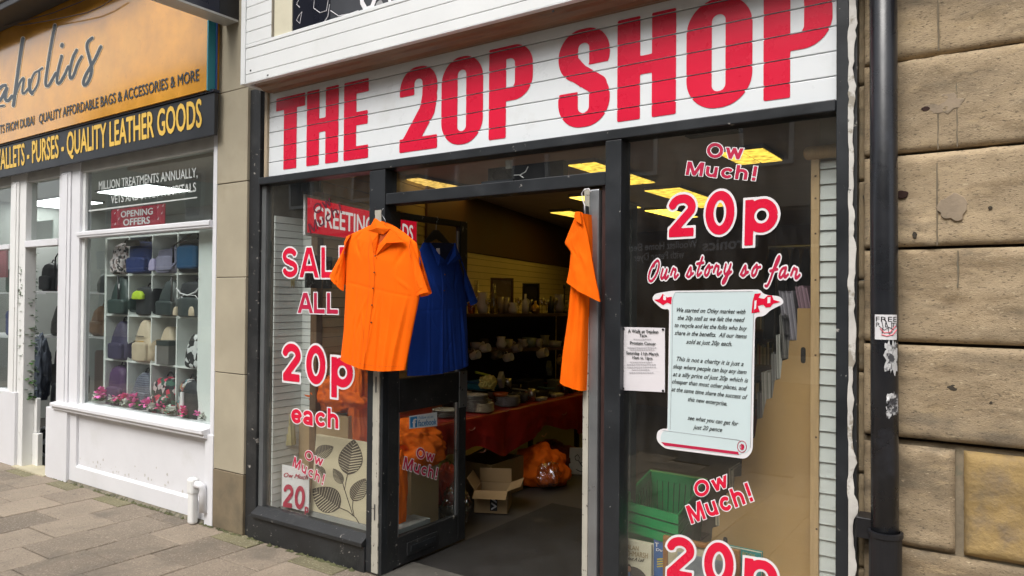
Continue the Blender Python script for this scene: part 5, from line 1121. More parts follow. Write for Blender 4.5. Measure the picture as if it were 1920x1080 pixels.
    for i, (px, prof, mat, lab) in enumerate(((940, jug(.055, .12), m_china, 'white cream jug on the lower shelf'), (955, MUG, M('yellowish china', (.42, .36, .2), .3), 'yellowish mug beside the white cream jug'), (895, tumbler(.07, .07), m_china2, 'grey ribbed bowl at the near end of the lower shelf'), (908, tumbler(.05, .1), m_dark, 'dark beaker on the lower shelf'), (980, jug(.06, .09), m_china2, 'grey teapot in the middle of the lower shelf'), (993, tumbler(.075, .10), M('sage china', (.2, .24, .2), .3), 'sage green bowl on the lower shelf'), (1010, MUG, m_china2, 'grey mug on the lower shelf right of the sage bowl'), (1022, jug(.06, .12), M('olive china', (.2, .18, .1), .3), 'olive jug on the lower shelf'), (1040, tumbler(.08, .06), M('pale dish glaze', (.34, .31, .22), .3), 'pale shallow dish at the far end of the lower shelf'), (1056, MUG, m_dark, 'dark mug at the far end of the lower shelf'))):
        vessel('crockery', lab, 'crockery', at(px, .08+.04*(i % 2), LS), prof, mat, None, (.038, .02, .075, .03, (d.x, d.y, 0)) if prof is MUG or i in (0, 7) else None)
    for i, (px, py, mat, lab) in enumerate(((884, 668, m_china, 'white mug hanging nearest the blue shirt'), (903, 655, m_china, 'white mug hanging second from the blue shirt'), (924, 668, M('dim mug glaze', (.12, .11, .09), .3), 'dark mug hanging between white mugs'), (946, 672, m_china, 'white mug with a round handle hanging above the steel beaker'), (962, 655, m_china2, 'grey mug hanging close under the lower shelf'), (1009, 664, M('big cream mug glaze', (.4, .36, .26), .3), 'large cream mug hanging in the middle of the row'), (1047, 678, M('ochre mug glaze', (.3, .2, .06), .3), 'ochre mug hanging beside the narrow orange shirt'))):
        v = FP(px, py, Aq-n*.03, n); c = tuple(v-Vector((0, 0, .045))); t = thing('mug', lab, 'mug', c); s2 = 1.15 if px == 1009 else 1.0
        b = MB(); b.lathe([(r*s2, z*s2) for r, z in MUG], (0, 0, 0), 18)
        for w in b.bm.verts: w.co = Matrix.Rotation(R(75), 3, 'Y') @ Matrix.Rotation(R(-30), 3, 'Z') @ w.co + v
        b.build('body', mat, t, smooth=True); b = MB(); b.tube([v+Vector((.02, -.005, .02))+Vector((math.cos(k*.4)*.02, 0, math.sin(k*.4)*.034+.022)) for k in range(9)], .005, 6); b.build('handle', mat, t, smooth=True)
goods()
def oddments():
    r2 = random.Random(21); used = []
    kinds = [('bowl', 'small pale bowl among the crowded kitchenware on the table', [(0, 0), (.04, 0), (.07, .05), (.065, .05), (.035, .008), (0, .008)], m_china, 'bowl'), ('mug', 'dark mug standing among the crowded kitchenware on the table', MUG, M('dark mug glaze', (.05, .05, .06), .3, .3, 8), 'mug'),
             ('beaker', 'steel beaker among the crowded kitchenware on the table', tumbler(.04, .11), M('steel', (.5, .48, .44), .25, metal=.9), 'beaker'), ('jar', 'lidded glass jar among the crowded kitchenware on the table', bottle(.04, .15), glassmat('jar glass', (.7, .7, .6), 1.5, .03, .1), 'jar'),
             ('dish', 'shallow patterned dish among the crowded kitchenware on the table', [(0, 0), (.07, 0), (.11, .025), (.105, .028), (.065, .006), (0, .006)], M('patterned dish glaze', (.32, .30, .26), .3, .3, 40), 'dish'), ('pot', 'dark cooking pot among the crowded kitchenware on the table', [(0, 0), (.09, 0), (.095, .09), (.1, .095), (.09, .095), (.085, .01), (0, .01)], M('dark enamel', (.02, .02, .022), .3), 'pot')]
    protos = {}
    for i in range(46):
        x = r2.uniform(-4.36, -3.86); y = r2.uniform(1.75, 3.45); k = r2.randrange(len(kinds)); nm, lab, prof, mat, cat = kinds[k]; rad = max(p[0] for p in prof)
        if any(math.hypot(x-a, y-b) < rad+c for a, b, c in used): continue
        used.append((x, y, rad*.8)); z = .6025 if r2.random() < .6 else .6025+r2.uniform(.0, .03)
        if k in protos: dup(protos[k], (x, y, z))
        else: protos[k] = vessel(nm, lab, cat, (x, y, z), prof, mat, 'kitchen oddments on the table', (.038, .02, .075, .03, (1, .3, 0)) if nm == 'mug' else None)
    sp = M('mixed spatula plastic', (.05, .05, .05), .5, .2, 9)
    for i, (c, lab) in enumerate((((.02, .02, .02), 'black spatula lying across the table clutter'), ((.3, .28, .2), 'pale wooden spoon lying across the table clutter'), ((.05, .12, .14), 'blue grey spatula lying across the table clutter'), ((.28, .05, .03), 'red handled slice lying across the table clutter'))):
        y = 2.2+.3*i; b = MB(); b.tube([(-4.2, y, .73), (-3.95, y+.12, .70)], .009, 6); b.obox((-3.9, y+.145, .697), (.055, .026, 0), (-.015, .032, 0), (0, 0, .004)); b.build('spatula', M('spatula colour %d' % i, c, .5, .2, 9), label=lab, cat='utensil')
oddments()
def floor_goods():
    p = FZ(915, 960, GZ); open_box('cardboard_box', 'small open cardboard box with raised flaps on the mat by the door', (p.x-.02, p.y+.10, GZ+.006), .27, .30, .17, R(28), m_card, True, mark=True)
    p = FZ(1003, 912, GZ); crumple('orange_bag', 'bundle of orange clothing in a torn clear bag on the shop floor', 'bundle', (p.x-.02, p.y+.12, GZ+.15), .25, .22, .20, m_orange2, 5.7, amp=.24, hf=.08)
    crumple('plastic_wrap', 'torn clear plastic wrapped round the orange bundle', 'bag', (p.x+.14, p.y-.02, GZ+.13), .12, .11, .12, m_film, 2.6, amp=.25, hf=.0)
    a, c = FZ(1066, 889, GZ), FZ(1142, 891, GZ); zt = FP(1068, 840, a, (a-c).cross(Vector((0, 0, 1)))).z; t = thing('picture_board', 'white board with a faint figure drawing leaning at the back of the floor', 'picture', tuple(a))
    b = MB(); b.prism([a, c, Vector((c.x, c.y+.02, zt)), Vector((a.x, a.y+.02, zt))], (0, .012, 0)); b.build('board', M('off white card', (.50, .48, .40), .7), t)
    pn = (c-a).cross(Vector((0, .02, zt-a.z))).normalized(); pn = pn if pn.y < 0 else -pn; q = lambda px, py: FP(px, py, a, pn)+pn*.004
    b = MB()
    for path in ([(1078, 856), (1083, 852), (1087, 858), (1084, 864), (1079, 862), (1078, 856)], [(1085, 864), (1090, 872), (1096, 880)], [(1080, 880), (1088, 884), (1100, 883)], [(1088, 868), (1094, 866), (1096, 858)]): b.tube([q(*v) for v in path], .004, 4)
    b.build('drawing', m_black, t)
    open_box('cardboard_box', 'yellowish carton under the table behind the small open box', (-3.95, 2.0, GZ+.001), .42, .5, .3, .0, M('yellowish carton', (.24, .16, .06), .8), False)
    crumple('cloth_bundle', 'dark red cloth bundle under the table by the orange bag', 'bundle', (-3.9, 3.0, GZ+.13), .2, .3, .16, M('dark red cloth', (.12, .015, .01), .8), 9.2)
floor_goods()

# ------------------------------------------------------------------ the right hand window display
def right_window():
    y = .20; x0 = F(1537, 600, y).x
    t = thing('slat_panel', 'white lapped board panel at the right edge of the right pane', 'slat panel', (x0+.1, y, 0))
    b = MB(); slats(b, (x0, y, 0), (-.34, y, 0), .02, F(1550, 303, y).z, .0705, (0, -1, 0), .012, .010, .003); b.build('boards', m_slatw, t)
    b = MB(); b.box(x0-.002, -.34, y+.001, y+.03, .02, CZ-.05); b.build('backing', M('beige backing', (.32, .27, .2), .7), t)
    xa, xb = F(1520, 600, y-.03).x, F(1536, 600, y-.03).x; zt = F(1528, 297, y-.03).z
    p = thing('wooden_post', 'pale pine post with screw holes between card rack and white boards', 'post', ((xa+xb)/2, y, 0)); b = MB(); b.box(xa, xb, y-.035, y+.0, .02, zt); b.build('timber', m_wood, p, bevel=.003)
    for py in (330, 372, 438, 525, 666, 820, 992): q = MB(); c = F(1529+(py % 3), py, y-.036); q.obox(c, (.004, 0, 0), (0, .002, 0), (0, 0, .004)); q.build('screw_hole', M('dark knot', (.08, .04, .02), .7), p, bevel=.001)
    c = F(1540, 285, y-.03); r = .031; b = MB(); xL = F(1507, 286, y-.03).x
    b.tube([(xL+.001, y-.03, c.z), (xL+.008, y-.03, c.z), (xL+.02, y-.03, c.z), (-.36, y-.03, c.z)], [r*.5, r*.85, r, r], 20); b.build('wooden_rail', m_wood, None, smooth=True, label='thick rounded pine rail across the top of the white boards', cat='rail')
    # card rack: stepped hardboard end
    y2 = .235; pts = [(1534, 578), (1495, 578), (1494, 638), (1480, 639), (1478, 673), (1467, 676), (1463, 710), (1453, 713), (1448, 746), (1437, 749), (1429, 784), (1420, 786), (1415, 821), (1404, 823), (1399, 858), (1391, 860), (1390, 893), (1377, 894), (1376, 920), (1362, 925), (1360, 955), (1349, 957), (1349, 986), (1336, 990), (1334, 1014), (1322, 1018), (1320, 1050), (1308, 1054), (1305, 1130), (1534, 1130)]
    t = thing('card_rack', 'tall stepped hardboard greeting card rack filling the right pane', 'card rack', (F(1450, 900, y2).x, y2, .02))
    def hole(P, px, py, w, hgt): c = F(px, py, y2); return rbox((P[0]-c.x, P[1]-c.z), -w, w, -hgt, hgt, w)
    W2 = [F(*p, y2) for p in pts]
    b = MB(); b.prism(W2, (0, .007, 0)); b.build('side_board', m_hard, t)
    for px, py, hh in ((1506, 666, .038), (1360, 1018, .03)):
        c = F(px, py, y2-.0015); b = MB(); n = 10; w = .011
        ring = [(w*math.cos(a), hh-w+w*math.sin(a)) for a in [math.pi*k/n for k in range(n+1)]]+[(w*math.cos(a), -hh+w+w*math.sin(a)) for a in [math.pi+math.pi*k/n for k in range(n+1)]]
        b.face([c+Vector((q[0], 0, q[1])) for q in ring]); b.build('hand_slot', M('painted slot shadow', (.012, .009, .006), .9), t, norm=False)  # dark face laid on the board, painting the shadow of an open slot
    b = MB(); b.box(W2[0].x-.028, W2[0].x, y2-.006, y2-.0005, .05, W2[0].z); b.build('edge_lath', m_wood, t)
    for k in range(2, 28, 2):                                           # steps: tray and card pocket of each tier
        p = W2[k]; b = MB(); b.box(p.x-.004, p.x+.05, y2+.008, y2+.5, p.z-.003, p.z); b.build('tray', m_hard, t)
    cg = 'bundles of cards in the stepped rack'
    for i, (xa, xb, ya, yb, lean, c, lab) in enumerate(((1497, 1520, 535, 580, .02, (.20, .12, .15), 'purple envelopes standing on top of the card rack'), (1470, 1497, 545, 637, .03, (.22, .20, .23), 'lilac grey envelopes leaning on the second step of the rack'), (1463, 1482, 588, 672, .01, (.16, .15, .14), 'dark grey cards on the third step of the rack'), (1455, 1466, 625, 710, .005, (.40, .39, .36), 'white cards on the fourth step of the rack'), (1446, 1455, 660, 745, .005, (.22, .21, .2), 'grey cards on the fifth step of the rack'), (1428, 1446, 696, 782, .006, (.36, .33, .29), 'thick beige cards on the step beside the scroll'), (1419, 1428, 735, 820, .004, (.14, .12, .11), 'brown cards on the step below the beige ones'), (1391, 1399, 850, 893, .004, (.2, .17, .13), 'tan cards in the step just below the printed scroll'), (1366, 1376, 880, 919, .004, (.35, .3, .22), 'cream cards in the step above the Ow Much lettering'), (1340, 1349, 945, 986, .004, (.4, .34, .24), 'cream cards in the step above the lowest 20p'))):
        a, c1 = F(xa, yb, y2), F(xb, ya, y2); n = max(3, int((c1.x-a.x)/.006)); b = thing('greeting_cards', lab, 'cards', (a.x, y2+.05, a.z), cg)
        mt = [M('card stock %d %d' % (i, q), tuple(v*f for v in c), .7, .1, 9) for q, f in enumerate((1, .7, 1.35))]
        for k in range(n):
            u = (k+.5)/n; xx = a.x+(c1.x-a.x)*u; zt = c1.z-(.012*rnd.random()); m = MB(); w = (c1.x-a.x)/n*.42
            m.prism([(xx-w-lean, y2+.012, zt), (xx+w-lean, y2+.012, zt), (xx+w, y2+.012, a.z), (xx-w, y2+.012, a.z)], (0, .16+.01*rnd.random(), 0)); m.build('envelope', mt[k % 3], b)
    # nested green crates
    gm = M('green plastic', (.004, .23, .062), .35, .08, 6, bump=.05, bsc=80); gm2 = M('dark green ridge', (.003, .10, .028), .4)
    zr = .53; Q = [FZ(*p, zr) for p in ((1163, 937), (1272, 966), (1327, 897), (1219, 880))]
    cen = sum(Q, Vector())/4
    for k in range(3):
        dz = -k*.055; t = thing('plastic_crate', ['top green plastic crate of the nested stack', 'middle green plastic crate of the nested stack', 'lowest green plastic crate of the nested stack standing behind the books'][k], 'crate', (cen.x, cen.y, zr+dz-.3), 'nested green crates')
        def ringp(s, z): return [Vector((cen.x+(q.x-cen.x)*s, cen.y+(q.y-cen.y)*s, z+dz)) for q in Q]
        b = MB(); R1 = [ringp(1.0, zr-.045), ringp(1.0, zr), ringp(.93, zr), ringp(.92, zr-.05)] if k else [ringp(1.0, zr-.045), ringp(1.0, zr), ringp(.94, zr-.004), ringp(.93, zr-.05)]
        for r0, r1 in zip(R1, R1[1:]):
            for i in range(4): b.face([r0[i], r0[(i+1) % 4], r1[(i+1) % 4], r1[i]])
        b.build('rim', gm, t, bevel=.004)
        b = MB(); R2 = [ringp(.92, zr-.048), ringp(.80, zr-.30)]; R3 = [ringp(.905, zr-.048), ringp(.785, zr-.295)]
        for i in range(4):
            b.face([R2[0][i], R2[0][(i+1) % 4], R2[1][(i+1) % 4], R2[1][i]]); b.face([R3[0][i], R3[0][(i+1) % 4], R3[1][(i+1) % 4], R3[1][i]])
        b.face(R3[1]); b.face(R2[1]); b.build('walls', gm, t)
        b = MB()
        for i in range(4):
            for u in [j/9 for j in range(1, 9)]: p0 = R3[0][i].lerp(R3[0][(i+1) % 4], u); p1 = R3[1][i].lerp(R3[1][(i+1) % 4], u); n = (cen-p0); n.z = 0; n.normalize(); b.tube([p0+n*.003, p1+n*.003], .003, 4)
        b.build('rib', gm2, t)
    b = MB(); b.box(xr1-.01, -.62, .05, .60, .02, .085); b.build('display_board', m_wood, label='wooden display board along the foot of the right pane', cat='shelf')
    b = MB(); b.box(cen.x-.2, cen.x+.2, cen.y-.14, cen.y+.14, .086, zr-.411); b.build('display_block', m_card, label='low carton under the green crates', cat='box')
    # books and frame along the glass
    def book(label, pa, pb, ytop, y, mat, spine=.03, dep=None, pages=True):
        a, c = F(pa, ytop, y), F(pb, ytop, y); t = thing('book', label, 'book', (a.x, y, .086)); b = MB(); b.box(a.x, c.x, y, y+.003, .087, a.z); b.box(a.x, c.x, y+spine, y+spine+.003, .087, a.z); b.box(a.x, a.x+.003, y+.003, y+spine, .087, a.z); b.build('cover', mat, t)
        b = MB(); b.box(a.x+.004, c.x-.004, y+.0035, y+spine-.0005, .09, a.z-.004); b.build('pages', M('book pages', (.6, .55, .42), .8, .1, 30, st=(1, 12, 1)), t); return t, a, c
    g = lambda x, yy, d: F(1130+x/3.918, 820+yy/3.918, d); N = (0, -1, 0)
    t, a, c = book('cream biography book with a portrait cover, first against the mullion', 1160, 1221.5, 1009, .10, M('cream cover', (.55, .50, .38), .5, .05))
    b = MB(); write(b, 'ALAN', g(178, 818, .1), g(265, 832, .1), g(180, 785, .1), N, bold=.01); write(b, 'TITCHMARSH', g(122, 858, .1), g(333, 888, .1), g(124, 820, .1), N, bold=.01); b.build('lettering', M('bronze print', (.28, .2, .1), .5), t, norm=False)
    b = MB(); write(b, 'Nobbut A Lad', g(142, 892, .1), g(306, 914, .1), g(144, 868, .1), N, shear=.35, bold=.02); b.build('subtitle', m_black, t, norm=False)
    b = MB(); n = 24; cc = g(230, 1010, .1); b.face([cc+Vector((.075*math.cos(2*math.pi*k/n), -.001, .062*math.sin(2*math.pi*k/n)-.02)) for k in range(n)]); b.build('cover_photo', M('dark photo print', (.06, .05, .045), .5, .3, 9), t, norm=False)
    b = MB(); cc = g(193, 962, .1); b.face([cc+Vector((.0125*math.cos(2*math.pi*k/n), -.002, .0175*math.sin(2*math.pi*k/n))) for k in range(n)]); b.build('portrait_face', M('printed skin', (.42, .22, .15), .6, .2, 60), t, norm=False)
    b = MB(); b.face([cc+Vector((q[0], -.0022, q[1])) for q in ((-.014, .004), (-.013, .016), (-.004, .022), (.008, .021), (.014, .012), (.012, .006), (.006, .012), (-.006, .012))]); b.build('portrait_hair', M('printed hair', (.05, .03, .02), .6), t, norm=False)
    b = MB(); b.face([cc+Vector((q[0], -.0018, q[1])) for q in ((-.035, -.1), (-.03, -.032), (-.008, -.018), (.008, -.018), (.03, -.032), (.035, -.1))]); b.build('portrait_jacket', M('printed jacket', (.03, .03, .04), .6), t, norm=False)
    b = MB(); b.face([cc+Vector((q[0], -.0023, q[1])) for q in ((-.007, -.018), (.007, -.018), (.010, -.07), (-.008, -.07))]); b.build('portrait_shirt', M('printed blue shirt', (.12, .25, .5), .6), t, norm=False)
    t, a, c = book('blue paperback between the cream biography and the brown frame', 1226, 1262, 1009, .13, M('blue cover', (.035, .11, .30), .45, .15, 4), .02)
    b = MB(); write(b, 'T', g(385, 800, .13), g(412, 804, .13), g(386, 770, .13), N, bold=.02); write(b, 'Du', g(395, 832, .13), g(438, 838, .13), g(396, 812, .13), N, bold=.02); b.build('lettering', m_wht, t, norm=False)
    b = MB(); [b.face([g(400, 890+18*k, .13)+Vector((0, -.002, 0)), g(445, 886+18*k, .13)+Vector((0, -.002, 0)), g(445, 896+18*k, .13)+Vector((0, -.002, 0)), g(400, 900+18*k, .13)+Vector((0, -.002, 0))]) for k in range(4)]; b.build('yellow_stripes', M('yellow print', (.5, .4, .05)), t, norm=False)
    a, c = F(1244, 1003, .085), F(1388, 1031, .085); t = thing('framed_picture', 'brown wooden picture frame standing behind the lowest 20p lettering', 'picture', (a.x, .085, .086)); zt = a.z; bw = .024
    b = MB(); b.box(a.x, c.x, .075, .10, zt-bw, zt); b.box(a.x, a.x+bw, .075, .10, .087, zt-bw); b.box(c.x-bw, c.x, .075, .10, .087, zt-bw); b.build('frame', M('reddish brown wood', (.28, .115, .03), .4, .25, 10, st=(8, 8, 1)), t, bevel=.004)
    b = MB(); b.box(a.x+bw, c.x-bw, .088, .095, .087, zt-bw); b.build('mount', M('cream mount', (.55, .48, .33), .7), t)
    b = MB(); b.box(a.x+bw+.05, c.x-bw-.04, .0855, .0875, .087, zt-bw-.045); b.build('picture', M('misty print', (.35, .38, .42), .5, .3, 7, wear=[((.07, .08, .1), 9, .6, .05)]), t)
    t, a, c = book('teal book with gold lettering behind the wooden frame', 1340, 1427, 1020, .16, M('teal cover', (.02, .24, .23), .45, .1), .03)
    b = MB(); write(b, 'BOOK', g(1028, 868, .16), g(1122, 893, .16), g(1030, 836, .16), N, bold=.02); write(b, 'A', g(945, 838, .16), g(970, 844, .16), g(946, 806, .16), N, bold=.02); write(b, 'KS', g(1030, 905, .16), g(1082, 918, .16), g(1031, 878, .16), N, bold=.02); b.build('lettering', M('gold print', (.42, .36, .12), .4), t, norm=False)
    # shadowy back of the shop: bookcases and clothes rails
    for j, (x0, yy, w, hh, lab) in enumerate(((-1.9, 4.6, 1.5, 1.9, 'dim bookcase at the back of the shop behind the printed scroll'), (-3.3, 6.2, 1.3, 1.8, 'far bookcase against the back of the shop'), (-.95, 3.4, .5, 1.75, 'narrow bookcase behind the card rack'))):
        t = thing('bookcase', lab, 'bookcase', (x0, yy, GZ)); b = MB()
        for z in (0, .45, .9, 1.35, hh): b.box(x0+.02, x0+w-.02, yy, yy+.3, GZ+z, GZ+z+.025)
        b.box(x0, x0+.02, yy, yy+.3, GZ, GZ+hh+.03); b.box(x0+w-.02, x0+w, yy, yy+.3, GZ, GZ+hh+.03); b.box(x0, x0+w, yy+.301, yy+.31, GZ, GZ+hh); b.build('case', m_bulk, t)
        for z in (.026, .476, .926, 1.376):
            x = x0+.03
            while x < x0+w-.06:
                bw = rnd.uniform(.018, .045); bh = rnd.uniform(.2, .33); q = MB(); q.box(x, x+bw-.002, yy+.01, yy+.2, GZ+z, GZ+z+bh); c = rnd.choice([(.3, .28, .22), (.2, .05, .04), (.06, .08, .14), (.05, .05, .05), (.12, .13, .09), (.35, .33, .3)])
                q.build('book_spine', M('spine %d' % (sum(int(v*100) for v in c)), c, .6), t); x += bw
    t = thing('clothes_rail', 'dim rail of dark clothes near the ceiling behind the big 20p', 'clothes rail', (-1.3, 3.0, 1.0)); b = MB(); b.tube([(-1.75, 3.0, 2.05), (-.7, 3.0, 2.05)], .012, 8); b.build('rail', m_alu, t)
    for k in range(11):
        b = MB(); xx = -1.72+k*.09; b.grid(lambda u, v: Vector((xx+.02*math.cos(u*6.28)+.01*math.sin(v*3+k), 3.0+(.08+.18*min(1, v*4))*math.sin(u*6.28), 2.03-v*(.75+.1*(k % 3)))), 14, 8, True); b.build('garment', M('dark cloth %d' % (k % 4), [(.03, .028, .03), (.10, .09, .09), (.02, .02, .035), (.06, .045, .04)][k % 4], .85), t, smooth=True)
right_window()
# ------------------------------------------------------------------ the white bag shop on the left
def bag_shop():
    Y = -.045; t = thing('bag_shopfront', 'white painted timber shopfront of the bag shop with a wide window and open doorway', 'shopfront', (-6.6, Y, GZ))
    x = lambda px, py=600, y=Y: F(px, py, y).x
    wl_, wr_ = x(146), x(396, 600); pl_, pr_ = x(107), x(146); dl_ = x(45); ql_, qr_ = x(16), x(45); rr = -5.035
    zt, zbar, zsill = 2.74, F(270, 430, -.05).z, .575
    def post(xa, xb, nm='post', mat=m_wpaint, z0=GZ, z1=zt+.1, y0=Y, prof=True):
        b = MB(); b.box(xa, xb, y0, .06, z0, z1)
        o = b.build(nm, mat, t, bevel=.004)
        if prof:
            w = xb-xa; b = MB(); b.box(xa+w*.18, xa+w*.62, y0-.014, y0-.001, z0+.72, z1-.08); b.box(xa+w*.30, xa+w*.50, y0-.022, y0-.0145, z0+.73, z1-.10); b.build('moulding', mat, t, bevel=.004)
        return o
    post(pl_, pr_); post(ql_, qr_, mat=m_wchip); post(wr_, rr, prof=False, z1=4.3)
    b = MB(); b.box(wr_+.035, rr-.006, Y-.012, Y-.001, .5, zt); b.build('moulding', m_wpaint, t, bevel=.004)
    for xa, xb, zz in ((pl_-.13, pr_-.12, F(100, 765, Y-.03).z), (ql_-.35, qr_-.1, F(20, 735, Y-.03).z)):
        b = MB(); b.box(xa, xb, Y-.03, .05, GZ, zz); b.build('plinth', m_wpaint, t, bevel=.004)
    b = MB(); b.box(wr_-.03, rr, Y-.02, .05, GZ, F(390, 815, Y-.02).z); b.build('plinth', m_wpaint, t, bevel=.004)
    b = MB(); b.box(-10.5, rr-.002, Y+.012, .05, zt, zt+.11); b.build('head', M('shade-greyed white paint', (.5, .5, .47), .5), t, bevel=.004)  # white head coloured grey for the shade under the sign
    b = MB(); b.box(wl_+.002, wr_-.002, Y-.022, .035, zbar-.03, zbar+.028); b.box(wl_+.002, wr_-.002, Y-.030, Y-.0225, zbar-.012, zbar+.022); b.build('transom_bar', m_wpaint, t, bevel=.004)
    b = MB(); zb2 = F(80, 455, Y).z; b.box(qr_+.002, pl_-.002, Y-.01, .035, zb2-.035, zb2+.03); b.build('transom_bar', m_wpaint, t, bevel=.004)
    b = MB(); b.box(-10.5, ql_-.002, Y-.01, .035, zb2-.04, zb2+.01); b.build('transom_bar', m_wpaint, t, bevel=.004)
    for xa, xb, z0, z1 in ((wl_, wr_, zsill, zt), (qr_, pl_, zb2, zt), (-10.5, ql_, .6, zt)):
        b = MB(); b.box(xa+.001, xb-.001, .008, .012, z0, z1); o = b.build('window_pane', m_glassl, t)
        if xa == wl_: PANE = o
    for xa, xb in ((wl_, wl_+.05), (wr_-.03, wr_)): b = MB(); b.box(xa, xb, -.02, .007, zsill, zt); b.build('sash', M('shaded white paint', (.68, .69, .68), .45), t, bevel=.003)  # slightly dimmer white, shade put into the paint colour
    # sill, panel, skirting
    sx0, sx1 = pl_+.03, wr_-.0
    b = MB(); b.prism([(sx0, .04, .60), (sx0, -.05, .585), (sx0, -.115, .575), (sx0, -.115, .545), (sx0, -.095, .54), (sx0, -.095, .515), (sx0, -.07, .505), (sx0, .04, .505)], (sx1-sx0, 0, 0)); b.build('sill', m_wpaint, t, bevel=.005)
    b = MB(); b.box(pr_-.115, wr_-.032, -.02, .05, GZ, .503); b.build('stall_riser', m_wpaint, t)
    b = MB(); b.prism([(pr_-.115, -.021, GZ+.02), (pr_-.115, -.044, GZ+.02), (pr_-.115, -.044, GZ+.155), (pr_-.115, -.021, GZ+.175)], (wr_-.033-pr_+.115, 0, 0)); b.build('skirting', m_wpaint, t, bevel=.003)
    r3 = random.Random(9); st = M('splash stain', (.52, .50, .46), .7, .2, 20)
    b = MB()
    for _ in range(46):
        xx, zz = r3.uniform(pr_-.08, wr_-.08), GZ+.18+abs(r3.gauss(0, .06)); n = 9; rw = r3.uniform(.003, .012); c0 = Vector((xx, -.0212, zz))
        b.face([c0+Vector((rw*math.cos(6.283*k/n)*r3.uniform(.5, 1.3), -.00005*_, rw*1.3*math.sin(6.283*k/n)*r3.uniform(.5, 1.4))) for k in range(n)])
    b.build('splash_stain', st, t, norm=False, kind='stuff')
    b = MB(); b.prism([(pr_-.12, -.02, GZ), (pr_-.12, -.075, GZ), (pr_-.12, -.05, GZ+.022), (pr_-.12, -.02, GZ+.024)], (wr_-.03-pr_+.115, 0, 0)); b.build('base_fillet', M('dirty mortar fillet', (.17, .15, .11), .9, .3, 14, bump=.5, bsc=50, wear=[((.08, .075, .05), 12, .52, .08)]), t)
    b = MB(); b.box(-10.5, ql_-.3, -.03, .05, GZ, .58); b.build('stall_riser', m_wpaint, t)
    b = MB(); b.box(qr_-.1, pl_-.1, -.10, .1, GZ-.02, GZ+.012); b.build('doorstep', M('worn cream step', (.48, .43, .3), .8, .12, 6, bump=.2), t)
    la = lambda p: F(p, 800, .05).x
    b = MB(); b.box(la(38), la(71), .05, .10, GZ, F(55, 810, .05).z); b.box(la(40), la(66), .06, .10, F(55, 810, .05).z+.001, F(55, 745, .05).z); b.build('door_lining', m_wchip, t, bevel=.006)
    b = MB(); b.box(la(39), la(49), .06, .09, F(55, 745, .05).z+.001, 2.1); b.build('door_edge', M('bare orange wood', (.33, .15, .06), .6, .2, 8, st=(6, 6, 1)), t)
    # signs
    yb = -.13; xs = F(402, 200, yb).x; z0, z1 = F(405, 252, yb).z, F(403, 171, yb).z
    s = thing('fascia_sign', 'black sign board with yellow WALLETS PURSES QUALITY LEATHER GOODS lettering', 'sign', (-7, yb, z0))
    b = MB(); b.box(-11, xs, yb, yb+.03, z0, z1-.004); b.build('board', M('satin black board', (.018, .02, .024), .35, .2, 4), s, bevel=.004)
    b = MB(); b.box(-11, xs+.004, yb-.012, yb+.04, z1-.003, z1+.016); b.build('top_edge', m_navy, s)
    fb = lambda px, py: F(px, py, yb); N = (0, -1, 0)
    b = MB(); write(b, 'WALLETS - PURSES - QUALITY LEATHER GOODS', fb(-12, 321), fb(378.5, 237), fb(-12, 283), N, bold=.03); b.build('lettering', M('yellow vinyl', (.74, .47, .075), .4, .05), s, norm=False)
    yg = -.16; xg = F(389, 100, yg).x; zg0 = F(389, 168, yg).z; yk = min(.03, FX(404, 100, xg).y)
    s = thing('fascia_sign', 'glossy golden sign board with dark flowing script above the black one', 'sign', (-7, yg, zg0))
    gm = M('gold laminate', (.60, .27, .018), .12, .22, 3.2, wear=[((.66, .33, .03), 1.3, .5, .3), ((.46, .19, .015), 22, .6, .12), ((.66, .42, .15), 3.3, .72, .02)], rvar=.04, bump=.05, bsc=6, spec=.8, coat=.4)
    b = MB(); b.box(-11, xg-.004, yg, .02, zg0, 4.6); b.build('board', gm, s)
    b = MB(); b.box(xg-.0035, xg+.012, yg-.002, yk, zg0-.005, 4.6); b.build('side_edge', M('teal edge', (.03, .25, .30), .35, .1, 4), s)
    b = MB(); b.box(xg+.0125, xg+.028, yg+.06, yk, zg0-.005, 4.6); b.build('blue_edge', M('blue edge', (.04, .08, .25), .35, .1, 4), s)
    q = lambda x_, y_: F(x_/4, y_/4, yg)
    S4 = [([(172, 290), (150, 420), (125, 610), (100, 790)], 13), ([(112, 715), (150, 610), (182, 575), (172, 640), (164, 700), (185, 700), (222, 650)], 9), ([(292, 530), (255, 545), (228, 620), (222, 690), (250, 690), (285, 630), (296, 545), (290, 528), (318, 510)], 8), ([(222, 600), (221, 680), (240, 700)], 13),
          ([(412, 190), (385, 320), (350, 540), (338, 640), (362, 650), (390, 600), (418, 548)], 11), ([(462, 420), (432, 540), (424, 620), (445, 630), (480, 570), (512, 500)], 11), ([(466, 335), (464, 345)], 14), ([(612, 425), (580, 480), (550, 575), (526, 595), (520, 540), (545, 430), (574, 375)], 11),
          ([(692, 285), (660, 310), (648, 350), (672, 440), (690, 510), (678, 580), (645, 640), (622, 635), (632, 580), (680, 500), (720, 430), (756, 350)], 12), ([(40, 640), (10, 645), (-30, 700), (-40, 760), (0, 760), (35, 690), (55, 650), (40, 700), (38, 750), (60, 760), (90, 720)], 12), ([(-40, 800), (30, 792)], 8)]
    def smooth(p):
        for _ in range(2):
            z = [p[0]]
            for a, b in zip(p, p[1:]): z += [(a[0]*.75+b[0]*.25, a[1]*.75+b[1]*.25), (a[0]*.25+b[0]*.75, a[1]*.25+b[1]*.75)]
            p = z+[p[-1]]
        return p
    PS = [([(p[0]/4, -p[1]/4) for p in smooth(pts)], hw/4*.95) for pts, hw in S4]
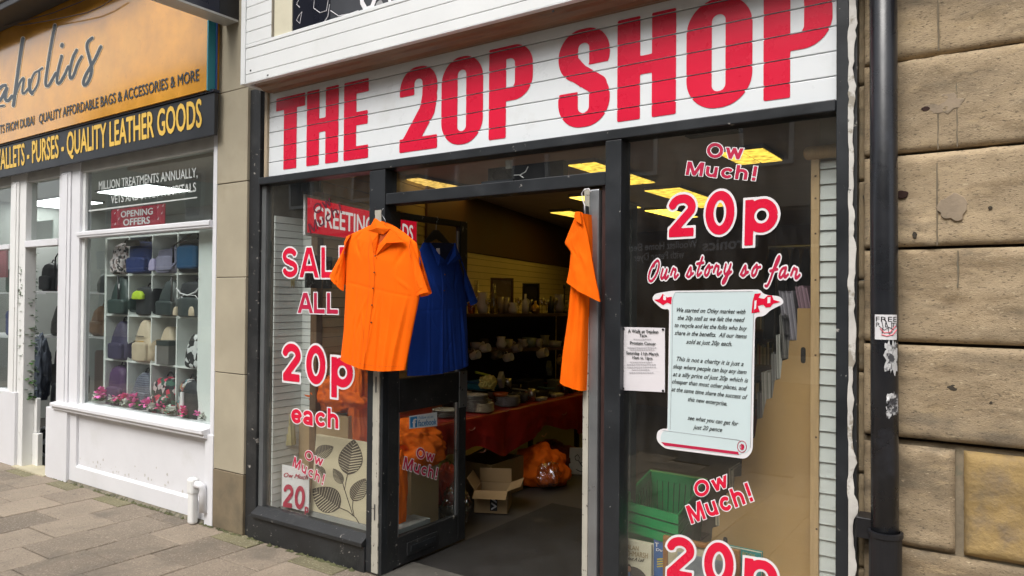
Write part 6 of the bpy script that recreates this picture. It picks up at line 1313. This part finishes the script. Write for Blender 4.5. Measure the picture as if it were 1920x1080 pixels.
    fn = lambda P: np.minimum.reduce([stroke_d(P, p, h_, True) for p, h_ in PS])
    for lev, lf, nm, mm in ((0, .004, 'script_lettering', M('dark slate vinyl', (.03, .04, .048), .3, .2, 6)), (1.3, .0025, 'lettering_border', M('cream vinyl', (.68, .58, .42), .4))):
        a = MB(); v, fc = march(fn, -16, 196, -206, -40, .7, lev); add2d(a, v, fc, lambda X_, Z_: F(X_, -Z_, yg-lf)); a.build(nm, mm, s, norm=False)
    a = MB(); e = MB(); fg = lambda px, py: F(px, py, yg); args = ('TS FROM DUBAI   QUALITY AFFORDABLE BAGS & ACCESSORIES & MORE', fg(0, 251), fg(374, 150.5), fg(0, 235), N)
    write(a, *args, bold=.022, lift=.004); a.build('tagline', M('dark slate vinyl', (.03, .04, .048)), s, norm=False)
    # projecting box sign and stone ledge above
    xb = F(445, 40, -.07).x; zz = F(445, 40, -.07).z
    b = MB(); b.box(xb-.15, xb, -1.5, -.065, zz+.012, zz+.9); o = b.build('projecting_sign', m_navy, None, bevel=.004, label='dark projecting box sign at the top of the pale pilaster', cat='sign')
    b = MB(); b.box(xb-.152, xb+.002, -1.5, -.064, zz-.004, zz+.0115); b.build('lit_underside', M('lit grey underside', (.42, .42, .40), .5, .1), o)  # sign's underside, its lit look put into a light grey colour
    b = MB(); b.box(xb-.018, xb+.003, -.22, -.062, zz+.013, zz+.9); b.build('bracket_plate', m_black, o)
    yl = -.42; zl = F(0, 60, -.17).z
    l = thing('stone_ledge', 'dark stone ledge with a lead edge jutting out above the golden sign', 'ledge', (-9, yl, zl)); b = MB(); b.box(-13, F(215, -24, yl).x, yl, -.165, zl, zl+.07); b.build('gutter', M('lead grey', (.045, .045, .047), .6, .3, 5), l, bevel=.008)
    b = MB(); b.box(-13, F(215, -24, yl).x, yl-.02, -.16, zl+.072, zl+.095); b.build('stone_edge', M('pale ledge stone', (.33, .3, .25), .9, .3, 5), l, bevel=.008)
    b = MB(); b.box(-13, -7.0, -.12, .3, zl+.1, zl+2); o = b.build('upper_wall', m_stone, None, label='old stone wall above the golden sign', cat='wall')
    b = MB(); b.box(F(44, 8, -.14).x, F(60, 3, -.14).x, -.15, -.121, zl+.1, zl+1.5); b.build('window_frame', M('shaded white paint', (.68, .69, .68)), o)
    for lab, pts in (('thin cable sagging across the golden sign', [(-4, 46), (40, 47), (90, 39), (130, 31), (165, 23), (190, 12), (215, -4)]), ('second thin cable close under the stone ledge', [(-4, 52), (50, 38), (100, 24), (150, 4), (165, -4)])):
        b = MB(); b.tube([F(p[0], p[1], yg-.06) for p in pts], .005, 6); b.build('cable', M('brown cable', (.10, .06, .04), .6), label=lab, cat='cable', smooth=True)
    # things on the pane
    fp = lambda px, py: F(px, py, .007)
    b = MB(); write(b, 'MILLION TREATMENTS ANNUALLY,', fp(186, 356), fp(371, 332), fp(186, 340), N, bold=.02, lift=.003); write(b, 'VETS AND 51 PET HOSPITALS', fp(209, 382), fp(368, 359), fp(209, 367), N, bold=.02, lift=.003)
    b.face([fp(*p)+Vector((0, -.003, 0)) for p in ((167, 397), (370, 371.5), (370, 369), (167, 394))]); b.build('lettering', M('frosted white vinyl', (.50, .53, .51), .5, .15, 14), PANE, norm=False)
    yb = .10; P = [F(208, 430, yb), F(309, 421, yb), F(311, 383, yb), F(207, 396, yb)]; u = P[1]-P[0]; u.z = 0
    s = thing('offer_banner', 'red OPENING OFFERS banner hung inside the white framed window', 'banner', tuple(P[0])); zt_ = P[3].z+.012; z0 = P[0].z; b = MB(); b.box(P[0].x, P[1].x, yb, yb+.004, z0, zt_); b.build('sheet', M('crimson print', (.36, .012, .035), .5, .1, 9), s)
    g = lambda a_, c_: Vector((P[0].x+(P[1].x-P[0].x)*a_, yb, z0+(zt_-z0)*c_)); b = MB(); write(b, 'OPENING', g(.2, .55), g(.79, .55), g(.2, .86), N, bold=.035); write(b, 'OFFERS', g(.25, .12), g(.74, .12), g(.25, .45), N, bold=.035); b.build('lettering', m_wht, s, norm=False)
    b = MB()
    for a_, c_ in ((.06, .75), (.14, .45), (.07, .2), (.12, .9), (.86, .8), (.93, .5), (.87, .25), (.95, .85)): b.face([g(a_, c_)+Vector((0, -.002, 0)), g(a_+.025, c_+.02)+Vector((0, -.002, 0)), g(a_+.03, c_+.14)+Vector((0, -.002, 0))])
    b.build('streamers', m_wht, s, norm=False)
    # drainpipe stub
    xx = F(364, 930, -.10).x; d = thing('waste_pipe', 'white painted waste pipe stub at the foot of the white shopfront', 'pipe', (xx, -.10, GZ)); z1 = F(364, 895, -.10).z; b = MB(); b.box(xx-.042, xx+.026, -.135, -.075, GZ+.0, z1); b.build('downpipe', m_wchip, d, bevel=.02, seg=4)
    b = MB(); b.box(xx-.047, xx+.031, -.14, -.07, z1-.13, z1-.004); b.build('collar', m_wchip, d, bevel=.02, seg=3); b = MB(); b.tube([(xx+.02, -.1, z1-.05), (xx+.075, -.1, z1-.05), (xx+.09, -.09, z1-.06), (xx+.09, -.085, z1-.1), (xx+.09, -.08, GZ+.10)], .028, 12); b.build('elbow', m_wpaint, d, smooth=True)
    # interior box
    gy = M('bag shop wall', (.42, .43, .41), .8, .05)
    b = MB(); b.box(-11.5, -5.08, .03, 3.15, GZ-.05, GZ-.004); b.build('bag_shop_floor', M('dark boards', (.03, .028, .025), .6, .3, 5), kind='structure')
    b = MB(); b.box(-11.5, -5.08, .03, 3.15, 2.86, 2.9); b.build('bag_shop_ceiling', M('bag shop ceiling', (.42, .43, .40), .8, .04), kind='structure')
    b = MB(); b.box(-11.5, -5.08, 3.05, 3.15, GZ, 2.86); b.box(-5.14, -5.08, .05, 3.05, GZ, 2.86); b.box(-11.5, -11.4, .05, 3.05, GZ, 2.86); b.build('bag_shop_wall', gy, kind='structure')
    em = emitmat('white led panel', (.95, 1, .97), 5)
    for px, py, w, l_, lab in ((268, 356, 1.15, .55, 'white ceiling light panel behind the frosted lettering'), (112, 379, 1.2, .6, 'white ceiling light panel behind the narrow white post'), (340, 412, 1.2, .6, 'far white ceiling light panel beside the red banner')):
        c = FZ(px, py, 2.855); s = thing('ceiling_light', lab, 'light', (c.x, c.y, 2.85)); b = MB(); b.box(c.x-w/2, c.x+w/2, c.y-l_/2, c.y+l_/2, 2.838, 2.858); b.build('frame', m_alu, s); b = MB(); b.box(c.x-w/2+.02, c.x+w/2-.02, c.y-l_/2+.02, c.y+l_/2-.02, 2.832, 2.8375); b.build('diffuser', em, s)
    return wl_, wr_, dl_, pl_, qr_
WL, WR, DLX, PLX, QRX = bag_shop()

def interp(pts, v):
    for (a, b), (c, d) in zip(pts, pts[1:]):
        if v <= c: return b+(d-b)*(v-a)/max(1e-6, c-a)
    return pts[-1][1]
SHAPE = {'pack': [(0, .8), (.05, .95), (.5, 1), (.8, .9), (.93, .65), (1, .15)], 'sling': [(0, .72), (.05, .95), (.2, 1), (.45, .93), (.75, .66), (.92, .46), (1, .2)], 'duffel': [(0, .8), (.06, .97), (.8, 1), (.95, .9), (1, .3)], 'soft': [(0, .75), (.08, 1), (.5, .98), (.85, .7), (1, .2)], 'case': [(0, .93), (.03, 1), (.97, 1), (1, .9)]}
def blob(b, c, w, d, hh, shape, ex=.55, seed=0, am=.03):
    c = Vector(c); pr = SHAPE[shape]
    def fn(u, v):
        a = u*2*math.pi; s = interp(pr, v); ca, sa = math.cos(a), math.sin(a); X_ = abs(ca)**ex*(1 if ca > 0 else -1); Y_ = abs(sa)**ex*(1 if sa > 0 else -1)
        n = 1+am*fbm(ca*1.5+seed, sa*1.5, v*4)+am*.5*fbm(ca*4+seed, sa*4, v*9)
        return c+Vector((X_*w/2*s*n, Y_*d/2*(.35+.65*s)*n, hh*v))
    g = b.grid(fn, 30, 26, True); b.bm.faces.new(g[0][::-1]); b.bm.faces.new(g[-1])
def bag(label, c, w, d, hh, mat, shape='pack', pocket=None, trim=m_black, handle=True, strap=None, name='backpack', cat='bag', extras=(), lean=0, seed=0, group='bags in the white cubby holes'):
    if group == 'bags in the white cubby holes': w *= 1.1; hh *= 1.06
    t = thing(name, label, cat, c, group); C = Vector(c); b = MB(); blob(b, C, w, d, hh, shape, seed=seed); b.build('body', mat, t, smooth=True)
    if pocket: pw, ph, z0, pm = pocket; b = MB(); blob(b, C+Vector((0, -d*.42, z0*hh)), w*pw, d*.45, hh*ph, 'duffel', .45, seed+3); b.build('pocket', pm, t, smooth=True)
    if handle: b = MB(); b.tube([C+Vector((-w*.16+w*.32*k/8, 0, hh*.95+math.sin(math.pi*k/8)*hh*.16)) for k in range(9)], .008, 6); b.build('handle', trim, t, smooth=True)
    if strap: b = MB(); b.tube([C+Vector((p[0]*w, -d*.5-.006 if p[2] else 0, p[1]*hh)) for p in strap], .009, 6); b.build('strap', trim, t, smooth=True)
    for nm, kind, dat, m in extras:
        b = MB()
        if kind == 'tube': b.tube([C+Vector((p[0]*w, -d*.5-.004-p[2]*.3, p[1]*hh)) for p in dat[0]], dat[1], 6)
        elif kind == 'patch': x0, x1, z0, z1 = dat; b.box(C.x+x0*w, C.x+x1*w, C.y-d*.5-.018, C.y-d*.5-.004, C.z+z0*hh, C.z+z1*hh)
        elif kind == 'blob': x0, z0, w0, h0 = dat; blob(b, C+Vector((x0*w, -d*.5-.01, z0*hh)), w0*w, d*.3, h0*hh, 'soft')
        b.build(nm, m, t, smooth=kind != 'patch')
    return t
def cubby():
    y0, dp = .13, .24; xs = [-7.054, -6.645, -6.26, -5.868, -5.475]; zs = [.565, 1.0, 1.415, 1.783, 2.13]; th = .016
    t = thing('cubby_shelf', 'white sixteen hole cubby shelf unit filling the bag shop window', 'shelf', (-6.2, y0, .56)); m = M('white melamine', (.74, .76, .74), .4, .03, 3)
    b = MB()
    for i, x in enumerate(xs): w = th*(2.2 if i == 0 else 1); b.box(x-w/2, x+w/2, y0, y0+dp, zs[0]-.02, zs[-1])
    b.build('divider', m, t, bevel=.002); b = MB()
    for z in zs:
        for i in range(4): b.box(xs[i]+th*(1.1 if i == 0 else .5)+.0005, xs[i+1]-th/2-.0005, y0+.002, y0+dp, z-th/2, z+th/2)
    b.build('shelf_board', m, t); b = MB(); b.box(xs[0]-.018, xs[-1]+.008, y0+dp+.0005, y0+dp+.01, zs[0]-.02, zs[-1]); b.build('back_panel', m, t)
    b = MB(); b.box(xs[-1]+.01, WR+.02, y0-.06, y0+.3, .56, 2.15); b.build('end_filler', m, t)
    cx = lambda i, o=0: (xs[i]+xs[i+1])/2+o*.8+.01; yy = y0+.055; fz = lambda j: zs[4-j-1]+th/2+.001
    leo = patmat('leopard print', [(.62, .55, .56), (.03, .03, .03), (.60, .52, .53), (.25, .18, .17), (.64, .58, .58)], 42); flor = patmat('floral print', [(.012, .012, .015), (.02, .015, .02), (.45, .02, .06), (.012, .012, .014), (.5, .4, .4), (.02, .08, .05)], 30); nav = patmat('navy white motif', [(.03, .035, .07), (.45, .46, .5), (.03, .035, .07), (.02, .02, .05)], 12, kind='wave', st=(1, 1, 1.4)); mul = patmat('many coloured motif', [(.02, .02, .025), (.42, .42, .42), (.3, .10, .08), (.05, .18, .2), (.02, .02, .03), (.35, .26, .1)], 34); scr = patmat('black white squiggles', [(.02, .02, .02), (.55, .55, .55), (.02, .02, .02), (.6, .6, .6)], 24)
    C = lambda n, c, r=.65: M(n, c, r, .15, 8, bump=.12, bsc=60)
    nv, lil, dk, gn, cr, pu, pn = C('navy nylon', (.012, .028, .13)), C('lilac grey nylon', (.24, .23, .33)), C('near black nylon', (.014, .016, .019)), C('deep green leather', (.028, .05, .045), .4), C('cream leather', (.52, .42, .30), .5), C('purple nylon', (.065, .022, .085)), C('purple navy nylon', (.04, .032, .075))
    bl = C('petrol blue nylon', (.01, .06, .15)); gr = C('dark slate leather', (.035, .045, .045), .45); neon = C('neon yellow scarf', (.45, .62, .03)); wt = m_wht
    bag('pink and black leopard print backpack in the top row of holes', (cx(0, .06), yy, fz(0)), .27, .17, .27, leo, 'pack', (.75, .45, .05, leo)); bag('navy blue nylon backpack with a round badge in the top row', (cx(1, .01), yy, fz(0)), .33, .2, .27, nv, 'duffel', (.85, .5, .02, nv), extras=[('badge', 'patch', (-.04, .04, .16, .28), wt), ('hood', 'blob', (-.12, .86, .5, .2), dk)])
    bag('lilac grey shoulder bag with a fluffy charm in the top row', (cx(2, .05), yy, fz(0)), .29, .16, .20, lil, 'duffel', (.8, .6, .1, lil), lil, strap=[(-.5, .2, 1), (-.3, .05, 1), (.2, .05, 1), (.45, .3, 1), (.5, .9, 0)], extras=[('charm', 'blob', (-.52, .1, .3, .5), C('pale lilac fluff', (.4, .36, .55)))]); bag('wide black and petrol blue holdall in the top row of holes', (cx(3, .04), yy, fz(0)), .36, .22, .26, dk, 'duffel', (.72, .72, .1, bl), strap=[(-.5, .3, 1), (-.52, .8, 1), (-.35, 1.2, 0), (-.1, 1.25, 0), (.0, 1.0, 0)])
    bag('deep green triangular leather sling bag in the second row', (cx(0, .06), yy, fz(1)), .31, .17, .33, gn, 'sling', (.85, .38, .02, gn), handle=False, strap=[(.1, .1, 1), (.12, .5, 1), (.1, 1.02, 1)], extras=[('studs', 'tube', ([(.05, .2, 0), (.1, .5, 0), (.15, .8, 0)], .005), wt)]); bag('black bag with a neon yellow scarf in the second row', (cx(1, .08), yy, fz(1)), .26, .16, .24, dk, 'duffel', None, extras=[('scarf', 'blob', (-.12, .55, .62, .30), neon)])
    bag('dark slate leather sling bag in the second row', (cx(2, .07), yy, fz(1)), .30, .17, .29, gr, 'sling', (.8, .42, .02, gr), handle=False, strap=[(.3, .1, 1), (.32, .6, 1), (.32, 1.1, 1)]); bag('black bag with a white chain and pale trim in the second row', (cx(3, .04), yy, fz(1)), .33, .18, .28, dk, 'duffel', (.85, .55, .0, gr), extras=[('chain', 'tube', ([(-.5, .8, 0), (-.3, .66, .03), (0, .6, .04), (.3, .7, .02), (.42, .85, 0)], .006), wt), ('tassel', 'tube', ([(-.22, .55, .03), (-.3, .18, .03)], .007), wt), ('piping', 'tube', ([(-.45, .5, 0), (-.1, .62, .05), (.3, .6, .04), (.48, .4, 0)], .003), wt), ('pale_corner', 'blob', (.2, .03, .22, .28), cr), ('pale_corner', 'blob', (-.45, .03, .14, .25), cr)])
    bag('purple navy sling backpack in the third row of holes', (cx(0, .07), yy, fz(2)), .30, .18, .33, pn, 'sling', (.75, .42, .03, pn)); bag('cream leather sling bag with zips in the third row', (cx(1, .07), yy, fz(2)), .29, .17, .35, cr, 'sling', (.72, .45, .03, cr), handle=False, extras=[('zip', 'tube', ([(-.2, .62, 0), (.2, .62, 0)], .004), m_black), ('zip', 'tube', ([(-.25, .5, .02), (.25, .5, .02)], .004), m_gold)])
    bag('cream sling bag half hidden behind a grey gift box in the third row', (cx(2, -.08), yy+.05, fz(2)), .24, .14, .30, cr, 'sling', None, handle=False); x = cx(2, .08); b = MB(); b.box(x-.1, x+.08, yy-.1, yy+.05, fz(2), fz(2)+.20); g = b.build('gift_box', C('grey card box', (.13, .12, .11)), label='grey gift box standing in the third row between cream and squiggle bags', cat='box', bevel=.003); b = MB(); b.box(x-.125, x-.102, yy-.1, yy+.05, fz(2), fz(2)+.16); b.build('side_card', wt, g); b = MB(); b.box(x-.103, x+.083, yy-.103, yy+.053, fz(2)+.165, fz(2)+.206); b.build('lid', gr, g)
    bag('small black and white squiggle bag at the right of the third row', (cx(3, .12), yy-.04, fz(2)), .20, .16, .26, scr, 'sling', None, handle=False)
    bag('purple nylon backpack in the bottom row of holes', (cx(0, .04), yy, fz(3)), .27, .18, .36, pu, 'pack', (.85, .48, .02, pu), pu); bag('navy and white patterned backpack in the bottom row', (cx(1, .06), yy, fz(3)), .28, .17, .32, nav, 'soft', (.8, .5, .02, nav)); bag('black floral print backpack in the bottom row', (cx(2, .02), yy, fz(3)), .33, .2, .31, flor, 'pack', (.85, .5, .02, flor)); bag('many coloured patterned backpack in the bottom row', (cx(3, -.06), yy, fz(3)), .22, .16, .31, mul, 'pack', (.8, .45, .02, mul))
    bag('black bag with a white and green tag in the last hole', (cx(3, .13), yy-.05, fz(3)), .25, .16, .31, dk, 'pack', None, extras=[('tag', 'patch', (-.34, -.2, .25, .72), wt), ('tag_end', 'patch', (-.34, -.2, .12, .25), C('green tag', (.1, .45, .22)))])
cubby()
def sill_flowers():
    pk, pk2, wh, lf = M('pink petals', (.90, .16, .46), .6, .25, 14), M('deep pink petals', (.80, .08, .30), .6, .25, 14), M('white petals', (.68, .67, .62), .6, .1, 14), M('leaf green', (.05, .12, .03), .6, .3, 14)
    def blossom(c, r, mat, label, nm='flower_bunch'):
        t = thing(nm, label, 'flowers', c, 'artificial flowers along the sill'); b = MB(); C = Vector(c)
        for _ in range(5):
            o = C+Vector((rnd.uniform(-.6, .6)*r, rnd.uniform(-.5, .3)*r, r*rnd.uniform(.6, 1.3)))
            for k in range(16):
                a = rnd.random()*6.28; e = rnd.uniform(-.3, 1.3); d = Vector((math.cos(a)*math.cos(e), math.sin(a)*math.cos(e), math.sin(e))); s = d.cross(Vector((0, 0, 1))).normalized()*r*.27; q = d.cross(s).normalized()*r*.1; p = o+d*r*.12
                b.face([p, p+s*.8+d*r*.3+q, p+d*r*.55+q*2, p-s*.8+d*r*.3+q])
        b.build('petals', mat, t, norm=False); b = MB()
        for k in range(6):
            a = rnd.random()*6.28; d = Vector((math.cos(a), math.sin(a), rnd.uniform(.1, .8))).normalized(); s = d.cross(Vector((0, 0, 1))).normalized()*r*.25; p = C+Vector((0, 0, r*.3)); b.face([p, p+s+d*r*.7, p+d*r*1.3, p-s+d*r*.7])
        b.build('leaves', lf, t, norm=False)
    for px, py, r, k in ((152, 742, .05, 1), (163, 744, .055, 1), (180, 748, .06, 1), (194, 742, .085, 0), (205, 752, .06, 1), (217, 757, .05, 1), (224, 760, .07, 0), (236, 752, .055, 1), (250, 750, .085, 0), (262, 760, .045, 2), (279, 766, .075, 0), (292, 764, .05, 1), (304, 771, .06, 0), (318, 772, .05, 3), (327, 775, .05, 1), (346, 770, .06, 0), (355, 782, .06, 0), (371, 785, .055, 0), (382, 784, .04, 1)):
        p = F(px, py+6, .07); p.z = .602
        blossom((p.x, .07+rnd.uniform(-.02, .02), .602), r*1.0, [pk, wh, lf, M('mint petals', (.5, .62, .52), .6, .1, 14)][k] if k != 0 or rnd.random() > .3 else pk2, ['pink artificial flower bunch on the white window sill', 'white artificial flower bunch on the white window sill', 'green leafy sprig among the pink flower bunches', 'mint white artificial flower bunch under the floral backpack'][k])
    b = MB(); b.box(WL-.02, WR+.03, .015, .14, .58, .6005); b.build('window_board', m_wpaint, label='white board inside the bag shop window under the flowers', cat='shelf')
    # garlands
    def garland(label, px, y, py0, py1, wd, mats, n, sz):
        a, c = F(px, py0, y), F(px, py1, y); t = thing('garland', label, 'garland', (a.x, y, c.z)); k = MB(); k.tube([a.lerp(c, i/10)+Vector((.01*math.sin(i*2), 0, 0)) for i in range(11)], .004, 5); k.build('strand', lf, t)
        for j, m in enumerate(mats):
            b = MB(); n = n if j == 0 else n//3; sz = sz if j == 0 else sz*.6
            for i in range(n):
                u = rnd.random(); an = rnd.random()*6.28; p = a.lerp(c, u)+Vector((math.cos(an), math.sin(an), 0))*wd*rnd.random(); d = Vector((math.cos(an), math.sin(an), rnd.uniform(-.9, .6))).normalized(); s = d.cross(Vector((0, 0, 1))).normalized()*sz*.4
                b.face([p, p+s+d*sz*.5, p+d*sz, p-s+d*sz*.5])
            b.build(['leaves', 'blossoms'][j], m, t, norm=False)
    garland('green ivy garland with white blossoms hanging in the bag shop doorway', 54, .03, 472, 752, .05, (lf, wh), 520, .062); garland('thin white blossom garland hanging left of the cubby holes', 152, .07, 452, 740, .035, (lf, wh), 110, .04)
    garland('short ivy strand in the top light above the doorway', 57, .1, 400, 450, .03, (lf,), 50, .045)
sill_flowers()
def bag_shop_inside():
    def shelf(label, x0, x1, y, z, d): b = MB(); b.box(x0, x1, y, y+d, z-.016, z); return b.build('wall_shelf', m_wpaint, label=label, cat='shelf')
    dk = M('near black nylon', (.014, .016, .019)); br = M('tan leather', (.17, .085, .035), .5, .25, 8); cs = patmat('ribbed brown case', [(.085, .055, .042), (.12, .08, .062)], 30, .4, 'wave', (1, 1, 1)); gr = M('dark slate leather', (.035, .045, .045))
    gp = 'bags on the inner shelves'
    # beyond the pane, left of the cubby
    y = .75; q = lambda px, py: F(px, py, y)
    for i, (py, lab) in enumerate(((549, 'upper inner shelf left of the cubby holes'), (631, 'lower inner shelf left of the cubby holes'))): shelf(lab, q(140, py).x, q(205, py).x+.1, y, q(170, py).z, .4)
    z1, z2 = q(170, 549).z, q(170, 631).z
    bag('dark slate handbag on the upper inner shelf left of the cubby', (q(176, 540).x, y+.17, z1+.001), .3, .18, .22, gr, 'soft', None, name='handbag', group=gp, seed=2); bag('tan leather handbag on the lower inner shelf left of the cubby', (q(167, 625).x, y+.17, z2+.001), .34, .2, .34, br, 'soft', (.7, .4, .1, br), br, name='handbag', group=gp, seed=4); bag('reddish tan satchel against the cubby on the lower inner shelf', (q(190, 625).x, y+.2, z2+.001), .26, .2, .30, M('reddish tan leather', (.16, .05, .02), .5, .2, 8), 'duffel', None, name='handbag', group=gp, seed=5)
    c = q(180, 720); t = thing('suitcase', 'ribbed brown hard suitcase standing left of the cubby holes', 'suitcase', (c.x, y+.2, .35)); b = MB(); blob(b, (c.x, y+.2, .35), .46, .26, .62, 'case', .3, 0, 0); b.build('shell', cs, t, smooth=True); b = MB(); b.tube([(c.x-.1, y+.2, .97), (c.x-.1, y+.2, 1.02), (c.x+.1, y+.2, 1.02), (c.x+.1, y+.2, .97)], .01, 6); b.build('handle', m_black, t)
    b = MB(); blob(b, (q(165, 740).x, y-.1, .5), .3, .14, .22, 'duffel', .5, 3); t = b.build('handbag', dk, smooth=True, label='black handbag with an orange top edge in front of the ribbed suitcase', cat='bag', group=gp); b = MB(); b.box(q(165, 740).x-.13, q(165, 740).x+.13, y-.16, y-.05, .725, .74); b.build('top_edge', M('orange leather edge', (.4, .13, .03), .5), t)
    b = MB(); b.box(q(140, 740).x, q(205, 740).x+.1, y-.2, y+.45, .32, .349); b.build('low_platform', m_wpaint, label='low white platform under the ribbed suitcase', cat='platform')
    # seen through the doorway
    y = .85; q = lambda px, py: F(px, py, y)
    for py, lab in ((546, 'upper shelf of black bags seen through the doorway'), (630, 'lower shelf of black bags seen through the doorway')): shelf(lab, q(60, py).x, q(112, py).x+.1, y, q(85, py).z, .4)
    z1, z2 = q(85, 546).z, q(85, 630).z
    bag('black rounded rucksack by the garland on the upper doorway shelf', (q(74, 540).x, y+.16, z1+.001), .34, .2, .36, dk, 'pack', (.8, .5, .05, dk), name='rucksack', group=gp, seed=7); bag('black handbag with tall loops and red lining on the upper doorway shelf', (q(99, 540).x, y+.16, z1+.001), .26, .2, .32, dk, 'soft', None, name='handbag', group=gp, seed=8, extras=[('red_lining', 'patch', (.1, .35, .02, .2), M('red lining', (.3, .02, .02)))], strap=[(-.3, .7, 1), (-.25, 1.3, 1), (0, 1.45, 1), (.25, 1.3, 1), (.3, .7, 1)])
    bag('glossy black bucket bag on the lower doorway shelf', (q(94, 625).x, y+.16, z2+.001), .36, .22, .40, M('glossy black leather', (.01, .01, .012), .25), 'sling', None, name='handbag', group=gp, seed=9); bag('large black travel bag under the lower doorway shelf', (q(100, 720).x, y+.2, .45), .4, .3, .55, dk, 'pack', (.8, .5, .05, dk), name='travel_bag', group=gp, seed=10)
    y = .35; q = lambda px, py: F(px, py, y); crumple('folded_umbrellas', 'grey and navy wrapped umbrellas hanging beside the ivy garland', 'umbrellas', q(75, 700), .12, .1, .36, M('navy grey cloth', (.05, .06, .085), .6, .4, 9, wear=[((.22, .25, .28), 6, .58, .08)]), 3.7, amp=.25); crumple('plastic_wrap', 'clear plastic wrapped pale goods above the umbrellas', 'bag', q(72, 676), .10, .1, .16, m_film, 7.1)
    c = F(84, 828, .25); t = thing('shopping_trolley', 'black wheeled shopping trolley with a white rimmed wheel in the doorway', 'trolley', (c.x, .25, GZ)); b = MB(); r = .145; b.tube([(c.x+r*math.cos(k*math.pi/16), .25, c.z+r*math.sin(k*math.pi/16)) for k in range(33)], .016, 8, False); b.build('wheel_rim', m_wpaint, t, smooth=True); b = MB(); b.tube([(c.x, .235, c.z), (c.x, .27, c.z)], .03, 12); b.build('hub', m_wpaint, t); b = MB(); b.tube([(c.x, .253, c.z), (c.x, .262, c.z)], .128, 24); b.build('tyre_disc', m_black, t); b = MB(); blob(b, (c.x+.02, .48, .05), .36, .28, .62, 'duffel', .4, 2); b.build('body', dk, t, smooth=True); b = MB(); b.tube([(c.x, .28, c.z), (c.x, .34, .5), (c.x, .42, .95)], .012, 6); b.build('frame', m_black, t)
    # window beyond the doorway, at the edge of view
    y = .25; q = lambda px, py: F(px, py, y); b = MB(); b.box(q(-40, 480).x, q(12, 480).x, y, y+.02, q(5, 520).z, q(5, 468).z); b.build('red_board', M('dull red board', (.28, .03, .05), .6), label='dull red board in the far window of the bag shop', cat='board')
    bag('green holdall in the far window of the bag shop', (q(0, 545).x, y+.2, q(0, 548).z), .4, .2, .28, M('dark green nylon', (.01, .07, .04), .6), 'duffel', None, name='holdall', group=gp, seed=11); bag('blue holdall low in the far window of the bag shop', (q(0, 620).x, y+.2, q(0, 630).z), .4, .2, .3, M('navy nylon', (.012, .028, .13)), 'duffel', None, name='holdall', group=gp, seed=12); shelf('shelf between the green and blue holdalls in the far window', q(-60, 548).x, q(14, 548).x, y, q(0, 548).z-.001, .4); shelf('shelf under the blue holdall in the far window', q(-60, 630).x, q(14, 630).x, y, q(0, 630).z-.001, .4)
    y = .6; P = F(57, 450, y), F(99, 412, y); b = MB(); b.box(P[0].x, P[1].x, y, y+.01, P[0].z, P[1].z); b.build('poster', M('pale mint poster', (.55, .66, .62), .6, .05), label='pale mint poster seen through the top light above the doorway', cat='poster')
    P = F(347, 425, .55), F(396, 385, .55); b = MB(); b.box(P[0].x, P[1].x, .55, .58, P[0].z-.2, P[1].z); b.build('notice_board', M('pale grey board', (.45, .46, .46), .6), label='pale grey board behind the pane right of the red banner', cat='board')
bag_shop_inside()
